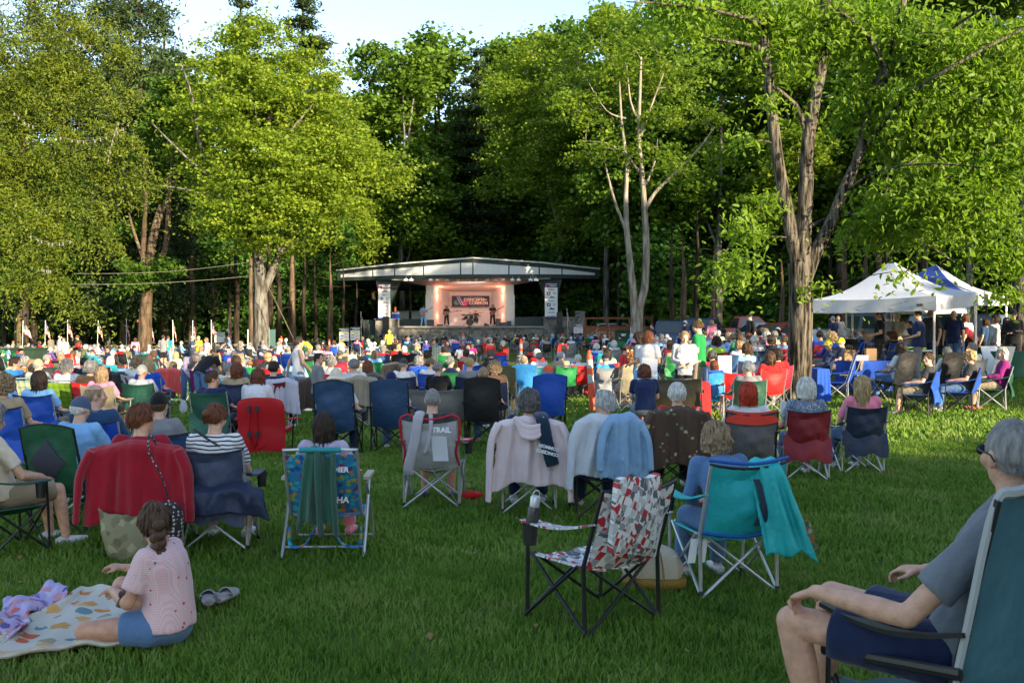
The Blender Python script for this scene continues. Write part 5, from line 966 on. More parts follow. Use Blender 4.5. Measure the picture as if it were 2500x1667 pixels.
def hat_mesh(kind):
    mb = MB(); dome = lambda rr, z0: [[V((math.cos(p)*(HR[0]+rr)*math.sin(t), math.sin(p)*(HR[1]+rr)*math.sin(t)-.006, (HR[2]+rr)*math.cos(t)+.004)) for p in [6.2832*k/28 for k in range(28)]] for t in [R(z0)*k/9+.02 for k in range(10)]]
    d = dome(.014, 84); inner = [[p*.93 for p in r] for r in d[::-1]]; mb.rings(d+inner)
    if kind == 'cap':
        def br(u, v):
            a = (u-.5)*R(125); r = .0+v*.075*math.cos(a*.85); return (math.sin(a)*(HR[0]+.018+r*.35), math.cos(a)*(HR[1]+.012)+r, .018-.022*(abs(u-.5)*2)**2*1.2-.12*r)
        mb.slab(br, 14, 5, .005); mb.ell((0, 0, HR[2]+.018), (.008, .008, .005), 8, k2=5)
    if kind in ('sunhat', 'bucket'):
        w_ = .075 if kind == 'sunhat' else .045; dz = .012 if kind == 'sunhat' else .04
        mb.slab(lambda u, v: (math.cos(u*6.2832)*(HR[0]+.012+v*w_), math.sin(u*6.2832)*(HR[1]+.012+v*w_)-.006, .022-dz*v+.005*math.sin(u*19)), 32, 4, .005)
    return mb
def head_piece(kind, pn):
    key = (kind, pn)
    if key in _cache: return _cache[key]
    if kind not in HAIRM: HAIRM[kind] = hat_mesh(kind) if kind in ('cap', 'sunhat', 'bucket', 'beanie') else hair_mesh(kind)
    p = POSES[pn]; Mh = hmat(V(p['hd']), p['yaw'], p['pit'], p['rol']); m0 = HAIRM[kind]; mb = MB(); rz = Matrix.Rotation(math.pi*0, 4, 'Z')
    mb.v = [tuple(Mh @ V(v)) for v in m0.v]; mb.f = m0.f; mb.m = m0.m; isb = kind in ('cap', 'sunhat', 'bucket', 'beanie')
    _cache[key] = mb.mesh('hat' if isb else 'hair', MAT['cloth'] if isb else MAT['hair']); return _cache[key]
def cached(fn, *a):
    k = (fn.__name__,)+a+((VX[0],) if VX[0] > 1 else ())
    if VX[0] == 1 and k in _cache: return _cache[k]
    if k not in _cache: _cache[k] = fn(*a)
    return _cache[k]
SK = [(.62, .36, .25), (.55, .31, .21), (.66, .41, .30), (.50, .27, .18), (.42, .22, .14)]
def person(label, loc, rz, pn='sit', hair='short', hc='gray', hat=None, hatc='navy', top='gray', tk='s', bot='denim', bk='l', skin=0, sc=1., group=None, wd=1., shoes='white', face=False, lod=0, dz=0.):
    VX[0] = 1.9 if lod == 2 else 1.
    o = tag(obj('person', cached(P_body, pn), None, (loc[0], loc[1], loc[2]+dz), rz, SK[skin], sc), label, 'person', group)
    c = lambda x: CL[x] if isinstance(x, str) else x
    part('shirt', cached(P_shirt, pn, tk, wd), None, o, c(top)); part('trousers' if bk == 'l' else 'shorts', cached(P_pants, pn, bk), None, o, c(bot))
    if lod < 2 and pn != 'floor':
        for s in 'LR': part('shoe', cached(P_shoe, pn, s), None, o, c(shoes))
    if hat:
        part('hat', head_piece(hat, pn), None, o, c(hatc))
        if hair not in ('none', 'bald'): hair = 'under' if hair in ('short', 'crop') else hair
    if hair != 'none': part('hair', head_piece(hair, pn), None, o, HC.get(hc, (.2, .2, .2)))
    VX[0] = 1.
    if face:
        for s in (-1, 1): part('eye', cached(P_eye, pn, s), None, o)
    return o
# ---------------- chairs ----------------
def camp_parts(style, fm='nylon'):
    """folding quad chair facing +y; returns [(name, mesh)]; frame is silver or black"""
    key = ('camp', style, fm)
    if key in _cache: return _cache[key]
    frame = MAT['silver'] if 's' in style else MAT['black']; high = 'h' in style; lod = 'f' in style; out_ = []; w_ = .275 if 'w' not in style else .5; zt = 1.04 if high else .90; zs = .43; r = .0105; F_ = MAT[fm] if isinstance(fm, str) else fm
    yt = -.24-.15*(zt-zs)/.5
    def tb(nm, pl, rr=r): mb = MB(); [mb.tube(p, rr, 6 if not lod else 4) for p in pl]; out_.append((nm, mb.mesh(nm, frame)))
    for s in (-1, 1): tb('leg', [[(s*w_, -.25, 0), (s*w_, -.235, zs), (s*(w_-.01), yt, zt)]], .0125)
    for s in (-1, 1): tb('leg', [[(s*w_, .26, 0), (s*(w_+.01), .24, zs), (s*(w_+.03), .22, .64)]], .0115)
    def sk(*q): return [(a[0], a[1], a[2]) for a in q]
    tb('cross_brace', [[(-w_, -.27, .02), (w_-.02, -.22, zs)], [(w_, -.25, .02), (-w_+.02, -.235, zs)]]); tb('cross_brace', [[(-w_, .28, .02), (w_-.02, .24, zs)], [(w_, .265, .02), (-w_+.02, .225, zs)]])
    for s in (-1, 1): tb('cross_brace', [[(s*w_, -.25, .03), (s*(w_+.0), .22, zs)], [(s*(w_+.012), .26, .03), (s*(w_+.012), -.2, zs)]])
    for s in (-1, 1):
        for y in (-.25, .26): mb = MB(); mb.lathe([(.016, 0), (.019, .01), (.017, .05), (.013, .06)], 8, (s*w_, y, 0)); out_.append(('foot_cap', mb.mesh('foot_cap', MAT['black'])))
    nu, nv = (14, 14) if not lod else (8, 8)
    def back(u, v):
        a = 2*u-1; z = zs-.02+(zt-zs+.02)*v; x = a*(w_-.01*math.sin(math.pi*v)-(.0 if v > .6 else .02)); sag = (.075*math.sin(math.pi*min(1, v*1.1+.12))+.02)*(1-a*a)
        y = -.235+(yt+.235)*v-sag; z += (-.035*(1-a*a) if not high else .05*(1-a*a))*max(0, v-.75)*4; wr = .006*math.sin(a*9+v*13)+.005*math.sin(a*4-v*21)
        return (x, y+wr*(1-a*a), z)
    mb = MB(); mb.slab(back, nu, nv, .012); out_.append(('backrest', mb.mesh('backrest', F_)))
    if not lod: mb = MB(); mb.tube([V(back(k/10, 1))+V((0, 0, .004)) for k in range(11)], .010, 6); out_.append(('edge_binding', mb.mesh('edge_binding', MAT['dark'])))
    mb = MB(); mb.slab(lambda u, v: ((2*u-1)*(w_-.01), -.24+.49*v, zs-.075*(1-(2*u-1)**2)*(.5+.5*math.sin(math.pi*v))-.01+.006*math.sin(u*21)), nu, nv, .012); out_.append(('seat', mb.mesh('seat', F_)))
    for s in (-1, 1):
        mb = MB(); mb.slab(lambda u, v: (s*(w_+.005+.02*v)+(u-.5)*(.05+.05*v), -.33+.57*v, .70-.06*v-.035*math.sin(math.pi*v)), 5, 10, .012); out_.append(('armrest', mb.mesh('armrest', F_)))
        if not lod: mb = MB(); mb.lathe([(.001, 0), (.036, 0), (.042, .09), (.045, .13), (.040, .125), (.034, .01), (.001, .008)], 12, (s*(w_+.055), .16, .50)); out_.append(('cup_holder', mb.mesh('cup_holder', MAT['dark'])))
    if 'p' in style:   # stow flap hanging behind the seat
        def flap(u, v): a = 2*u-1; return (a*(w_+.03-.03*v), -.27-.10*math.sin(v*1.6)-.02*math.sin(a*5+v*3)-.03*(1-a*a), zs+.16-.30*v-.05*a*a*v+.02*math.sin(a*7))
        mb = MB(); mb.slab(flap, 18, 10, .012); out_.append(('stow_flap', mb.mesh('stow_flap', F_)))
    _cache[key] = out_; return out_
def camp(label, loc, rz, color, style='b', group=None, sc=1., fm='nylon', lod=0):
    c = CL[color] if isinstance(color, str) else color
    if lod == 2:
        k = ('campfar', style)
        if k not in _cache:
            vs = MB(); mats = []
            for nm, me in camp_parts(style+'f', fm):
                if nm == 'foot_cap': continue
                mi = 0 if nm in ('backrest', 'seat', 'armrest', 'stow_flap') else 1; b = len(vs.v); vs.v += [tuple(v.co) for v in me.vertices]
                for p in me.polygons: vs.f.append([i+b for i in p.vertices]); vs.m.append(mi)
            _cache[k] = vs.mesh('camp_chair', [MAT[fm], MAT['silver'] if 's' in style else MAT['black']])
        return tag(obj('camp_chair', _cache[k], None, loc, rz, c, sc), label, 'chair', group)
    T = thing('camp_chair', label, 'chair', loc, rz, group, sc)
    for nm, me in camp_parts(style+('f' if lod else ''), fm):
        if lod and nm == 'foot_cap': continue
        obj(nm, me, T, color=c)
    return T
def stripes(name, cols, n=10, vert=False, rough=.7, check=False):
    m, t, b, L = new_mat(name); uv = N(t, 'ShaderNodeUVMap'); sp = N(t, 'ShaderNodeSeparateXYZ'); L(uv.outputs[0], sp.inputs[0])
    def ramp(src):
        a = N(t, 'ShaderNodeMath', operation='MULTIPLY'); a.inputs[1].default_value = n/len(cols); L(src, a.inputs[0]); f = N(t, 'ShaderNodeMath', operation='FRACT'); L(a.outputs[0], f.inputs[0])
        r = N(t, 'ShaderNodeValToRGB'); r.color_ramp.interpolation = 'CONSTANT'; r.color_ramp.elements[0].color = (*cols[0], 1); r.color_ramp.elements[1].position = 1/len(cols); r.color_ramp.elements[1].color = (*cols[1], 1)
        for i in range(2, len(cols)): e = r.color_ramp.elements.new(i/len(cols)); e.color = (*cols[i], 1)
        L(f.outputs[0], r.inputs[0]); return r.outputs[0]
    if check: mx = N(t, 'ShaderNodeMixRGB'); mx.inputs[0].default_value = .5; L(ramp(sp.outputs[0]), mx.inputs[1]); L(ramp(sp.outputs[1]), mx.inputs[2]); L(mx.outputs[0], b.inputs['Base Color'])
    else: L(ramp(sp.outputs[0 if vert else 1]), b.inputs['Base Color'])
    b.inputs['Roughness'].default_value = rough; bump(t, b, noisec(t, 60, 2).outputs[0], .2); return m
def beach_chair(label, loc, rz, mat, color=None, group=None, sc=1., zs=.26, zt=.84, arm='white', sp_=None):
    T = thing('beach_chair', label, 'chair', loc, rz, group, sc); w_ = .28; yt = -.20-.32*(zt-zs)/.55
    mb = MB(); mb.tube(smooth_path([V(p) for p in ((-w_, .22, zs), (-w_, -.2, zs), (-w_, yt+.03, zt-.06), (-w_+.05, yt, zt), (w_-.05, yt, zt), (w_, yt+.03, zt-.06), (w_, -.2, zs), (w_, .22, zs))], 4), .0125, 8); part('frame', mb, MAT['silver'], T)
    for s in (-1, 1):
        mb = MB(); mb.tube(smooth_path([V(p) for p in ((s*(w_+.04), yt*.8, 0), (s*(w_+.04), -.25, .20), (s*(w_+.04), .02, zs+.28))], 4), .0125, 8); part('leg', mb, MAT['silver'], T); mb = MB(); mb.tube(smooth_path([V(p) for p in ((s*(w_+.04), .30, 0), (s*(w_+.04), .2, .2), (s*(w_+.04), -.22, zs+.26))], 4), .0125, 8); part('leg', mb, MAT['silver'], T)
        mb = MB(); mb.box((s*(w_+.045), -.08, zs+.30), (.055, .36, .025)); part('armrest', mb, MAT['plastic'], T, CL['beige'] if arm == 'wood' else CL['white'], smooth=False)
    for y in (-.27, .28): mb = MB(); mb.tube([(-w_-.04, y, .05 if y < 0 else .03), (w_+.04, y, .05 if y < 0 else .03)], .011, 6); part('cross_tube', mb, MAT['silver'], T)
    mb = MB(); mb.slab(lambda u, v: ((2*u-1)*(w_-.005), -.2+(yt+.2)*(.03+v*.93)-.04*(1-(2*u-1)**2)*math.sin(math.pi*v), zs+.02+(zt-zs-.06)*v), 12, 14, .012); part('backrest', mb, mat, T, CL.get(color) if color else None)
    mb = MB(); mb.slab(lambda u, v: ((2*u-1)*(w_-.005), -.2+.42*v, zs-.05*(1-(2*u-1)**2)*math.sin(math.pi*(.15+.85*v))), 10, 10, .012); part('seat', mb, mat, T, CL.get(color) if color else None)
    return T
def metal_chair(label, loc, rz):
    T = thing('folding_chair', label, 'chair', loc, rz, 'beige metal folding chairs'); B = M_('beige_metal', (.32, .27, .19), .45, .05, 4, 0) if 'beige_metal' not in bpy.data.materials else bpy.data.materials['beige_metal']
    for s in (-1, 1):
        mb = MB(); mb.tube([(s*.21, .25, 0), (s*.2, -.18, .6), (s*.19, -.24, .80)], .0125, 7); part('leg', mb, B, T); mb = MB(); mb.tube([(s*.19, -.22, 0), (s*.19, .10, .44)], .0125, 7); part('leg', mb, B, T)
    mb = MB(); mb.slab(lambda u, v: ((u-.5)*.38, -.22+.02*math.cos((u-.5)*3)-.02*v-.015, .56+.24*v-.05*(2*u-1)**4*(1 if v > .5 else -1)), 10, 6, .015); part('backrest', mb, B, T)
    mb = MB(); mb.slab(lambda u, v: ((u-.5)*.39, -.17+.38*v, .45+.006*math.cos(u*6)), 8, 8, .03); part('seat', mb, B, T)
    for z in (.15, .25): mb = MB(); mb.tube([(-.19, -.22+z*.7, z), (.19, -.22+z*.7, z)], .009, 6); part('cross_tube', mb, B, T)
    return T
def drape(name, label, cat, loc, rz, color, w_=.30, top=.95, y0=-.36, ln=.55, sleeves=True, mat='knit', hood=False, flare=.06, group=None, seed=0, sl=.5, front=True, amp=1.35, par=None, skew=0.):
    """garment hung over a chair back: folds, shoulders and hanging sleeves"""
    mb = MB(); q = seed*1.7
    def fn(u, v):
        a = 2*u-1; t = v*(ln+(.16 if front else 0)); f0 = .16 if front else 0
        if t < f0: z = top-.02-(f0-t)*1.0-.05*abs(a)**3; y = y0+.075+.01*math.sin(a*8+q)
        else:
            s = (t-f0); z = top-s*(1-.03*math.cos(a*6+q))-.055*abs(a)**3+.012*math.sin(a*5+q); k = min(1, s/.06); y = y0+.075-.105*k*(1-.12*abs(a))-.02*s
        wd = w_+flare*max(0, t-f0)/ln; fold = amp*(.010*math.sin(a*11+q+v*2)+.013*math.sin(a*6.3+q*2-v*3)+.006*math.sin(a*23+q)+.022*(1-abs(math.sin(a*5.2+q+v*1.6)))**2)*min(1, .3+v*1.3)
        return (a*wd+skew*max(0, t-f0), y-fold, z)
    mb.slab(fn, 36, 22, .014)
    if sleeves:
        for s in (-1, 1):
            x = s*(w_-.01); p = [V((x, y0-.0, top-.08)), V((x+s*.07, y0-.03, top-.24)), V((x+s*.09, y0-.05, top-.24-sl*.45)), V((x+s*.10, y0-.06, top-.20-sl))]
            mb.tube(smooth_path(p, 4), [.062, .063, .062, .06, .058, .057, .056, .054, .052, .05, .048, .046, .047], 12, flat=.55)
    if hood: 
        for k in range(3): mb.tube(smooth_path([V((-.14+.02*k, y0-.05, top-.02-.03*k)), V((-.05, y0-.10-.01*k, top-.10-.045*k)), V((.07, y0-.10-.01*k, top-.10-.045*k)), V((.13, y0-.05, top-.02-.03*k))], 4), .034, 10, flat=.8)
    m = MAT[mat] if isinstance(mat, str) else mat; c = CL[color] if isinstance(color, str) else color
    me = remesh(mb, .012, 1, .004, 12, name, [m]) if seed >= 0 else mb.mesh(name, m)
    return tag(obj(name, me, None, loc, rz, c), label, cat, group)
# ---------------- the crowd ----------------
# x y  hair:colour[+hat:colour]  top[:l/n]  chair[:style]  [pose] [k=child]
ZR = dict(A=(0, 760, .17857), B=(400, 760, .17857), C=(780, 780, .17857), D=(1180, 780, .17857), E=(1560, 740, .17857), F=(1960, 740, .17857), Q=(1860, 600, .27234), R=(0, 720, .27234))
CROWD = {
'A': """110 485 short:gray+cap:white lightblue - R
40 570 short:darkbrown+cap:green darkgreen black R
180 400 short:sandy gray black k
285 540 short:darkbrown denim black r
385 450 crop:brown rust .
540 430 long:brown burgundy .
615 425 short:brown lime - k
690 525 short:gray+bucket:lightgray violet red R
830 590 bob:gray maroon .
1000 580 bob:brown lilac red:h
1145 700 crop:black black teal
1260 560 short:sandy+cap:charcoal teal navy r
1340 460 short:gray+cap:gray white navy r
1490 430 wavy:white pink .
1470 530 short:sandy navy navy k
1570 480 wavy:brown teal burgundy
1510 680 long:white teal black
1835 500 short:darkbrown denim navy:h r
1890 425 long:darkbrown maroon - k
1985 530 wavy:brown teal . r
2110 560 short:gray teal . R
1870 705 curly:sandy+cap:brown white lightgray
2030 745 bob:blond blue blue
2185 500 short:darkbrown slateblue .
205 715 short:brown skyblue navy R
340 690 wavy:gray orange . 
445 755 bob:sandy navy navy
520 830 short:gray+cap:tan sage webY d=19
900 735 short:auburn hotpink maroon d=20
925 925 wavy:gray+cap:white white webG R d=18
1240 925 wavy:gray brown red r d=17.5
1392 860 long:sandy pink tan
1940 880 short:white+cap:cream lightgray darkgreen r d=17
60 1090 curly:brown lightblue gray k d=14.5
540 1115 long:darkbrown lightblue blue:sp d=13.6
1300 1160 bald:sandy slateblue blue:sp R
760 500 short:gray gray . r
840 650 short:sandy olive .
2040 640 bob:brown teal . 
640 650 short:gray burgundy . r""",
'B': """165 600 vlong:blond white beige
610 490 short:gray+cap:gray gray green
670 560 tied:auburn gray black r
850 490 short:gray+cap:charcoal navy . u
730 640 wavy:blond black black
540 690 long:blond violet purple R
890 755 short:gray+cap:gray cream webS R d=19
890 440 bob:brown white .
1050 500 wavy:gray navy tan
1070 420 short:gray+cap:navy white . r
1084 690 crop:sandy gray navy k
1235 725 curly:darkbrown navy - k
1350 480 short:gray charcoal navy
1230 375 bald:gray charcoal .
1400 390 short:black royal .
1450 392 short:black+cap:slateblue royal blue
1470 500 short:black+cap:navy navy .
1570 450 wavy:gray lilac .
1582 385 short:sandy+cap:yellow tan .
1432 625 wavy:blond+sunhat:orange black . R
1510 665 bald:gray gray red
1605 545 short:white+cap:white burgundy blue
1700 535 bald:sandy blue blue
1670 400 curly:silver lightblue blue
1888 360 short:sandy orange green k
2100 365 short:sandy tan black
2285 350 short:gray charcoal .
2325 430 wavy:brown gray blue
2240 515 long:brown pink:n . 
2110 500 wavy:gray white .
1985 545 bob:sandy gray .
1950 595 bald:gray black . 
2280 625 curly:gray white red:s d=22
1000 905 long:auburn tan navy:b d=17
1505 840 short:darkbrown navy maroon:s d=17.5
1290 1045 wavy:auburn white -  d=14.9
670 1065 short:brown navy darkgreen:sp R d=14.3
130 745 wavy:sandy black black k
1180 455 short:gray white .
1380 560 short:gray navy .
1820 520 bob:gray red .""",
'C': """300 290 wavy:gray yellow blue
515 280 short:gray+cap:maroon pink navy
665 295 curly:silver gray .
725 243 wavy:white black .
695 352 curly:white lightblue .
755 340 short:white lightgray .
860 320 wavy:white tan green
895 282 short:gray denim .
1040 290 bob:auburn brown .
1100 315 short:brown charcoal .
1185 245 short:black gray blue u
1240 345 bob:gray olive .
1325 305 bald:brown gray .
1390 215 tied:black navy navy
1080 375 long:blond tan red
1330 395 long:blond gray .
1460 312 short:gray+cap:white violet blue k
1590 215 short:gray brown .
1320 475 long:silver black black:h
1100 462 bald:black black black:h
1690 335 short:gray+cap:slateblue lightblue .
1750 342 bald:gray maroon navy:h
1815 248 tied:brown white white
1920 385 short:black+cap:navy white - k
2030 395 short:gray white lightgray:s
2165 305 bob:gray slateblue .
2260 295 wavy:blond red red:s
2090 365 short:sandy hotpink . k
870 415 curly:gray burgundy . 
710 415 short:silver+cap:white mint . R
575 475 short:gray+cap:black rust red:b d=25
440 450 short:sandy+cap:charcoal white - k
300 415 curly:silver khaki olive
470 725 short:gray white khaki:s d=18.5
660 695 bob:auburn charcoal charcoal d=20
1150 630 short:gray+cap:charcoal white navy r d=20
1510 570 short:brown+cap:olive white royal R d=22
1790 535 tied:gray navy:n . R d=23
1620 725 short:gray black - r d=18.6
2050 660 short:blond gray navy d=20
978 925 crop:gray+cap:navy lightgray slateblue:h d=14.2
230 1010 short:gray+bucket:cream white slateblue:h d=13.6
2240 870 crop:sandy charcoal black:h d=15
2080 545 curly:darkgray white royal
1990 470 bob:darkbrown hotpink . k
1560 330 wavy:sandy slateblue .""",
'D': """180 225 crop:black black .
300 240 short:silver maroon .
440 190 short:gray+cap:white lime .
505 225 bob:brown red .
575 230 wavy:black charcoal .
650 240 wavy:darkgray olive .
720 225 bob:blond white burgundy
820 190 short:gray+cap:charcoal lightgray .
862 275 wavy:sandy tan .
945 215 curly:white lightblue blue
1030 185 short:gray+cap:gray teal .
1075 210 short:gray+cap:red white .
1210 185 bob:brown teal .
1250 235 short:gray+cap:slateblue navy .  r
1370 205 short:gray navy .
1475 210 wavy:gray lightblue .
1515 185 short:darkbrown charcoal . 
1530 255 bob:black pink black
1612 205 long:darkbrown charcoal .
1662 192 wavy:blond cream .
1742 195 wavy:sandy white .
1893 172 short:gray gray .
1936 182 short:gray+cap:white lime black:h
2080 175 curly:silver navy .
2070 250 short:black pink .  r
1765 275 bob:brown sage teal
1785 338 curly:white+cap:white lightgray gray:s
1545 375 curly:white lightblue blue
1650 405 bald:brown teal teal
1667 452 short:gray+cap:black skyblue gray:bp d=23
1295 445 short:white white red:b d=26
1060 432 short:silver tan beachR d=27
762 452 short:gray white beachT d=27
1080 298 curly:black burgundy red:s
520 515 curly:gray tan lightgray:s d=24
560 630 bald:sandy black skyblue:sh d=22
292 645 crop:sandy+cap:blue rust olive:hs d=21
150 680 curly:sandy brown .
45 665 long:darkbrown slateblue .
230 400 bob:brown red blue:s
265 330 curly:silver maroon red
462 205 bob:brown white navy
882 885 crop:gray+cap:rust gray blue:bh d=16
2032 705 curly:ginger tan khaki:s d=21
2200 800 wavy:auburn navy - d=16
1330 175 short:black lightblue .
1430 225 bob:gray green .
100 300 wavy:gray gray red:s
1180 470 wavy:gray lightgray .""",
'E': """145 375 short:gray+cap:white white .
212 375 wavy:gray gray .
265 415 short:brown+cap:navy slateblue .
240 500 short:silver lightblue .  
382 465 short:white white blue
412 515 short:gray+bucket:lightgray white .
485 395 short:sandy olive .
430 565 long:brown maroon .
370 365 wavy:silver red red
930 372 short:brown+cap:tan black . r
1042 425 curly:silver gray .
1152 385 wavy:darkbrown navy .
1270 345 short:gray+cap:navy gray .
1350 315 short:gray lightblue .
1352 395 short:black+cap:black black teal
1066 495 short:gray slateblue royal
1227 455 wavy:blond navy .
1275 475 short:sandy lightgray blue
1377 485 bob:brown green teal
1497 455 long:auburn tan .
1572 320 short:black navy . L
1430 555 bald:gray lightblue . r
1370 600 wavy:sandy white slateblue
1640 425 short:darkbrown red .
1727 395 wavy:sandy tan .
1742 455 wavy:silver pink .
1800 510 bob:darkbrown black navy L
1940 385 short:brown white .
1980 510 short:brown denim . L
1790 775 long:brown red red:s d=19.5
1892 730 wavy:darkbrown red . d=20.5
1060 655 curly:darkbrown lime . d=25
1000 770 short:darkgray red . d=21
1032 890 bob:auburn blue skyblue:hs k d=19.5
1490 905 short:silver gray darkgreen L d=16.5
480 610 short:brown tan .
1580 520 short:white white .
900 420 short:brown navy .
700 400 wavy:blond gray .
1850 440 short:gray tan .
1690 560 short:gray gray . k""",
'F': """225 375 short:gray+cap:lightgray white . r
290 400 short:brown white .  k
235 450 short:black royal .
400 480 curly:blond royal .
480 365 short:gray+cap:white orange .
540 385 wavy:silver gray .
650 375 short:gray+cap:slateblue denim .
610 425 curly:white black .
730 360 wavy:brown maroon .
800 400 short:sandy gray .
350 600 short:white+cap:yellow navy - L d=23
525 505 short:gray+cap:yellow navy - L d=24.5
1220 390 curly:gray charcoal .
1240 450 bob:auburn charcoal blue
1390 435 short:gray+bucket:cream gray .
1490 405 bob:blond blue .
1345 560 wavy:darkbrown white black:h d=21.5
1970 500 short:gray white black:h d=21.5
2310 470 short:gray white gray L d=22
170 380 short:darkbrown maroon .
880 470 wavy:sandy blue .
1440 400 wavy:darkbrown violet .
700 450 short:gray+cap:maroon navy .
1180 440 short:brown tan .""",
'Q': """1490 1065 short:brown charcoal blue:bp L d=19.3
1862 1035 curly:blond charcoal blue:b L d=19.8
2155 1065 bob:silver purple darkgreen:sp L d=20.3""",
'R': """30 820 curly:sandy tan .""",
}
PCODE = dict(L='sitL', R='sitR', l='sitl', r='sitr', u='up', e='lean')
PLACES = [(0, 'at the far left'), (60, 'left of the first flags'), (140, 'below the second flag'), (215, 'below the fourth flag'), (290, 'left of the forked tree'), (350, 'right of the forked tree'), (430, 'below the yellow vest'), (500, 'below the white sign'), (560, 'left of the maple trunk'), (620, 'in front of the maple trunk'), (690, 'beside the white tank top'), (760, 'left of the paired signs'), (830, 'below the paired event signs'), (905, 'below the left loudspeaker'), (970, 'below the left guitarist'), (1040, 'below the singer'), (1100, 'below the drummer'), (1170, 'below the bass player'), (1230, 'below the stage right end'), (1310, 'left of the right loudspeaker'), (1370, 'below the right flag'), (1430, 'below the lattice fence'), (1500, 'below the dark green bin'), (1560, 'left of the grey hoodie'), (1620, 'behind the grey hoodie'), (1720, 'below the red pickup'), (1800, 'below the silver sedan'), (1880, 'left of the big tree trunk'), (1980, 'under the tent left edge'), (2060, 'under the white tent'), (2180, 'under the tent right half'), (2300, 'beside the tent poles'), (2400, 'at the right edge')]
def place(px):
    return [t for a, t in PLACES if px >= a][-1]
def rowof(d): return 'front rows' if d < 13 else 'nearer rows' if d < 19 else 'middle rows' if d < 28 else 'farther rows' if d < 42 else 'rows near the stage'
def pix_of(p):
    q = V(p)-V((0, 0, H)); y = q.y*_cf-q.z*_sf; z = q.y*_sf+q.z*_cf; return 1250+q.x/y*F, 833.5-z/y*F
LABELS = []   # (object, px, base phrase, place phrase)
def reg(o, px, base, pl): LABELS.append((o, px, base, pl))
def resolve():
    from collections import defaultdict
    g = defaultdict(list)
    for it in LABELS: g[(it[2], it[3])].append(it)
    for (b_, pl), its in g.items():
        if len(its) == 1: its[0][0]['label'] = f"{b_} {pl}"
        else:
            its.sort(key=lambda t: t[1])
            for k, it in enumerate(its): it[0]['label'] = f"{b_} {pl}, {ordn[k]} from left"
WEB = {}
WEB['webY'] = stripes('yellow_blue_webbing', [(.55, .48, .12), (.10, .25, .30), (.5, .5, .42)], 14, check=True); WEB['webG'] = stripes('green_webbing', [(.20, .33, .02), (.10, .19, .01), (.16, .28, .02)], 16, check=True); WEB['webS'] = stripes('striped_beach_cloth', [(.6, .6, .55), (.25, .5, .02), (.02, .25, .4), (.6, .6, .55), (.05, .4, .5)], 5)
WEB['webC'] = stripes('white_green_webbing', [(.5, .52, .48), (.10, .2, .17), (.5, .52, .48)], 14, check=True); WEB['blueS'] = stripes('blue_white_stripe', [(.05, .25, .5), (.55, .6, .62), (.03, .15, .35)], 9)
dark = ['navy', 'black', 'slateblue', 'darkgreen', 'charcoal', 'blue', 'burgundy', 'green']
i_ = 0
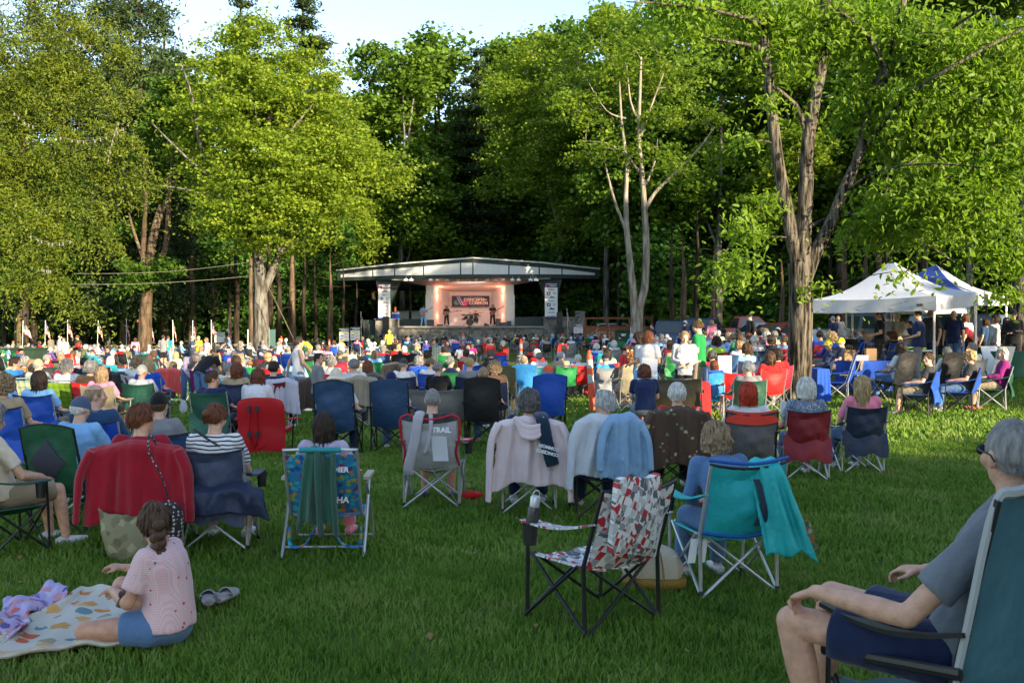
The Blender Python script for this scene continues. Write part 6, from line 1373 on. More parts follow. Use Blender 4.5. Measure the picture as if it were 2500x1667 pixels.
for rg, txt in CROWD.items():
    ox, oy, sc_ = ZR[rg]
    for ln in txt.split('\n'):
        t_ = ln.split(); i_ += 1
        if not t_: continue
        px, py = ox+float(t_[0])*sc_, oy+float(t_[1])*sc_; hh = t_[2].split('+'); hs, hc = hh[0].split(':'); hat, hatc = (hh[1].split(':') if len(hh) > 1 else (None, 'navy'))
        top, tk = (t_[3].split(':')+['s'])[:2]; tk = tk if ':' in t_[3] else random.choice('sssl'); ch = t_[4]; fl_ = t_[5:]; kid = 'k' in fl_; pc = [f for f in fl_ if f in PCODE]
        pn = PCODE[pc[0]] if pc else random.choice(['sit', 'sit', 'sit', 'sitl', 'sitr', 'lean'] if px > 200 else ['sit', 'sitr', 'sit'])
        sc = .78 if kid else random.uniform(.94, 1.01); hz_ = POSES[pn]['hd'][2]*sc+(.12 if kid else 0)
        dov = [f for f in fl_ if f[:2] == 'd=']; p, d = solve(px, py, hz_)
        if dov: d = float(dov[0][2:]); p = at(px, py, d)
        lod = 0 if d < 14 else 1 if d < 27 else 2
        rz = math.atan2(-(SX-p.x), 82-p.y)*1.0+random.uniform(-.14, .14)
        if px > 1990 and rg in 'FQ': rz += {'Q': R(48)}.get(rg, R(8))
        if rg == 'F' and '- L' in ln: rz += R(60)
        hd = Matrix.Rotation(rz, 3, 'Z') @ V(POSES[pn]['hd']); loc = V((p.x-hd.x*sc, p.y-hd.y*sc, 0)); loc.z = G(loc.x, loc.y)
        hn = f"{nice(hatc)} {'cap' if hat == 'cap' else 'hat'}" if hat else (f"{'long' if hs in ('long', 'vlong') else hs if hs in ('curly', 'wavy') else 'short'} {nice(hc)} hair" if hs != 'bald' else 'balding head')
        desc = f"{'child' if kid else 'person'} with {hn}, {nice(top)} top"; pl = place(px)
        o = person('x', loc, rz, pn, hs, hc, hat, hatc, top, tk, random.choice(['denim', 'khaki', 'navy', 'black', 'tan', 'gray']), random.choice('lls'), random.choice([0, 0, 1, 2, 2, 0, 3]) if hc not in ('black',) else 3, sc, 'people seated on the lawn', random.uniform(.96, 1.18) if 0 else 1., random.choice(['white', 'black', 'gray']), lod=lod, dz=.12 if kid else 0, face=lod < 2 and pn in ('sitL', 'sitR'))
        reg(o, px, desc+',', pl)
        if ch in ('.',): ch = random.choice(dark)
        if ch != '-':
            cc, stl = (ch.split(':')+['s' if random.random() < .45 else 'b'])[:2]; stl = stl if ch.count(':') else random.choice(['s', 'b', 'b', 'sp', 'bp']) if d < 30 else stl
            if 'h' not in stl and 's' not in stl and 'b' not in stl: stl += 's'
            who = f"of the {hn}" if d < 22 else ''
            if cc in WEB: o = beach_chair('x', loc, rz, WEB[cc], zs=.33, zt=.90, group='lawn chairs'); reg(o, px, f"webbed chair {who}".strip(), pl)
            elif cc.startswith('beach'): o = beach_chair('x', loc, rz, MAT['nylon'], 'red' if cc[-1] == 'R' else 'teal', zs=.30, zt=.86, group='lawn chairs'); reg(o, px, f"{'red' if cc[-1] == 'R' else 'teal'} beach chair {who}".strip(), pl)
            else: o = camp('x', loc, rz, cc, stl, 'folding camp chairs', sc if kid else 1., lod=lod); reg(o, px, f"{nice(cc)} camp chair {who}".strip(), pl)
# random extra listeners filling the rows close to the stage
k = 0
for row, (py, n, x0, x1) in enumerate(((819, 24, 860, 1420), (828, 18, 880, 1420), (836, 16, 420, 860), (846, 14, 30, 420), (806, 20, 1440, 1960), (812, 16, 1430, 1940), (822, 14, 1440, 1900), (812, 8, 1990, 2240), (852, 22, 250, 1900), (864, 18, 200, 1850), (880, 14, 420, 1750))):
    for j in range(n):
        px = x0+(x1-x0)*(j+rng.uniform(-.35, .35))/n; q, d = solve(px, py+rng.uniform(-2, 2), 1.13)
        if any(abs(t[1]-px) < max(9, 1500/d) and abs((t[0].location.y)-q.y) < (2.2 if d > 32 else 1.5) for t in LABELS) or (d < 30 and abs(px-1615) < 130): continue
        rz = math.atan2(-(SX-q.x), 82-q.y)+rng.uniform(-.2, .2); hs, hc = random.choice(['short', 'wavy', 'bob', 'curly', 'crop', 'long']), random.choice(['gray', 'silver', 'white', 'brown', 'sandy', 'darkbrown', 'darkgray']); top = random.choice(['gray', 'white', 'navy', 'lightblue', 'teal', 'charcoal', 'red', 'sage', 'olive', 'pink', 'black', 'blue', 'tan'])
        hat = 'cap' if rng.uniform() < .3 else None; hatc = random.choice(['white', 'navy', 'gray', 'black', 'tan'])
        o = person('x', q, rz, random.choice(['sit', 'sitl', 'sitr', 'lean']), hs if not hat else 'short', hc, hat, hatc, top, random.choice('sl'), 'denim', 'l', random.choice([0, 1, 2]), 1., 'people seated on the lawn', lod=2)
        hn = f"{nice(hatc)} cap" if hat else f"{nice(hc)} hair"; reg(o, px, f"{'distant ' if d > 32 else ''}person with {hn}, {nice(top)} top", place(px))
        cc = random.choice(dark+['red', 'gray']); o = camp('x', q, rz, cc, 's' if rng.uniform() < .4 else 'b', 'folding camp chairs', lod=2); reg(o, px, f"{'distant' if d > 32 else 'plain'} {nice(cc)} camp chair", place(px))
# empty chairs in view
def chair_at(px, py, hh, color, style, rz, lb, sc=1., lod=0, fm='nylon'):
    q, d = solve(px, py, hh); o = camp(lb, q, R(rz), color, style, 'folding camp chairs', sc, fm, lod); return o
chair_at(1378, 893, .9, 'green', 'b', 5, 'empty green camp chair left of the orange white post', lod=1)
chair_at(1640, 917, .92, (.09, .07, .04), 'ws', -8, 'empty brown camouflage camp chair behind the bob haired woman', lod=1)
chair_at(1112, 900, .9, 'slateblue', 'b', 0, 'empty slate blue camp chair beside the navy capped man', lod=1)
chair_at(1066, 945, .9, (.16, .15, .14), 'w', 3, 'wide grey camp chair with blue edging left of the black chair', lod=1)
chair_at(636, 920, .80, 'slateblue', 'ws', 12, 'empty low blue camp chair behind the white lilac towel', lod=1)
chair_at(1799, 905, .92, 'red', 's', -6, 'empty red camp chair left of the grey polo man', lod=1)
q, d = solve(448, 902, .84); beach_chair('empty turquoise beach chair with a round badge left of the purple chair', q, R(-14), MAT['nylon'], 'turquoise', 'lawn chairs', zs=.3, zt=.88)
q, d = solve(1070, 852, .84); beach_chair('white and green webbed lawn chair below the left guitarist', q, R(4), WEB['webC'], None, 'lawn chairs', zs=.34, zt=.98)
q, d = solve(1130, 829, .84); beach_chair('blue and white striped beach chair beside the orange marker', q, R(0), WEB['blueS'], None, 'lawn chairs', zs=.34, zt=.9)
q, d = solve(1166, 820, .84); beach_chair('blue white striped chair under the camera tripod', q, R(0), WEB['blueS'], None, 'lawn chairs', zs=.34, zt=.95)
q, d = solve(1841, 850, .9); beach_chair('pale striped tall lawn chair below the silver sedan', q, R(-15), WEB['webC'], None, 'lawn chairs', zs=.4, zt=.98)
for px, py, rz, lb in ((2077, 895, 62, 'beige metal folding chair touching the blue table cloth'), (2141, 905, 75, 'empty beige metal folding chair right of the blue table')):
    q, d = solve(px, py+5, .6, 10); o = metal_chair(lb, q, R(rz))
q, d = solve(2042, 905, .66); T_ = camp('blue folding chair turned sideways holding the nearer yellow capped man', q, R(75), 'royal', 'sh', 'folding camp chairs', .95, lod=1)
# ---------------- standing people ----------------
def stand(px, py, hgt, pn, rz, desc, foot_=None, **k):
    """px, py of the head centre"""
    sc = hgt/1.73; q, d = solve(px, py, POSES[pn]['hd'][2]*sc, 8, 76); hd = Matrix.Rotation(R(rz), 3, 'Z') @ V(POSES[pn]['hd'])*sc; loc = V((q.x-hd.x, q.y-hd.y, q.z))
    if foot_: loc = V((at(px, py, foot_).x, foot_, 0)); loc.z = G(loc.x, loc.y)
    o = person(desc, loc, R(rz), pn, sc=sc, group='people standing about the lawn', **k); return o
AZ = lambda x, y: (x*.17857, 760+y*.17857)
st_ = stand
S1 = [
 (145, 799, 1.7, 'walk', -60, 'person in white cap and white clothes walking behind the family', dict(hair='short', hc='brown', hat='cap', hatc='white', top='white', bot='lightgray', bk='s'), 64),
 (156, 812, 1.65, 'standR', -150, 'woman in white patterned top and shorts facing the flags', dict(hair='tied', hc='brown', top='cream', bot='white', bk='s'), 55),
 (174, 833, 1.1, 'play', 180, 'small child in white top holding a hand', dict(hair='tied', hc='blond', top='white', bot='denim', bk='s'), 54),
 (190, 813, 1.78, 'hold', 80, 'man in tan cap and black tee holding a red ball', dict(hair='short', hc='brown', hat='cap', hatc='brown', top='black', bot='gray', bk='s'), 55),
 (250, 812, .95, 'hold', 150, 'toddler in purple behind the fourth flag', dict(hair='short', hc='brown', top='violet', bot='teal'), 66),
 (330, 819, 1.6, 'stand', 20, 'long haired woman in pink top before the forked trunk', dict(hair='long', hc='brown', top='pink', bot='navy'), 60),
 (398, 806, 1.78, 'arms', 0, 'man in grey tee and black shorts beside the flag', dict(hair='short', hc='darkbrown', hat='cap', hatc='charcoal', top='gray', bot='black', bk='s'), 54),
 (410, 807, 1.75, 'stand', 0, 'man in teal shirt beside the man in grey', dict(hair='crop', hc='brown', top='teal', bot='navy'), 56),
 (416, 824, 1.1, 'hold', -20, 'little child in light blue beside the teal shirt man', dict(hair='tied', hc='blond', top='lightblue', bot='denim'), 54),
 (469, 804, 1.72, 'phone', -80, 'man in white cap and dark teal shirt by the yellow vest', dict(hair='short', hc='brown', hat='cap', hatc='cream', top='slateblue', bot='charcoal'), 56),
 (485, 800, 1.72, 'phone', 150, 'person in neon yellow safety vest left of the white sign', dict(hair='short', hc='gray', hat='cap', hatc='tan', top='neon', bot='charcoal'), 57),
 (504, 820, 1.6, 'stand', 150, 'fair haired woman in lilac left of the white sign', dict(hair='wavy', hc='sandy', top='lilac', bot='denim'), 54),
 (559, 803, 1.65, 'stand', 100, 'person in denim jacket right of the timber post', dict(hair='short', hc='brown', top='denim', tk='l', bot='navy'), 66),
 (457, 829, 1.62, 'bend', -140, 'grey bobbed woman in lilac shirt and sunglasses bending forward', dict(hair='wavy', hc='gray', top='lilac', tk='l', bot='denim', face=True), 25),
 (490, 832, 1.66, 'bend', -20, 'woman in black top and jeans bending with an orange bag', dict(hair='tied', hc='sandy', top='black', bot='denim'), 23),
 (610, 850, 1.1, 'stand', 25, 'ginger haired small boy standing in a bright green tee', dict(hair='short', hc='ginger', top='green', bot='navy'), 25),
 (776, 858, 1.38, 'standR', -60, 'dark haired boy standing in a grey hooded sweater', dict(hair='short', hc='darkbrown', top='gray', tk='l', bot='navy', face=True), 17.5),
 (756, 815, 1.6, 'bend', 60, 'fair haired woman in yellow top bending over', dict(hair='long', hc='sandy', top='yellow', tk='l', bot='white'), 60),
 (950, 806, 1.75, 'stand', -15, 'person in neon yellow cap and vest standing before the stage', dict(hair='short', hc='gray', hat='cap', hatc='neon', top='neon', bot='black'), 63),
 (1526, 838, 1.38, 'hold', -75, 'boy in red tee looking at a phone', dict(hair='short', hc='darkbrown', top='red', bot='khaki', bk='s', face=True), 22),
 (1541, 843, 1.32, 'hold', 175, 'dark haired boy in grey tee facing the boy in red', dict(hair='wavy', hc='darkbrown', top='gray', bot='khaki', bk='s', face=True), 22.6),
 (1563, 818, 1.66, 'hold', 60, 'long dark haired woman in grey tee behind the white shirted woman', dict(hair='long', hc='darkbrown', top='gray', bot='lightblue'), 20),
 (1593, 778, 1.7, 'stand', 120, 'person in navy polo by the lattice fence end', dict(hair='short', hc='darkbrown', top='navy', bot='tan'), 50),
 (1672, 776, 1.75, 'hold', -90, 'volunteer in white cap and navy polo before the dark wagon', dict(hair='short', hc='brown', hat='cap', hatc='white', top='navy', bot='gray'), 48),
 (1697, 775, 1.78, 'stand', 170, 'volunteer in navy cap and navy polo between the cars', dict(hair='short', hc='brown', hat='cap', hatc='navy', top='navy', bot='denim'), 47),
 (1714, 780, 1.68, 'stand', 100, 'person in black behind the green shirted man', dict(hair='short', hc='darkbrown', hat='cap', hatc='maroon', top='black', bot='black'), 50),
 (1738, 779, 1.66, 'stand', 10, 'blond person in pink top before the blue van', dict(hair='wavy', hc='sandy', top='pink', tk='l', bot='black'), 46),
 (1747, 781, 1.66, 'stand', -20, 'dark haired person in navy beside the pink top', dict(hair='short', hc='black', top='navy', bot='navy'), 47),
 (1832, 766, 1.85, 'stand', 110, 'tall man in black cap and black shirt before the red pickup', dict(hair='short', hc='darkbrown', hat='cap', hatc='black', top='black', tk='l', bot='khaki'), 42),
 (2147, 776, 1.80, 'hold', 70, 'man in black polo writing at the table under the tent', dict(hair='crop', hc='brown', top='black', bot='charcoal'), 27.5),
 (2243, 777, 1.84, 'hold', 60, 'large man in navy polo leaning over the table under the tent', dict(hair='crop', hc='brown', top='navy', bot='gray', wd=1.15), 25.5),
 (2274, 768, 1.88, 'stand', 120, 'bald dark skinned man in charcoal tee under the tent', dict(hair='none', hc='black', top='charcoal', bot='navy', skin=4, wd=1.1), 27),
 (2329, 773, 1.80, 'stand', 140, 'white haired man in navy printed tee and jeans', dict(hair='crop', hc='silver', top='navy', bot='denim', face=True), 28),
 (2372, 779, 1.78, 'bend', 110, 'person in dark red top bending beside the tent pole', dict(hair='short', hc='darkbrown', top='maroon', bot='black', bk='s'), 30),
 (2357, 765, 1.7, 'stand', 0, 'auburn haired person behind the dark red top', dict(hair='wavy', hc='auburn', top='white', bot='navy'), 33),
 (2167, 771, 1.76, 'stand', 10, 'grey haired person in grey shirt far under the tent', dict(hair='short', hc='gray', top='gray', bot='denim'), 33),
 (2191, 768, 1.76, 'hold', 140, 'man in tan shirt and cap far under the tent', dict(hair='short', hc='gray', hat='cap', hatc='tan', top='khaki', bot='khaki', bk='s'), 33),
 (2207, 780, 1.66, 'stand', -10, 'woman in blue sleeveless top far under the tent', dict(hair='long', hc='brown', top='lightblue', tk='n', bot='black'), 34),
 (2222, 783, 1.5, 'stand', 90, 'child in navy far under the tent', dict(hair='short', hc='brown', top='navy', bot='denim'), 33.5),
 (2046, 770, 1.75, 'hold', 160, 'man standing behind the white lettered board', dict(hair='crop', hc='brown', top='gray', bot='navy'), 41),
 (2034, 776, 1.7, 'stand', 30, 'grey haired person beside the white lettered board', dict(hair='short', hc='gray', hat='cap', hatc='gray', top='navy', bot='navy'), 40),
 (2433, 781, 1.66, 'standL', 20, 'dark bobbed woman in pale sweater and pink trousers', dict(hair='wavy', hc='darkbrown', top='lightgray', tk='l', bot=(.45, .14, .2)), 27.6),
 (2474, 761, 1.82, 'arms', 160, 'bearded man in black cap and black shirt at the right edge', dict(hair='short', hc='black', hat='cap', hatc='black', top='black', tk='l', bot='black'), 27),
 (2457, 790, 1.6, 'stand', 170, 'long dark haired girl in black tee at the right edge', dict(hair='long', hc='darkbrown', top='black', bot='denim', face=True), 27.5),
 (2408, 783, 1.55, 'stand', 30, 'woman in star spangled top behind the pale sweater', dict(hair='wavy', hc='brown', top='slateblue', bot='black'), 31),
]
for px, py, h, pn, rz, lb, k, d in S1: stand(px, py, h, pn, rz, lb, d, **k)
# small things held or standing in the crowd
q = at(2062, 806, 24)
def ball(loc, r, c, lb): mb = MB(); mb.ell((0, 0, 0), (r, r, r), 16, k2=12); single('ball', mb, MAT['plastic'], lb, 'ball', loc=loc, color=CL[c])
ball(at(191, 843, 54.5), .15, 'red', 'red ball in the hands of the man in black tee'); ball(at(338, 784, 73), .12, 'orange', 'small orange ball hanging beside the forked tree trunk')
# orange delineator posts
def delineator(px, py0, py1, lb, rz=0.):
    q = foot(px, py1); d = q.y; h_ = at(px, py0, d).z-q.z; T = thing('marker_post', lb, 'traffic post', q, 0, 'orange traffic delineator posts'); T.rotation_euler = (0, rz, 0); s = h_/1.1; OR = M_('safety_orange', (.75, .085, .02), .5, .08, 5, .05, 20) if 'safety_orange' not in bpy.data.materials else bpy.data.materials['safety_orange']
    mb = MB(); mb.lathe([(.07*s, .0), (.066*s, .06*s), (.055*s, .1*s), (.052*s, 1.0*s), (.04*s, 1.04*s), (.03*s, 1.05*s), (.03*s, 1.1*s), (.01*s, 1.1*s)], 16); part('post_body', mb, OR, T)
    for z in (.78, .52): mb = MB(); mb.lathe([(.052*s, z*s), (.056*s, (z+.004)*s), (.056*s, (z+.15)*s), (.052*s, (z+.154)*s)], 16); part('reflective_band', mb, bpy.data.materials.get('reflective_sleeve') or M_('reflective_sleeve', (.42, .43, .42), .4, .05, 5, 0), T)
    mb = MB(); mb.lathe([(.001, -.02), (.19*s, -.02), (.19*s, .02), (.09*s, .035), (.001, .035)], 8); part('base', mb, TYRE, T)
delineator(1447, 855, 1006, 'leaning orange marker post in the middle of the crowd', R(-3.5)); delineator(1272, 827, 905, 'orange marker post behind the teal beach chair'); delineator(1131, 812, 870, 'orange marker post below the stage centre')
delineator(176, 864, 960, 'orange and white marker post beside the maroon draped chair'); delineator(1182, 818, 860, 'orange marker beside the striped chairs'); delineator(687, 820, 870, 'orange marker right of the maple trunk'); delineator(804, 828, 872, 'orange marker left of the event signs'); delineator(938, 816, 860, 'orange marker in front of the left loudspeaker')
# ---------------- near listeners and their chairs ----------------
TEE = lambda nm, c, **k: M_(nm, c, .9, .1, 5, .4, 16, bd=.02)
def setmat(o, nm, m):
    for c in o.children:
        if c.name.split('.')[0] == nm: c.data = c.data.copy(); c.data.materials.clear(); c.data.materials.append(m)
def hero(px, py, d, pn, rz, lb, sc=.95, dz=0., **k):
    p = at(px, py, d); hd = Matrix.Rotation(R(rz), 3, 'Z') @ V(POSES[pn]['hd'])*sc; loc = V((p.x-hd.x, p.y-hd.y, 0)); loc.z = G(loc.x, loc.y)
    return person(lb, loc, R(rz), pn, sc=sc, group='people seated on the lawn', dz=dz, **k), loc
def hchair(loc, rz, color, style, lb, sc=.93, fm='nylon', off=0.): l = V(loc)+Matrix.Rotation(R(rz), 3, 'Z') @ V((0, off, 0)); l.z = G(l.x, l.y); return camp(lb, l, R(rz), color, style, 'folding camp chairs', sc, fm)
def stripe_mat(name, a, b_, n, axis=2, w_=.5):
    m, t, b, L = new_mat(name); tc = N(t, 'ShaderNodeTexCoord'); sp = N(t, 'ShaderNodeSeparateXYZ'); nn = noisec(t, 5, 2); ad = N(t, 'ShaderNodeMath', operation='MULTIPLY_ADD'); ad.inputs[1].default_value = .05; L(nn.outputs[0], ad.inputs[0])
    L(tc.outputs['Object'], sp.inputs[0]); L(sp.outputs[axis], ad.inputs[2]); mu = N(t, 'ShaderNodeMath', operation='MULTIPLY'); mu.inputs[1].default_value = n; L(ad.outputs[0], mu.inputs[0]); f = N(t, 'ShaderNodeMath', operation='FRACT'); L(mu.outputs[0], f.inputs[0]); g = N(t, 'ShaderNodeMath', operation='LESS_THAN'); g.inputs[1].default_value = w_; L(f.outputs[0], g.inputs[0])
    mx = N(t, 'ShaderNodeMixRGB'); mx.inputs[1].default_value = (*b_, 1); mx.inputs[2].default_value = (*a, 1); L(g.outputs[0], mx.inputs[0]); L(mx.outputs[0], b.inputs['Base Color']); b.inputs['Roughness'].default_value = .9; return m
def speckle(name, base, cols, sc=9, th=.32, dist='EUCLIDEAN', coord='Object', rnd=1.):
    """scattered printed motifs"""
    m, t, b, L = new_mat(name); tc = N(t, 'ShaderNodeTexCoord'); v = N(t, 'ShaderNodeTexVoronoi'); v.inputs['Scale'].default_value = sc; v.inputs['Randomness'].default_value = rnd; v.distance = dist; nn = noisec(t, sc*2.2, 2, coord); mv = N(t, 'ShaderNodeVectorMath', operation='MULTIPLY_ADD'); mv.inputs[1].default_value = (.6/sc,)*3
    L(nn.outputs['Color'], mv.inputs[0]); L(tc.outputs[coord], mv.inputs[2]); L(mv.outputs[0], v.inputs['Vector']); lt = N(t, 'ShaderNodeMath', operation='LESS_THAN'); lt.inputs[1].default_value = th; L(v.outputs['Distance'], lt.inputs[0])
    sp = N(t, 'ShaderNodeSeparateColor'); L(v.outputs['Color'], sp.inputs[0]); r = N(t, 'ShaderNodeValToRGB'); r.color_ramp.interpolation = 'CONSTANT'; r.color_ramp.elements[0].color = (*cols[0], 1); r.color_ramp.elements[1].position = 1/len(cols); r.color_ramp.elements[1].color = (*cols[1], 1)
    for i in range(2, len(cols)): e = r.color_ramp.elements.new(i/len(cols)); e.color = (*cols[i], 1)
    L(sp.outputs[0], r.inputs[0]); mx = N(t, 'ShaderNodeMixRGB'); mx.inputs[1].default_value = (*base, 1); L(lt.outputs[0], mx.inputs[0]); L(r.outputs[0], mx.inputs[2]); L(mx.outputs[0], b.inputs['Base Color']); b.inputs['Roughness'].default_value = .85; bump(t, b, noisec(t, 50, 2, coord).outputs[0], .2); return m
def geomat():
    m, t, b, L = new_mat('triangle_print'); tc = N(t, 'ShaderNodeUVMap'); mp = N(t, 'ShaderNodeMapping'); mp.inputs['Scale'].default_value = (6.5, 6.5, 6.5); mp.inputs['Rotation'].default_value = (0, 0, R(22)); L(tc.outputs[0], mp.inputs[0]); nn = N(t, 'ShaderNodeTexNoise'); nn.inputs['Scale'].default_value = 1.5; L(mp.outputs[0], nn.inputs[0])
    v = N(t, 'ShaderNodeTexVoronoi'); v.distance = 'MANHATTAN'; v.inputs['Randomness'].default_value = .75; v.inputs['Scale'].default_value = 1.35; L(mp.outputs[0], v.inputs['Vector']); sp = N(t, 'ShaderNodeSeparateColor'); L(v.outputs['Color'], sp.inputs[0])
    v2 = N(t, 'ShaderNodeTexVoronoi'); v2.inputs['Randomness'].default_value = 0.; v2.distance = 'MANHATTAN'; v2.inputs['Scale'].default_value = 1.5; L(mp.outputs[0], v2.inputs['Vector']); s2 = N(t, 'ShaderNodeSeparateColor'); L(v2.outputs['Color'], s2.inputs[0]); a = N(t, 'ShaderNodeMath', operation='ADD'); L(sp.outputs[0], a.inputs[0]); L(s2.outputs[1], a.inputs[1]); f = N(t, 'ShaderNodeMath', operation='FRACT'); L(a.outputs[0], f.inputs[0])
    r = N(t, 'ShaderNodeValToRGB'); r.color_ramp.interpolation = 'CONSTANT'; cs = [(.72, .71, .70), (.50, .50, .50), (.10, .10, .11), (.72, .71, .70), (.45, .02, .03), (.28, .28, .28), (.70, .69, .68)]; r.color_ramp.elements[0].color = (*cs[0], 1); r.color_ramp.elements[1].position = 1/7; r.color_ramp.elements[1].color = (*cs[1], 1)
    for i in range(2, 7): e = r.color_ramp.elements.new(i/7); e.color = (*cs[i], 1)
    L(f.outputs[0], r.inputs[0]); L(r.outputs[0], b.inputs['Base Color']); b.inputs['Roughness'].default_value = .7; return m
GEO = geomat()
# man in faded cap, and the green quilted chair behind him
hero(197, 1018, 9.2, 'sitr', -8, 'man in faded blue cap and pale blue shirt before the green quilted chair', hair='short', hc='white', hat='cap', hatc=(.07, .10, .17), top='lightblue', sc=.92, bot='denim')
q = at(173, 1032, 8.8); o = camp('large green quilted camp chair with a dark diamond panel at the left', (q.x, q.y, G(q.x, q.y)), R(-6), (.012, .10, .045), 'bh', 'folding camp chairs', .9)
mb = MB(); c = [c for c in o.children if c.name.startswith('backrest')][0]
mb.slab(lambda u, v: ((u-v)*.17, -.385-.042*(v+u)+.05*((u+v)-1)**2+.03*((u-v))**2, .52+.21*(u+v)), 10, 10, .03); part('diamond_panel', mb, M_('diamond_mesh', (.05, .055, .075), .8, .1, 5, .3, 200), c)
# left edge: person cut off by the frame
hero(-22, 1035, 7.9, 'sitr', -40, 'person in cream striped shirt cut off by the left edge', hair='wavy', hc='gray', top='cream', bot='khaki', bk='s'); p = at(-22, 1035, 7.9); hchair(V((p.x+.1, p.y, 0)), -40, 'darkgreen', 'b', 'dark green camp chair at the left edge with a cup holder arm')
drape('jacket', 'beige jacket draped over the dark green chair at the left edge', 'jacket', (p.x+.1, p.y, G(p.x, p.y)), R(-40), 'beige', seed=4)
# maroon jacket woman
o, l = hero(346, 1077, 7.9, 'sitR', 8, 'auburn haired woman turned right behind the draped maroon jacket', hair='pixie', hc='auburn', top='burgundy', bot='charcoal', face=True)
hchair(l, 6, (.20, .17, .10), 'bp', 'camp chair hidden under the maroon jacket, tan camouflage fabric'); setmat([x for x in S.objects if x.get('label', '').startswith('camp chair hidden under the maroon')][0], 'stow_flap', speckle('leaf_camouflage', (.22, .20, .11), [(.12, .11, .05), (.32, .29, .18), (.16, .15, .08)], 14, .5))
LEAFP = bpy.data.materials['leaf_camouflage']
drape('jacket', 'maroon jacket with long sleeves draped wide over a camp chair', 'jacket', l, R(6), (.30, .008, .02), w_=.34, top=.93, ln=.60, seed=1, sl=.44, flare=.05)
mb = MB(); mb.slab(lambda u, v: (-.26+.42*u+.10*v, -.42-.10*math.sin(v*2.4)-.04*math.sin(u*6), .42-.36*v-.06*math.sin(u*3.1)), 16, 12, .03); me = remesh(mb, .015, 2, .01, 9, 'bag', [LEAFP]); tag(obj('bag', me, None, l, R(6)), 'tan leaf patterned cloth bag hanging beneath the maroon jacket', 'bag')
DOT = speckle('polka_dots', (.02, .015, .015), [(.5, .46, .42), (.45, .42, .4)], 34, .33, rnd=.25)
mb = MB(); mb.ell((0, 0, .14), (.13, .08, .17), 18); me = remesh(mb, .012, 3, .015, 9, 'bag_body', [DOT]); p = at(408, 1250, 7.45); T = thing('shoulder_bag', 'black bag with pale dots hanging at the right of the maroon jacket', 'bag', (p.x, p.y, .20), R(10)); obj('bag_body', me, T)
mb = MB(); mb.tube(smooth_path([V((.03, -.05, .28)), V((-.03, -.06, .50)), V((-.12, -.04, .68)), V((-.13, .06, .79)), V((-.10, .16, .72))], 4), .016, 8, flat=.4); part('strap', mb, DOT, T)
# striped shirt woman
o, l = hero(526, 1040, 8.0, 'sitr', 4, 'woman with reddish hair bun in navy and white striped shirt', hair='tied', hc='auburn', top='white', bot='khaki', bk='s', face=True); setmat(o, 'shirt', stripe_mat('breton_stripe', (.015, .02, .06), (.72, .71, .70), 30, 2, .36))
hchair(l, 4, (.035, .05, .10), 'sp', 'navy camp chair with a stow flap behind the striped shirt woman'); mb = MB(); mb.tube(smooth_path([V((-.13, -.34, 1.0)), V((-.02, -.385, .93)), V((.08, -.39, .87))], 4), .018, 6, flat=.35); tag(obj('bag_strap', mb.mesh('bag_strap', MAT['dark']), None, l, R(4)), 'dark bag strap across the striped shirt back', 'strap')
drape('jacket', 'navy jacket bundled low over the chair of the striped shirt woman', 'jacket', l, R(4), (.012, .022, .055), w_=.40, top=.58, y0=-.40, ln=.24, sleeves=False, front=False, seed=3, mat='nylon', flare=.08)
# black cap man
o, l = hero(389, 1000, 9.3, 'sit', -4, 'broad man in black cap and grey tee left of the striped shirt woman', hair='short', hc='brown', hat='cap', hatc='black', top='gray', wd=1.12); hchair(l+V((.12, -.05, 0)), -4, 'slateblue', 's', 'slate blue camp chair of the man in black cap')
# girl in the floral beach chair
FLO = speckle('tropical_print', (.02, .20, .42), [(.05, .42, .55), (.01, .08, .32), (.55, .20, .04), (.04, .35, .45), (.35, .38, .04), (.30, .02, .12), (.03, .25, .5)], 22, .5)
d = 7.9; p = at(790, 1240, d); l = V((p.x, p.y+.3, 0)); l.z = G(l.x, l.y)
o = beach_chair('beach chair with a bright blue tropical print and wooden arms', l, R(2), FLO, None, 'lawn chairs', zs=.30, zt=.86, arm='wood'); mb = MB(); mb.tube([(-.16, -.53, .86), (.16, -.53, .86)], .022, 10); part('head_bar', mb, fixed('teal_foam', (.02, .25, .28)), o); 
mb = MB(); [mb.tube(smooth_path([V((s*.05, -.36, .28)), V((s*.14, -.36, .10)), V((s*.27, -.30, .07)), V((s*.28, -.28, .22))], 4), .02, 6, flat=.35) for s in (-1, 1)]; part('carry_strap', mb, FLO, o)
mb = MB(); add_text(mb, 'ALOHA', .07, Matrix.Translation((.08, -.36, .44)) @ Matrix.Rotation(R(-30), 4, 'X'), 0, .002); add_text(mb, 'SUMMER', .06, Matrix.Translation((.1, -.50, .70)) @ Matrix.Rotation(R(-30), 4, 'X'), 0, .002); part('lettering', mb, WH, o, smooth=False)
person('girl with long dark wavy hair in the tropical beach chair', (l.x-.02, l.y+.0, l.z), R(0), 'sit', 'long', 'darkbrown', top='lilac', bot='pink', sc=.86, group='people seated on the lawn', dz=.03, shoes='pink')
drape('hoodie', 'dark green hooded sweater hanging over the tropical beach chair', 'sweater', (l.x-.03, l.y, l.z), R(2), (.035, .11, .075), w_=.10, top=.89, y0=-.50, ln=.60, sleeves=False, seed=2, flare=.05, front=True); mb = MB(); [mb.tube(smooth_path([V((x, -.54, .84)), V((x+.01, -.59, .60)), V((x+.02, -.58, .34)), V((x+.03, -.56, .20))], 4), [.04]*12+[.034], 12, flat=.6) for x in (-.02, .10)]; me = remesh(mb, .012, 1, .005, 12, 'sleeves', [MAT['knit']]); tag(obj('sweater_sleeve', me, None, l, R(2), (.03, .095, .07)), 'pair of green sleeves hanging down the tropical beach chair', 'sweater')
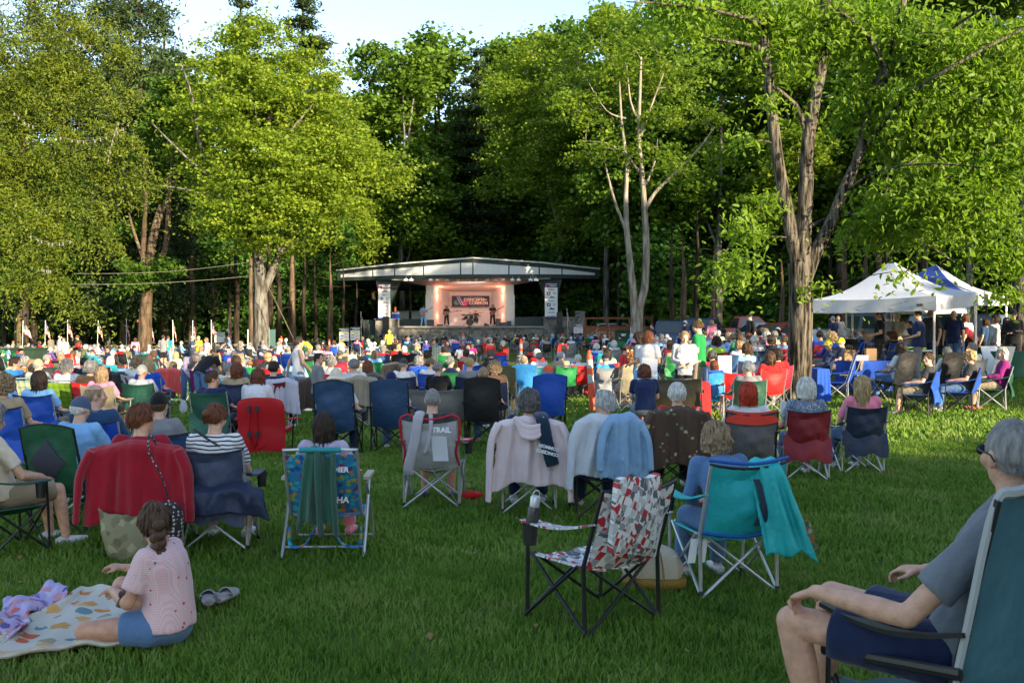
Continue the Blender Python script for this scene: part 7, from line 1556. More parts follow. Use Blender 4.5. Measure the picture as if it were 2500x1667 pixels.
# grey chair with red piping
o, l = hero(1056, 1012, 9.9, 'sit', -2, 'grey haired man in charcoal tee in the grey chair with red piping', hair='crop', hc='gray', top='charcoal', bot='khaki', bk='s', shoes='navy')
ch = hchair(l, -3, (.42, .42, .43), 's', 'pale grey camp chair with red piping and white leg tubes', 1.0); RP = fixed('red_piping', (.45, .01, .02))
w_ = .275
for s in (-1, 1): mb = MB(); mb.tube(smooth_path([V((s*.22, -.36, .945)), V((s*.29, -.375, .90)), V((s*.285, -.35, .72)), V((s*.25, -.32, .58)), V((s*.28, -.27, .44))], 4), .012, 6); part('piping', mb, RP, ch); mb = MB(); mb.tube(smooth_path([V((s*.25, -.30, .70)), V((s*.33, -.1, .66)), V((s*.36, .22, .645)), V((s*.24, .25, .64))], 4), .011, 6); part('piping', mb, RP, ch)
mb = MB(); mb.tube(smooth_path([V((-.22, -.36, .945)), V((0, -.40, .90)), V((.22, -.36, .945))], 4), .012, 6); part('piping', mb, RP, ch); mb = MB(); add_text(mb, 'TRAIL', .07, Matrix.Translation((.12, -.415, .80)) @ Matrix.Rotation(R(-10), 4, 'X'), 0, .003); part('lettering', mb, WH, ch, smooth=False)
mb = MB(); mb.slab(lambda u, v: (.02+.15*u+.02*v, -.425-.01*v+.02*math.sin(v*2), .74-.24*v), 6, 8, .008); part('mesh_panel', mb, fixed('pale_mesh', (.55, .56, .58)), ch)
mb = MB(); mb.tube(smooth_path([V((-.10, -.30, .96)), V((-.11, -.42, .90)), V((-.14, -.45, .68)), V((-.20, -.43, .42)), V((-.19, -.40, .36))], 5), [.05, .055, .055, .052]+[.055]*17, 12, flat=.5); mb.tube(smooth_path([V((.0, -.32, .95)), V((.02, -.43, .85)), V((-.02, -.45, .62)), V((-.06, -.44, .58))], 4), .025, 8, flat=.4); me = remesh(mb, .012, 1, .006, 14, 'scarf', [MAT['knit']]); tag(obj('scarf', me, None, l, R(-3), (.40, .38, .40)), 'pale grey scarf hung over the grey chair with red piping', 'scarf')
mb = MB(); mb.tube(smooth_path([V((-.06, -.42, .55)), V((.05, -.40, .38)), V((.20, -.33, .18)), V((.28, -.27, .02))], 4), .016, 6, flat=.25); part('strap', mb, fixed('grey_web', (.33, .33, .34)), ch)
# pink hoodie
o, l = hero(1292, 1012, 9.6, 'sit', 0, 'grey curly haired woman behind the pale pink hooded sweater', hair='wavy', hc='darkgray', top='navy', bot='navy'); hchair(l, 0, 'gray', 's', 'silver legged chair hidden under the pale pink hooded sweater')
drape('hoodie', 'pale pink hooded sweater draped over a chair back', 'sweater', l, 0, (.66, .53, .53), w_=.30, top=.97, ln=.66, hood=True, seed=5, sl=.62, flare=.06)
mb = MB(); mb.tube(smooth_path([V((.10, -.30, .98)), V((.12, -.44, .93)), V((.16, -.47, .72)), V((.22, -.46, .50))], 4), [.07]*13, 12, flat=.3); me = remesh(mb, .012, 1, .004, 12, 'shirt', [MAT['knit']]); T = tag(obj('folded_shirt', me, None, l, 0, (.012, .03, .055)), 'navy concert tee with white lettering hung beside the pink hood', 'shirt')
mb = MB(); Mx = Matrix.Translation((.175, -.505, .66)) @ Matrix.Rotation(R(195), 4, 'Y') @ Matrix.Rotation(R(4), 4, 'X'); add_text(mb, 'CONCERTS', .042, Mx @ Matrix.Translation((0, 0, .03)), 0, .002, ex=.004); add_text(mb, 'COMMON', .042, Mx @ Matrix.Translation((0, 0, -.02)), 0, .002, ex=.004); part('lettering', mb, WH, T, smooth=False)
# grey sweatshirt and denim shirt
o, l = hero(1475, 992, 9.4, 'sitL', 6, 'woman with short wavy white grey hair between two draped shirts', hair='pixie', hc='silver', top='slateblue', bot='navy'); POS_ = l; hchair(l, 4, 'navy', 'b', 'navy chair under the grey sweatshirt and denim shirt')
drape('sweatshirt', 'pale grey sweatshirt draped over the left of a navy chair', 'sweater', l, R(4), (.52, .54, .58), w_=.26, top=1.0, ln=.58, seed=6, sl=.50, flare=.07, skew=-.1); drape('denim_shirt', 'light blue denim shirt draped beside the pale grey sweatshirt', 'shirt', l+V((.16, -.05, 0)), R(4), (.22, .36, .52), w_=.15, top=1.02, ln=.60, seed=7, sl=.34, flare=.09, mat='cloth')
# brown sweater
o, l = hero(1653, 972, 10.6, 'sit', -3, 'woman with short white hair behind the brown patterned sweater', hair='pixie', hc='white', top='red', tk='l', bot='black'); hchair(l, -3, 'darkgreen', 'b', 'dark green chair under the brown patterned sweater')
drape('sweater', 'brown knitted sweater with small leaf motifs draped over a chair', 'sweater', l, R(-3), 'white', w_=.29, top=.98, ln=.64, seed=8, sl=.56, mat=speckle('leaf_embroidery', (.075, .042, .025), [(.42, .36, .18), (.38, .14, .04), (.16, .20, .10), (.48, .42, .3)], 13, .26))
# red hair
o, l = hero(1826, 962, 10.6, 'sit', -4, 'woman with bright red bobbed hair and white tee', hair='bob', hc='redhair', top='white', bot='denim'); ch = hchair(l, -2, (.13, .12, .125), 'b', 'grey mesh chair with a red top edge beneath the bright red hair', 1.0)
mb = MB(); mb.slab(lambda u, v: ((2*u-1)*.27, -.372-.05*(1-(2*u-1)**2)+.02*v, .80+.13*v-.03*(1-(2*u-1)**2)), 12, 5, .014); part('head_panel', mb, fixed('bright_red_nylon', (.62, .03, .01)), ch)
# white bob and blond hair at the right
o, l = hero(1968, 957, 11.5, 'sitl', -2, 'woman with smooth white bob and blue speckled blouse holding a phone', hair='bob', hc='white', top='gray', bot='denim'); setmat(o, 'shirt', speckle('speckled_blouse', (.10, .14, .22), [(.45, .47, .5), (.3, .34, .4)], 60, .42)); hchair(l, -3, (.22, .012, .02), 'sp', 'dark red camp chair with stow flap left of the navy chair'); 
mb = MB(); mb.box((0, 0, 0), (.075, .012, .15)); single('phone', mb, MAT['white'], 'white phone held up by the white bobbed woman', 'phone', loc=at(1913, 995, 11.7), rz=R(20), smooth=False)
o, l = hero(2105, 958, 12.0, 'sitr', 4, 'woman with long straight blond hair in pink top', hair='long', hc='blond', top='pink', bot='denim'); hchair(l, 3, (.012, .025, .055), 'sp', 'dark navy camp chair with stow flap under the long blond hair')
# red two-seat chair with shoulder straps
q = at(642, 1100, 14.2); q = V((q.x, q.y, G(q.x, q.y))); T = thing('wide_chair', 'big bright red folding chair back with black shoulder straps', 'chair', q, R(2)); RN = M_('red_nylon', (.48, .008, .015), .5, .05, 4, .35, 7, bd=.02)
mb = MB(); mb.slab(lambda u, v: ((2*u-1)*.33*(1-.10*max(0, (v-.86)/.14)**3-.12*max(0, (.1-v)/.1)**2), -.04*math.cos((2*u-1)*1.5)-.02*math.sin(v*9)*.5-.12*v, .02+.80*v-.05*(2*u-1)**4), 20, 20, .05); part('backrest', mb, RN, T)
for s in (-1, 1): mb = MB(); mb.tube(smooth_path([V((-.10+s*.04, -.16, .68)), V((-.10+s*.05, -.175, .5)), V((-.10+s*.06, -.14, .32)), V((-.10+s*.03, -.10, .10)), V((-.02+s*.08, -.09, .16))], 4), .022, 8, flat=.4); part('strap', mb, RN if s < 0 else RN, T); mb = MB(); [mb.box((-.10+s*.055, -.175, z), (.045, .03, .09)) for z in (.66, .30)]; part('buckle', mb, MAT['dark'], T, smooth=False)
mb = MB(); mb.slab(lambda u, v: ((2*u-1)*.33, .02+.5*v, .32), 6, 6, .06); part('seat', mb, RN, T)
for s in (-1, 1): mb = MB(); mb.slab(lambda u, v: (s*(.36+.08*v)+(u-.5)*.08, -.02+.45*v, .50-.02*v), 4, 8, .02); part('armrest', mb, RN, T); mb = MB(); mb.tube([(s*.36, .3, 0), (s*.38, .3, .5)], .012, 6); part('leg', mb, MAT['black'], T)
# jackets over chairs in the rows behind
def near(lbl): return [o for o, px, b, pl in LABELS if b.startswith(lbl)]
for px, py, d, col, lb, sl_ in ((766, 912, 18.2, (.085, .06, .045), 'brown fleece blanket draped over a chair left of the tan jacket', False), (878, 912, 18.4, (.30, .25, .18), 'tan jacket with long sleeves draped over a chair', True), (898, 903, 19.8, (.06, .058, .062), 'charcoal jacket draped behind the tan jacket', True), (684, 930, 17.4, (.45, .43, .50), 'white and lilac towel draped over a maroon chair', False),
    (135, 893, 19.8, (.20, .01, .05), 'maroon towel draped over a chair back at the left', False), (164, 870, 24, (.32, .012, .015), 'dark red blanket over a tall chair behind the white striped post', False), (232, 876, 27, (.012, .012, .014), 'black cloth draped over the chair before the black haired person', False), (272, 890, 21, (.025, .025, .028), 'black jacket over the chair of the long white haired person', True), (408, 885, 24, (.6, .08, .07), 'coral red towel hanging on a chair left of the long white blond hair', False), (962, 872, 29, (.012, .012, .014), 'black jacket spread over two chairs below the stage', True), (1013, 872, 29, (.012, .012, .014), 'black jacket spread over the right one of two chairs', True)):
    q = at(px, py, d); drape('jacket' if sl_ else 'blanket', lb, 'jacket' if sl_ else 'blanket', (q.x, q.y+.3, G(q.x, q.y)), R(3), col, w_=.30, top=.96, ln=.55 if sl_ else .60, sleeves=sl_, seed=int(px) % 9)
# ---------------- triangle print chair, thermos ----------------
q = at(1452, 1500, 6.05); q = V((q.x, q.y+.1, 0)); o = camp('black framed chair with a red grey white triangle print', q, R(38), 'white', 'b', None, 1.0, GEO); o.scale = (1.12, 1.05, .98)
for c in o.children:
    if c.name.startswith('armrest'): pass
mb = MB(); mb.slab(lambda u, v: ((2*u-1)*.175*(1-.08*abs(2*v-1)**4), -.425-.05*math.cos((2*u-1)*1.4)*math.cos((2*v-1)*1.3)-.06*v, .49+.44*v+.012*math.sin(u*7)), 22, 22, .05)
tag(obj('cushion', mb.mesh('cushion', GEO), None, q+Matrix.Rotation(R(38), 3, 'Z') @ V((-.11, 0, .03)), R(38)), 'triangle printed cushion cover folded over the left of its chair back', 'cushion')
pt = q+Matrix.Rotation(R(38), 3, 'Z') @ V((-.36, .19, .50)); T = thing('flask', 'dark steel flask with silver lid in the cup holder of the triangle print chair', 'flask', pt, .2); T.rotation_euler = (R(4), R(8), 0)
mb = MB(); mb.lathe([(.001, 0), (.037, .0), (.039, .02), (.039, .20), (.033, .225), (.001, .225)], 18); part('flask_body', mb, M_('dark_steel', (.06, .06, .065), .3, .3, 30, .1, 40, metal=.5), T); mb = MB(); mb.lathe([(.001, .226), (.031, .226), (.031, .28), (.026, .29), (.001, .29)], 16); mb.tube(smooth_path([V((-.02, 0, .285)), V((-.01, 0, .32)), V((.015, 0, .322)), V((.025, 0, .285))], 3), .004, 6); part('lid', mb, MAT['silver'], T)
# ---------------- turquoise chair with its sitter ----------------
q = at(1775, 1440, 6.75); q = V((q.x, q.y+.15, 0)); ch = camp('turquoise and blue camp chair with white legs right of the triangle print', q, R(14), (.015, .40, .42), 's', None, 1.02)
mb = MB(); mb.slab(lambda u, v: (.02+.13*u+.04*math.sin(v*3.1), -.385-.03*math.sin(v*3)-.06*u*(1-u)+.0*v, .80-.30*v), 8, 10, .008); part('mesh_panel', mb, fixed('dark_mesh_panel', (.012, .03, .06)), ch)
for a, b_ in (((-.28, -.375, .93), (.28, -.375, .93)), ((-.27, -.26, .44), (.27, -.26, .44))): mb = MB(); mb.tube(smooth_path([V(a), (V(a)+V(b_))/2+V((0, -.06, -.025)), V(b_)], 5), .012, 6); part('edge_binding', mb, fixed('blue_binding', (.01, .09, .38)), ch)
o, l = hero(1748, 1108, 7.0, 'lean', 14, 'person with blond ponytail and denim shirt slumped in the turquoise chair', hair='wavy', hc='sandy', top='denim', tk='l', bot='denim', sc=.93); 
drape('bag', 'turquoise chair sack hanging down the right of the turquoise chair', 'bag', q+Matrix.Rotation(R(14), 3, 'Z') @ V((.24, -.04, 0)), R(-6), (.02, .42, .42), w_=.11, top=.95, ln=.62, y0=-.38, sleeves=False, seed=3, mat='nylon', flare=.06, skew=.28, front=False)
mb = MB(); mb.slab(lambda u, v: (.30+.07*u+.10*v, -.50+.02*v, .55-.22*v), 4, 6, .012); tag(obj('product_tag', mb.mesh('product_tag', speckle('printed_tag', (.16, .15, .05), [(.35, .33, .3), (.3, .1, .03), (.05, .1, .05)], 26, .5)), None, q, R(14)), 'printed card tag on the turquoise sack', 'tag')
for dx, w2 in ((-.30, .055), (-.22, .035)): mb = MB(); mb.slab(lambda u, v: (dx+w2*(u-.5)-.03*v, -.20-.01*v, .40-.16*v), 3, 5, .003); tag(obj('care_label', mb.mesh('care_label', MAT['white']), None, q, R(14)), ('wider' if w2 > .05 else 'narrower')+' white paper tag hanging under the turquoise chair seat', 'tag')
# tote bag
q = at(1602, 1440, 6.75); T = thing('tote_bag', 'cream canvas tote bag with mustard base and straps on the grass', 'bag', (q.x, q.y+.12, 0), R(-12)); mb = MB(); mb.ell((0, 0, .15), (.22, .11, .17), 20); mb.box((0, 0, .16), (.34, .14, .2)); part('bag_body', remesh(mb, .012, 3, .02, 6, 'bag_body', [M_('canvas', (.50, .46, .36), .95, .08, 6, .4, 60)]), None, T)
mb = MB(); mb.loft([(V((0, 0, .002)), .19, .10), (V((0, 0, .03)), .225, .125), (V((0, 0, .07)), .226, .128), (V((0, 0, .09)), .222, .124)], V((1, 0, 0)), 24); part('base_panel', mb, fixed('mustard', (.28, .17, .03)), T); 
for s in (-1, 1): mb = MB(); mb.tube(smooth_path([V((-.10*s-.02, -.12, .05)), V((-.09*s-.02, -.135, .18)), V((-.06*s-.02, -.12, .30)), V((-.02, -.1, .33 if s > 0 else .30))], 4), .02, 6, flat=.3); part('handle', mb, fixed('mustard_strap', (.30, .19, .05)), T)
# ---------------- seated girl on the picnic blanket ----------------
POSES['girl'] = pose('sit', pel=(0, 0, .13), wai=(0, .0, .27), che=(0, .03, .42), nk=(0, .055, .55), hd=(0, .085, .675), shz=.51, sh=.135, hipz=.11, hipy=.01, hipw=.085, yaw=-48, pit=2, knL=(-.20, .40, .10), anL=(-.02, .16, .06), knR=(.07, .34, .29), anR=(.10, .20, .06), elL=(-.20, .13, .27), wrL=(-.04, .33, .29), hdL=V((.7, .6, -.2)), elR=(.22, .22, .34), wrR=(.20, .40, .36), curl=.7, sf=.5)
q = at(412, 1560, 5.65); GX, GY = q.x, q.y
g = person('girl with a long brown braid sitting on the picnic blanket', (GX, GY, .02), R(78), 'girl', 'tied', 'brown', top='pink', bot='denim', bk='s', skin=3, group='people seated on the lawn', face=True)
for c in g.children:
    if c.name.startswith('hair'):
        J = joints(POSES['girl']); Mh = hmat(J['hd'], J['yaw'], J['pit']); mb = MB(); b_ = [Mh @ V(v) for v in ((0, -.105, -.02), (.0, -.12, -.07), (-.0, -.115, -.13))]; b_ += [V((-.13, .01, .49)), V((-.165, .07, .42)), V((-.18, .12, .36)), V((-.19, .16, .31))]
        path = smooth_path(b_, 4); n_ = len(path)
        for i, p in enumerate(path):
            r = .042*(1-.4*i/n_); mb.ell(p+V((.013*math.sin(i*1.9), .010*math.cos(i*1.9), 0)), (r, r, r*.8), 10, k2=7)
        mb.tube([path[-1], path[-1]+V((-.01, .02, -.06))], [.016, .022], 8); part('braid', mb, MAT['hair'], c, HC['brown'])
ging = stripe_mat('gingham', (.60, .30, .33), (.66, .50, .52), 105, 2, .5); t = ging.node_tree; L = t.links.new; tc = N(t, 'ShaderNodeTexCoord'); sp = N(t, 'ShaderNodeSeparateXYZ'); L(tc.outputs['Object'], sp.inputs[0]); sm_ = N(t, 'ShaderNodeMath', operation='ADD'); L(sp.outputs[0], sm_.inputs[0]); L(sp.outputs[1], sm_.inputs[1]); mu = N(t, 'ShaderNodeMath', operation='MULTIPLY'); mu.inputs[1].default_value = 90; L(sm_.outputs[0], mu.inputs[0]); f = N(t, 'ShaderNodeMath', operation='FRACT'); L(mu.outputs[0], f.inputs[0]); gt = N(t, 'ShaderNodeMath', operation='LESS_THAN'); gt.inputs[1].default_value = .5; L(f.outputs[0], gt.inputs[0])
b = t.nodes['Principled BSDF']; src = b.inputs['Base Color'].links[0].from_socket; mx = N(t, 'ShaderNodeMixRGB'); L(gt.outputs[0], mx.inputs[0]); L(src, mx.inputs[1]); mx.inputs[2].default_value = (.72, .60, .60, 1); mx2 = N(t, 'ShaderNodeMixRGB'); mx2.inputs[0].default_value = .35; L(src, mx2.inputs[1]); L(mx.outputs[0], mx2.inputs[2])
v_ = N(t, 'ShaderNodeTexVoronoi'); v_.inputs['Scale'].default_value = 14; L(tc.outputs['Object'], v_.inputs['Vector']); l2 = N(t, 'ShaderNodeMath', operation='LESS_THAN'); l2.inputs[1].default_value = .13; L(v_.outputs['Distance'], l2.inputs[0]); mx3 = N(t, 'ShaderNodeMixRGB'); L(l2.outputs[0], mx3.inputs[0]); L(mx2.outputs[0], mx3.inputs[1]); mx3.inputs[2].default_value = (.45, .06, .10, 1); L(mx3.outputs[0], b.inputs['Base Color'])
setmat(g, 'shirt', ging)
# blanket: corners traced on the ground, own thickness and folds
BC = [foot(-90, 1640), foot(385, 1585), foot(470, 1460), foot(205, 1462)]
BM = speckle('animal_print_blanket', (.52, .49, .42), [(.55, .20, .04), (.50, .26, .07), (.12, .22, .25), (.48, .12, .05), (.30, .28, .18), (.60, .33, .1)], 7.5, .40)
def bl(u, v): p = BC[0].lerp(BC[1], u).lerp(BC[3].lerp(BC[2], u), v); e = min(u, 1-u, v, 1-v); p += V((.03*math.sin(v*11), .03*math.sin(u*13+1), 0))*(1 if e < .08 else .3); p.z = .045+.016*math.sin(u*9+v*5)*math.sin(v*7)+.010*math.sin(u*23+v*3)+(.02 if e < .03 else 0); return p
mb = MB(); mb.slab(bl, 70, 50, .022); o_ = mb.mesh('picnic_blanket', BM); T = tag(obj('picnic_blanket', o_), 'cream picnic blanket printed with orange animals and flowers under the girl', 'blanket')
mb = MB(); edge = [bl(i/40, 0) for i in range(41)]+[bl(1, i/24) for i in range(1, 25)]; mb.tube(edge, .022, 8, flat=.7); part('fleece_edge', mb, M_('fleece', (.46, .42, .34), .95, .15, 20, .6, 60), T)
BT = speckle('purple_beach_towel', (.40, .34, .55), [(.50, .12, .12), (.2, .16, .36), (.55, .5, .6), (.5, .25, .3), (.1, .08, .25)], 14, .5)
TC = [foot(-60, 1570), foot(20, 1600), foot(158, 1478), foot(110, 1462)]
mb = MB(); mb.slab(lambda u, v: TC[0].lerp(TC[1], u).lerp(TC[3].lerp(TC[2], u), v)+V((.05*math.sin(v*9), 0, .06+.05*abs(math.sin(u*7+v*4))+.02*math.sin(v*15))), 30, 40, .02); me = remesh(mb, .014, 2, .01, 9, 'towel', [BT]); tag(obj('beach_towel', me), 'crumpled purple and red beach towel at the left edge', 'towel')
mb = MB(); mb.ell((0, 0, .08), (.09, .13, .10), 16); me = remesh(mb, .012, 2, .008, 8, 'knee', [MAT['skin']]); q = foot(-14, 1585); 
tag(obj('person', me, None, (q.x-.04, q.y, .0), 0, SK[3]), 'bare knee of a person cut off at the left edge by the towel', 'person')
CR = M_('clog_rubber', (.30, .29, .31), .5, .1, 8, .1, 30)
for px, py, rz, lb in ((508, 1490, 20, 'pale grey clog lying left of its pair on the grass'), (553, 1478, -15, 'pale grey clog lying right of its pair on the grass')):
    q = foot(px, py); T = thing('clog', lb, 'shoe', (q.x, q.y, .03), R(rz), 'pair of pale grey clogs'); mb = MB()
    mb.loft([(V((0, -.11, .03)), .028, .02), (V((0, -.09, .035)), .042, .032), (V((0, -.02, .032)), .043, .028), (V((0, .05, .035)), .052, .034), (V((0, .09, .032)), .045, .028), (V((0, .12, .028)), .02, .014)], V((1, 0, 0)), 16); part('sole', mb, CR, T)
    mb = MB(); mb.slab(lambda u, v: (math.cos(math.pi*u)*(.052-.022*v), -.01+.12*v, .035+math.sin(math.pi*u)*(.055-.035*v)), 12, 8, .007); part('upper', mb, CR, T); mb = MB(); mb.tube(smooth_path([V((-.046, 0, .045)), V((-.045, -.08, .07)), V((0, -.12, .08)), V((.045, -.08, .07)), V((.046, 0, .045))], 3), .008, 6, flat=.5); part('heel_strap', mb, CR, T)
# ---------------- man in the right foreground ----------------
POSES['man'] = pose('sit', wrL=(-.24, .30, .66), elL=(-.30, -.03, .65), hdL=V((.30, .85, -.4)), knL=(-.17, .42, .52), knR=(.13, .40, .55), anL=(-.12, .34, .09), anR=(.16, .46, .09), yaw=-42, pit=2, che=(0, -.23, .84), nk=(0, -.27, .995), hd=(0, -.255, 1.15), curl=.75, sf=.74)
q = at(2470, 1122, 3.35); hd = Matrix.Rotation(R(49), 3, 'Z') @ V(POSES['man']['hd'])*1.04; ML = V((q.x-hd.x, q.y-hd.y, .0))
_cache[('P_body', 'man')] = P_body('man', .0085)
m = person('grey haired man in grey shirt and navy shorts seated at the right edge', ML, R(49), 'man', 'crop', 'silvergray', top=(.135, .15, .17), bot=(.012, .02, .06), bk='s', sc=1.04, dz=.20, group='people seated on the lawn', skin=1, face=True)
J = joints(POSES['man']); Mh = hmat(J['hd'], -42, 2); mb = MB()
for s in (-1, 1): mb.tube([Mh @ V((s*.066, .083, .012)), Mh @ V((s*.084, .04, .014)), Mh @ V((s*.088, -.02, .01)), Mh @ V((s*.084, -.04, -.01))], .004, 6, flat=.6); mb.ell(Mh @ V((s*.036, .094, .008)), (.030, .008, .02), 14, rot=Mh.to_3x3())
mb.tube([Mh @ V((-.01, .103, .014)), Mh @ V((.01, .103, .014))], .004, 6); part('sunglasses', mb, MAT['dark'], m)
mb = MB(); w0 = J['wrL']; mb.lathe([(.0095, -.003), (.011, -.003), (.011, .003), (.0095, .003)], 12, M=Matrix.Translation(w0+(V((.35, .85, -.45)).normalized()*.115)+V((-.012, 0, .0))) @ V((.35, .85, -.45)).to_track_quat('Z', 'Y').to_matrix().to_4x4()); part('ring', mb, fixed('gold', (.6, .4, .1), .2), m)
ch = camp('large slate teal camp chair with grey piping at the right edge', ML+Matrix.Rotation(R(49), 3, 'Z') @ V((.05, -.08, 0)), R(20), (.05, .135, .175), 'bhw', None, 1.0, 'nylon')
ch.scale = (.66, 1.15, 1.27)
setmat(ch, 'armrest', MAT['black'])
for c in list(ch.children):
    if c.name.startswith('cup_holder') or c.name.startswith('edge_binding'): bpy.data.objects.remove(c)
mb = MB(); mb.tube(smooth_path([V((-.49, -.25, .45)), V((-.50, -.33, .72)), V((-.49, -.41, 1.02)), V((-.40, -.44, 1.06)), V((0, -.47, 1.09)), V((.49, -.42, 1.03))], 5), .014, 6); part('piping', mb, fixed('grey_piping', (.33, .34, .34)), ch)
for s in (-1, 1): mb = MB(); mb.tube([(s*.52, .26, .50), (s*.52, -.32, .60)], .016, 8); part('arm_bar', mb, MAT['black'], ch); mb = MB(); mb.tube([(s*.5, .26, .0), (s*.5, -.22, .38)], .014, 8); part('side_bar', mb, MAT['black'], ch)
# ---------------- women in the middle distance ----------------
def hold_sheet(px, py, d, w2, h2, rz, rx, lb): mb = MB(); mb.slab(lambda u, v: ((u-.5)*w2, .01*math.sin(u*3), (v-.5)*h2), 6, 6, .003); o = single('paper_sheet', mb, MAT['white'], lb, 'paper', loc=at(px, py, d)); o.rotation_euler = (R(rx), R(rz), 0)
stand(728, 836, 1.68, 'walk', -62, 'dark haired woman in white tank top and blue trousers walking right', 22, hair='tied', hc='darkbrown', top='white', tk='n', bot='denim', face=True, skin=1)
stand(1671, 822, 1.66, 'hold', 172, 'woman in light grey hooded sweater facing the camera with papers', 19.3, hair='tied', hc='sandy', top='lightgray', tk='l', bot='black', face=True)
stand(1582, 818, 1.68, 'phone', -30, 'woman in white tee with hair clip beside the boy in red', 19.0, hair='bob', hc='auburn', top='white', bot='lightblue'); stand(1706, 793, 1.84, 'hold', 62, 'man in bright green tee and khaki trousers', 20.4, hair='short', hc='brown', top='green', bot='khaki', face=True)
hold_sheet(1667, 873, 18.95, .22, .17, 35, -60, 'folded white papers held by the woman in grey hooded sweater'); hold_sheet(1586, 889, 18.7, .30, .23, 6, -8, 'white sheet held low by the woman in white tee')
# ---------------- tables, coolers, bags ----------------
def table(x0, x1, py, d, rz, cloth, lb, hh=.74, dp=.76):
    a, b_ = at(x0, py, d), at(x1, py, d); wd = (b_.x-a.x)/math.cos(R(rz)); g = G((a.x+b_.x)/2, d); T = thing('folding_table', lb+' table', 'table', ((a.x+b_.x)/2, d, g), R(rz)); mb = MB(); mb.box((0, 0, hh-.02), (wd, dp, .04)); part('tabletop', mb, MAT['white'], T, smooth=False)
    for sx_ in (-1, 1):
        for sy in (-1, 1): mb = MB(); mb.tube([(sx_*(wd/2-.12), sy*(dp/2-.08), 0), (sx_*(wd/2-.12), sy*(dp/2-.08), hh-.04)], .014, 6); part('leg', mb, MAT['silver'], T)
    if cloth:
        mb = MB(); nn = 48; rs = []
        for z, e in ((hh+.006, -.02), (hh+.004, .008), (hh-.05, .02), (hh*.5, .03), (.06, .04)):
            ring = []
            for k in range(nn*2):
                s_ = k/(nn*2)*4; sd_ = int(s_); f_ = s_-sd_; X, Y = [(-1+2*f_, -1), (1, -1+2*f_), (1-2*f_, 1), (-1, 1-2*f_)][sd_]; wv = 1+(.035*math.sin(k*.9)*(hh-z) if z < hh-.04 else 0); ring.append(V((X*(wd/2+e)*wv, Y*(dp/2+e)*wv, z)))
            rs.append(ring)
        mb.rings(rs); o = mb.mesh('tablecloth', M_('cloth_'+cloth, CL[cloth], .8, .06, 3, .3, 8, bd=.02)); tag(obj('tablecloth', o, None, T.location, R(rz)), lb+' cloth', 'tablecloth')
    return T, V(T.location)+V((0, 0, hh))
t1_, tp1 = table(1565, 1722, 905, 18.3, 0, 'red', 'long red covered folding', .76, .7); t2_, tp2 = table(1750, 1862, 900, 20.0, 3, None, 'plain white long folding'); t3_, tp3 = table(2062, 2156, 862, 23.3, 12, 'blue', 'bright blue covered folding'); t4_, tp4 = table(2404, 2486, 838, 26.3, -8, 'darkgreen', 'dark green covered folding'); t5_, tp5 = table(1984, 2010, 885, 21.5, 0, 'blue', 'small blue covered folding'); t6_, tp6 = table(2205, 2262, 850, 27, 8, None, 'pale grey uncovered folding')
def item(kind, loc, lb, cat, parts, rz=0.):
    T = thing(kind, lb, cat, loc, rz)
    for nm, mb, m, c in parts: part(nm, mb, m, T, c)
    return T
def tot(tp, dx, dy, z=0.): return V(tp)+V((dx, dy, z+.008))
mb = MB(); mb.box((0, 0, .20), (.26, .14, .38)); mb2 = MB(); mb2.box((0, -.076, .2), (.2, .006, .3)); item('clear_box', tot(tp2, -.33, -.1), 'upright translucent white box standing on the white table', 'box', [('case', mb, MAT['white'], None), ('front_sheet', mb2, MAT['plastic'], (.55, .57, .6))])
def bottle(loc, r, h_, c, lb, cat='bottle', m='plastic'): a = MB(); a.lathe([(.001, 0), (r, 0), (r, h_*.74), (r*.75, h_*.82), (r*.5, h_*.86), (.001, h_*.86)], 14); b_ = MB(); b_.lathe([(r*.55, h_*.85), (r*.55, h_), (.001, h_)], 12); item('bottle', loc, lb, cat, [('bottle_body', a, MAT[m], c), ('cap', b_, MAT['dark'], None)])
bottle(tot(tp2, .10, -.1), .05, .27, CL['turquoise'], 'teal drinking bottle on the white table'); bottle(tot(tp2, .42, 0), .033, .22, CL['lightgray'], 'clear water bottle right of the teal bottle'); bottle(tot(tp1, .60, .0), .06, .30, CL['slateblue'], 'blue insulated jug at the right end of the red table', 'jug')
for i, (dx, c) in enumerate(((-.35, 'white'), (.1, 'navy'), (.35, 'gray'))): mb = MB(); mb.slab(lambda u, v: ((u-.5)*.28, (v-.5)*.2, .01*math.sin(u*4)+.02), 6, 6, .012); single('leaflet', mb, MAT['plastic'], f'{nice(c)} leaflets spread on the red covered table', 'leaflet', loc=tot(tp1, dx, 0), rz=R(12*i), color=CL[c])
def gift(loc, w2, h2, lb): a = MB(); a.rings([[V((i*w2/2*k, j*w2*.3*k, z)) for i, j in ((-1, -1), (1, -1), (1, 1), (-1, 1))] for z, k in ((0, .97), (h2*.5, 1), (h2, 1))]); b_ = MB(); [b_.tube(smooth_path([V((-w2*.2, s*w2*.28, h2)), V((-w2*.15, s*w2*.28, h2+.1)), V((w2*.15, s*w2*.28, h2+.1)), V((w2*.2, s*w2*.28, h2))], 3), .006, 5) for s in (-1, 1)]; item('paper_bag', loc, lb, 'bag', [('bag_body', a, M_('kraft_paper', (.30, .19, .10), .9, .08, 6, .2, 20), None), ('handle', b_, MAT['dark'], None)])
gift(tot(tp3, -.38, -.1), .26, .24, 'brown paper bag on the left of the blue table'); gift(tot(tp3, .12, -.1), .24, .28, 'brown paper gift bag with handles on the blue table')
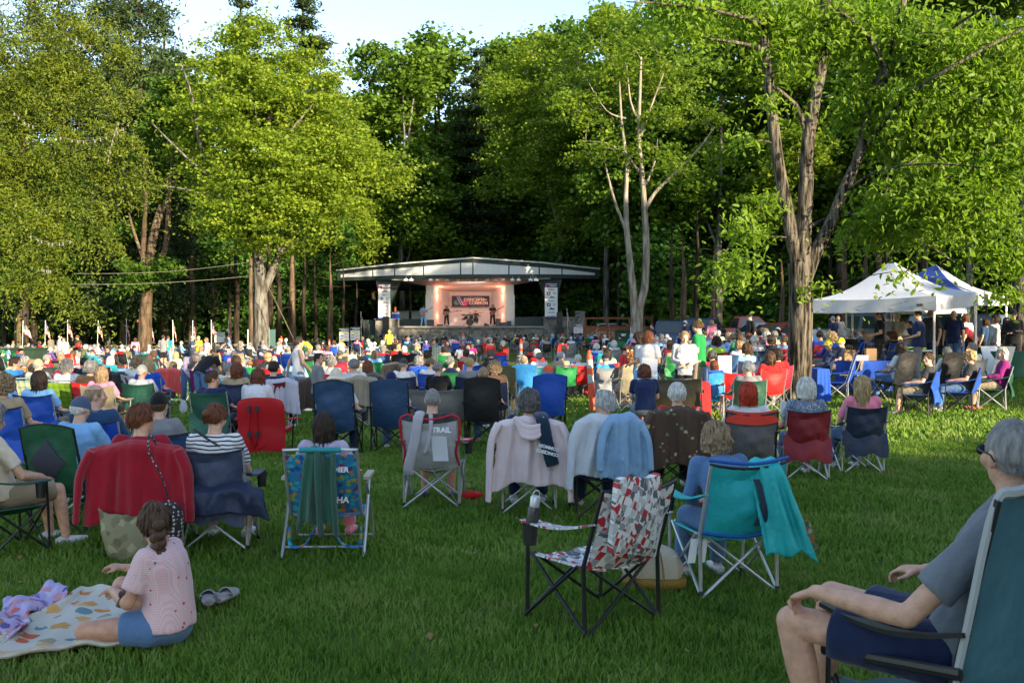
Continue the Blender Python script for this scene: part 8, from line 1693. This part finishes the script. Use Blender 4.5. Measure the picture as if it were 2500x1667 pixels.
mb = MB(); mb.box((0, 0, .05), (.28, .2, .1)); mb2 = MB(); mb2.box((0, 0, .112), (.29, .21, .02)); item('carton', tot(tp3, -.12, -.15), 'pink white carton between the paper bags', 'box', [('carton_body', mb, MAT['plastic'], CL['lilac']), ('lid', mb2, MAT['white'], None)])
mb = MB(); mb.slab(lambda u, v: ((u-.5)*.5, (v-.5)*.3, .10+.02*math.sin(u*6)), 8, 6, .05); single('bright_folder', mb, MAT['plastic'], 'bright green folder stack on the grey meeting table', 'folder', loc=tot(tp6, 0, 0, -.06), color=CL['lime'])
mb = MB(); mb.slab(lambda u, v: ((u-.5)*.55, -.15+.30*v, .9*(1-v)), 4, 4, .02); mb.slab(lambda u, v: ((u-.5)*.55, .45-.30*v, .9*(1-v)), 4, 4, .02); single('easel_board', mb, MAT['white'], 'white folding display board leaning before the dark green table', 'display board', loc=vat(2448, 25.6), rz=R(20))
def cooler(loc, w2, h2, c1, c2, lb, rz=0.): a = MB(); a.rings([[V((i*w2/2*k, j*w2*.34*k, z)) for i, j in ((-1, -1), (1, -1), (1, 1), (-1, 1))] for z, k in ((0, .92), (h2*.8, 1))]); b_ = MB(); b_.rings([[V((i*w2/2*k, j*w2*.34*k, z)) for i, j in ((-1, -1), (1, -1), (1, 1), (-1, 1))] for z, k in ((h2*.8, 1.04), (h2*.95, 1.04), (h2, .9))]); c_ = MB(); c_.tube(smooth_path([V((-w2*.5, 0, h2*.8)), V((-w2*.4, 0, h2*1.15)), V((w2*.4, 0, h2*1.15)), V((w2*.5, 0, h2*.8))], 3), .012, 6); item('cooler', loc, lb, 'cooler', [('cooler_body', a, MAT['plastic'], CL[c1]), ('lid', b_, MAT['plastic'], CL[c2]), ('handle', c_, MAT['plastic'], CL[c2])], rz)
q = foot(1437, 965); cooler(q, .34, .32, 'red', 'white', 'red and white cooler beside the orange marker post', .2); q = foot(135, 1228); cooler(q+V((0, .3, 0)), .42, .26, 'royal', 'royal', 'blue cooler bag under the green quilted chair', .1)
p = Z(592, 566, 82.0); cooler(p, .55, .5, 'blue', 'white', 'blue and white drinks cooler on the left stone pillar'); bottle(p+V((-.05, 0, .58)), .1, .45, CL['orange'], 'orange capped jug on the stage pillar cooler', 'jug')
def sack(px, py, c, sx_, lb, cat='bag', nm='bag', mat='cloth', hh=.2, fl=.6):
    q = foot(px, py); T = thing(nm, lb, cat, (q.x, q.y, q.z), rng.uniform(0, 6)); mb = MB(); mb.ell((0, 0, hh*.5), (sx_, sx_*fl, hh*.55), 16); mb.ell((sx_*.3, 0, hh*.75), (sx_*.5, sx_*.4, hh*.35), 12); part('bag_body', remesh(mb, .015, 2, .03, 7, 'bag_body', [MAT[mat]]), None, T, CL[c] if isinstance(c, str) else c); mb = MB(); mb.tube(smooth_path([V((-sx_*.4, 0, hh*.8)), V((-sx_*.1, 0, hh*1.35)), V((sx_*.4, 0, hh*.9))], 4), .012, 6, flat=.5); part('handle', mb, MAT['dark'], T)
sack(1405, 960, 'darkgreen', .24, 'dark green backpack lying left of the red cooler', 'backpack', hh=.28); sack(1150, 1222, 'red', .13, 'red and white paper bag lying on the grass by the pink hooded sweater', hh=.10); sack(447, 1013, 'lightgray', .13, 'white tote bag with black handles under the turquoise beach chair', hh=.3); sack(1480, 955, 'yellow', .12, 'small yellow sack right of the orange marker post', hh=.1); sack(2378, 1002, 'rust', .2, 'orange leather bag under the green chair at the right', hh=.08); sack(2195, 925, 'black', .25, 'black backpack under the black chair by the tent', 'backpack', hh=.3); sack(1428, 905, 'lightgray', .16, 'grey cloth bag hanging near the teal beach chair', hh=.3); sack(1010, 945, 'charcoal', .22, 'dark backpack on the grass left of the olive capped man', 'backpack', hh=.25)
# camera tripod in the crowd
q = vat(1146, 50); T = thing('tripod', 'black camera tripod standing among the rows before the stage', 'tripod', q); top_ = at(1146, 802, 50).z-q[2]
for k in range(3): a = k*2.094+.5; mb = MB(); mb.tube([(0, 0, top_-.3), (math.cos(a)*.55, math.sin(a)*.55, 0)], .022, 6); part('leg', mb, MAT['black'], T)
mb = MB(); mb.tube([(0, 0, .5), (0, 0, top_)], .02, 6); part('centre_post', mb, MAT['black'], T); mb = MB(); mb.box((0, 0, top_+.05), (.16, .2, .12)); mb.tube([(0, .1, top_+.05), (0, .22, top_+.05)], .05, 10); single('camera_device', mb, MAT['dark'], 'small black camera on top of the tripod', 'camera', loc=q)
# ---------------- the band ----------------
DK = DZ+.045
def on(zx, Y): return V((Z(zx, 600, Y).x, Y, DK))
GB = M_('guitar_sunburst', (.42, .13, .02), .25, .3, 3, 0, spec=.6); GR = M_('guitar_red', (.35, .02, .015), .25, .1, 3, 0, spec=.6); NK = M_('guitar_neck', (.16, .08, .04), .5, .1, 8, 0)
def guitar(loc, rz, tilt, m, lb, s=1.):
    T = thing('guitar', lb, 'guitar', loc, 0); T.rotation_euler = (0, tilt, rz); mb = MB(); pts = [(.0, .0)]; out_ = []
    for k in range(28): a = 6.2832*k/28; r = .17+.035*math.cos(2*a)-.0; x = math.cos(a)*.24*s; z = math.sin(a)*(.19 if math.cos(a) < 0 else .155)*s*(1-.28*math.exp(-(math.cos(a)*1.6-.15)**2*6)); out_.append((x, z))
    mb.prism(out_, -.045, .045); part('guitar_body', mb, m, T, smooth=False); mb = MB(); mb.box((.50*s, -.05, 0), (.62*s, .03, .045)); mb.box((.86*s, -.05, .0), (.14*s, .025, .08)); part('neck', mb, NK, T, smooth=False); mb = MB(); disc(mb, .03, 0, .05*s, 0, -.048); mb.box((-.12*s, -.05, 0), (.03, .012, .12)); part('soundhole', mb, MAT['dark'], T, smooth=False)
def player(zx, Y, lb, pn, rz, **k): o = person(lb, on(zx, Y), R(rz), pn, group='musicians on the stage', **k); return on(zx, Y)
p = player(806, 83.2, 'guitarist in pale denim jacket and black hat at the left of the stage', 'play', 178, hair='wavy', hc='darkbrown', hat='bucket', hatc='black', top='lightblue', tk='l', bot='lightblue', face=True, sc=1.02); guitar(p+V((-.02, -.27, 1.12)), R(0), R(-28), GB, 'sunburst electric guitar of the guitarist in pale denim')
p = player(986, 83.6, 'singer with long auburn hair in black playing guitar', 'play', 178, hair='long', hc='auburn', top='black', bot='black', face=True, sc=.98); guitar(p+V((-.05, -.27, 1.06)), R(0), R(-12), GB, 'tan acoustic guitar of the long haired singer', 1.12)
p = player(1343, 83.4, 'bass player with long blond hair and dark hat at the right', 'play', 175, hair='vlong', hc='blond', hat='sunhat', hatc='black', top='black', bot='black', face=True, sc=1.05); guitar(p+V((-.0, -.27, 1.12)), R(0), R(-30), GR, 'red bass guitar of the long blond bass player', 1.15)
p = on(1172, 85.6); person('drummer in white cap and tan shirt seated behind the keyboard', p, R(180), 'drum', 'short', 'gray', 'cap', 'white', 'tan', bot='denim', group='musicians on the stage', face=True, dz=.1)
person('second seated player in black cap behind the drums', on(1212, 86.6), R(180), 'drum', 'short', 'brown', 'cap', 'black', 'black', bot='denim', group='musicians on the stage', dz=.1)
p = on(1165, 84.3); T = thing('drum_kit', 'black drum kit with cymbals at the centre of the stage', 'drum kit', p); DR = M_('drum_shell', (.03, .03, .035), .25, .1, 4, 0); CY = M_('cymbal_bronze', (.42, .32, .12), .3, .1, 8, 0, metal=.8)
for x, y, z, r, h_, rx in ((0, .1, .32, .29, .4, 90), (-.30, .1, .72, .16, .22, 15), (.16, .05, .74, .16, .22, 15), (.55, .35, .45, .21, .38, 0), (-.52, .4, .58, .18, .15, 0)):
    mb = MB(); mb.lathe([(.001, -h_/2), (r, -h_/2), (r*1.03, -h_/2+.02), (r, -h_/2+.03), (r, h_/2-.03), (r*1.03, h_/2-.02), (r, h_/2), (.001, h_/2)], 20, M=Matrix.Translation((x, y, z)) @ Matrix.Rotation(R(rx), 4, 'X')); part('drum', mb, DR, T)
for x, z in ((-.85, 1.25), (.45, 1.30), (-.6, 1.0), (.9, 1.1), (.75, .85)):
    mb = MB(); mb.lathe([(.001, .02), (.05, .015), (.24, 0), (.05, .010)], 18, M=Matrix.Translation((x, .2, z)) @ Matrix.Rotation(R(8), 4, 'X')); cy = part('cymbal', mb, CY, T); mb = MB(); mb.tube([(x, .2, z), (x, .2, .35)], .012, 5); [mb.tube([(x, .2, .4), (x+.25*math.cos(a), .2+.25*math.sin(a), 0)], .01, 5) for a in (0, 2.1, 4.2)]; part('cymbal_stand', mb, MAT['silver'], cy)
mb = MB(); mb.box((0, 0, .93), (1.0, .3, .09)); kb = MB(); kb.box((0, -.06, .98), (.92, .14, .012)); ks = MB(); ks.tube([(-.4, 0, 0), (.4, 0, .88)], .018, 6); ks.tube([(.4, 0, 0), (-.4, 0, .88)], .018, 6); item('keyboard', on(1150, 83.6), 'black electronic keyboard on a crossed stand before the drums', 'keyboard', [('case', mb, MAT['dark'], None), ('keys', kb, MAT['white'], None), ('stand', ks, MAT['black'], None)])
def amp(zx, Y, w2, h2, lb, wedge=False):
    a = MB()
    if wedge: a.prism([(-w2/2, 0), (w2/2, 0), (w2/2, h2*.4), (-w2*.2, h2)], -.2, .2)
    else: a.box((0, 0, h2/2), (w2, .35, h2))
    b_ = MB()
    if wedge: b_.box((w2*.18, -.205, h2*.4), (w2*.4, .01, h2*.3))
    else: b_.box((0, -.18, h2*.42), (w2*.82, .012, h2*.68)); b_.box((0, -.18, h2*.88), (w2*.82, .014, h2*.1))
    item('amplifier', on(zx, Y), lb, 'amplifier', [('case', a, MAT['dark'], None), ('grille', b_, M_('amp_grille', (.10, .10, .105), .7, .2, 30, 0) if 'amp_grille' not in bpy.data.materials else bpy.data.materials['amp_grille'], None)])
amp(862, 83.9, .56, .52, 'square guitar amplifier right of the guitarist in pale denim'); amp(1386, 84.5, .42, .62, 'tall black amplifier behind the bass player'); amp(1294, 83.1, .45, .28, 'black wedge monitor left of the bass player', True); amp(1436, 83.6, .7, .30, 'low black gear case at the right of the stage'); amp(1470, 84.2, .4, .42, 'small black box beside the right white column'); amp(935, 83.3, .5, .14, 'flat effects board at the feet of the singer')
for zx, Y, lb in ((988, 83.0, 'microphone stand of the singer'), (812, 82.9, 'microphone stand of the left guitarist'), (1352, 82.9, 'microphone stand of the bass player'), (1163, 83.2, 'microphone stand at the keyboard')):
    mb = MB(); mb.tube([(0, 0, 0), (0, 0, 1.5)], .013, 5); mb.lathe([(.14, 0), (.14, .02), (.02, .03)], 12); m2 = MB(); m2.cap((0, 0, 1.5), (0, .08, 1.53), .02, .028); item('microphone_stand', on(zx, Y), lb+' on the stage', 'microphone', [('stand', mb, MAT['black'], None), ('microphone', m2, MAT['dark'], None)])
# string lights in the cedar
GLS = M_('bulb_glass', (.16, .15, .12), .15, .05, 4, 0, spec=.8)
for j, (a, b_, sag, nb) in enumerate((((148, 335), (315, 305), 22, 9), ((75, 575), (180, 585), 14, 8), ((160, 90), (232, 112), 6, 4), ((100, 655), (128, 660), 2, 5), ((288, 300), (262, 400), -8, 7), ((30, 270), (90, 310), 8, 5))):
    d = 36.5; T = thing('string_lights', ['longest string of clear bulbs swagged across the cedar', 'lower string of clear bulbs deep in the cedar', 'top short string of bulbs in the cedar', 'small cluster of bulbs at the bottom of the cedar', 'string of bulbs hanging at the right side of the cedar', 'left string of bulbs half hidden in the cedar'][j], 'string lights', at(*a, d), 0, 'unlit string lights in the cedar'); o0 = V(T.location)
    P = [at(a[0]+(b_[0]-a[0])*k/12, a[1]+(b_[1]-a[1])*k/12+sag*math.sin(math.pi*k/12), d)-o0 for k in range(13)]; mb = MB(); mb.tube(P, .008, 5); part('wire', mb, BK['grey'], T)
    for k in range(nb): p = P[int((k+.5)/nb*12)]; mb = MB(); mb.lathe([(.001, -.13), (.022, -.11), (.03, -.07), (.022, -.04), (.018, -.02), (.018, 0)], 8, p); part('bulb', mb, GLS, T)
resolve()
# past the 300 people that show largest, the farthest rows are one crowd
def merge(objs, name, label, cat):
    bpy.context.view_layer.update(); VV = []; LI = []; LS = []; CC = []; nv = nl = 0
    for o in objs:
        for q in [o]+list(o.children):
            me = q.data; n = len(me.vertices); co = np.empty(n*3); me.vertices.foreach_get('co', co); co = co.reshape(-1, 3); M4 = np.array(o.matrix_world)
            VV.append(co @ M4[:3, :3].T+M4[:3, 3]); li = np.empty(len(me.loops), np.int32); me.loops.foreach_get('vertex_index', li); LI.append(li+nv); ls = np.empty(len(me.polygons), np.int32); me.polygons.foreach_get('loop_start', ls); LS.append(ls+nl)
            CC.append(np.tile(np.array(q.color, np.float32), (n, 1))); nv += n; nl += len(li)
    me = bpy.data.meshes.new(name); me.vertices.add(nv); me.vertices.foreach_set('co', np.concatenate(VV).astype(np.float32).ravel()); me.loops.add(nl); me.loops.foreach_set('vertex_index', np.concatenate(LI)); P = np.concatenate(LS); me.polygons.add(len(P)); me.polygons.foreach_set('loop_start', P)
    me.update(calc_edges=True); a = me.color_attributes.new('kind_colour', 'FLOAT_COLOR', 'POINT'); a.data.foreach_set('color', np.concatenate(CC).ravel()); me.polygons.foreach_set('use_smooth', [True]*len(P))
    m, t, b, L = new_mat('crowd_colours'); at_ = N(t, 'ShaderNodeAttribute'); at_.attribute_name = 'kind_colour'; L(at_.outputs['Color'], b.inputs['Base Color']); b.inputs['Roughness'].default_value = .85; me.materials.append(m)
    tag(obj(name, me), label, cat, kind='stuff')
    for o in objs:
        for q in list(o.children)+[o]: bpy.data.objects.remove(q)
ppl = sorted([o for o in S.objects if o.get('category') == 'person'], key=lambda o: (o.location.y/(o.scale[0]))+(500 if str(o.get('label', '')).startswith('distant') else 0)-(300 if 'standing' in str(o.get('group', '')) or 'musician' in str(o.get('group', '')) else 0))
if len(ppl) > 298: merge(ppl[298:], 'crowd', 'the farthest seated listeners in the rows close to the stage', 'crowd')
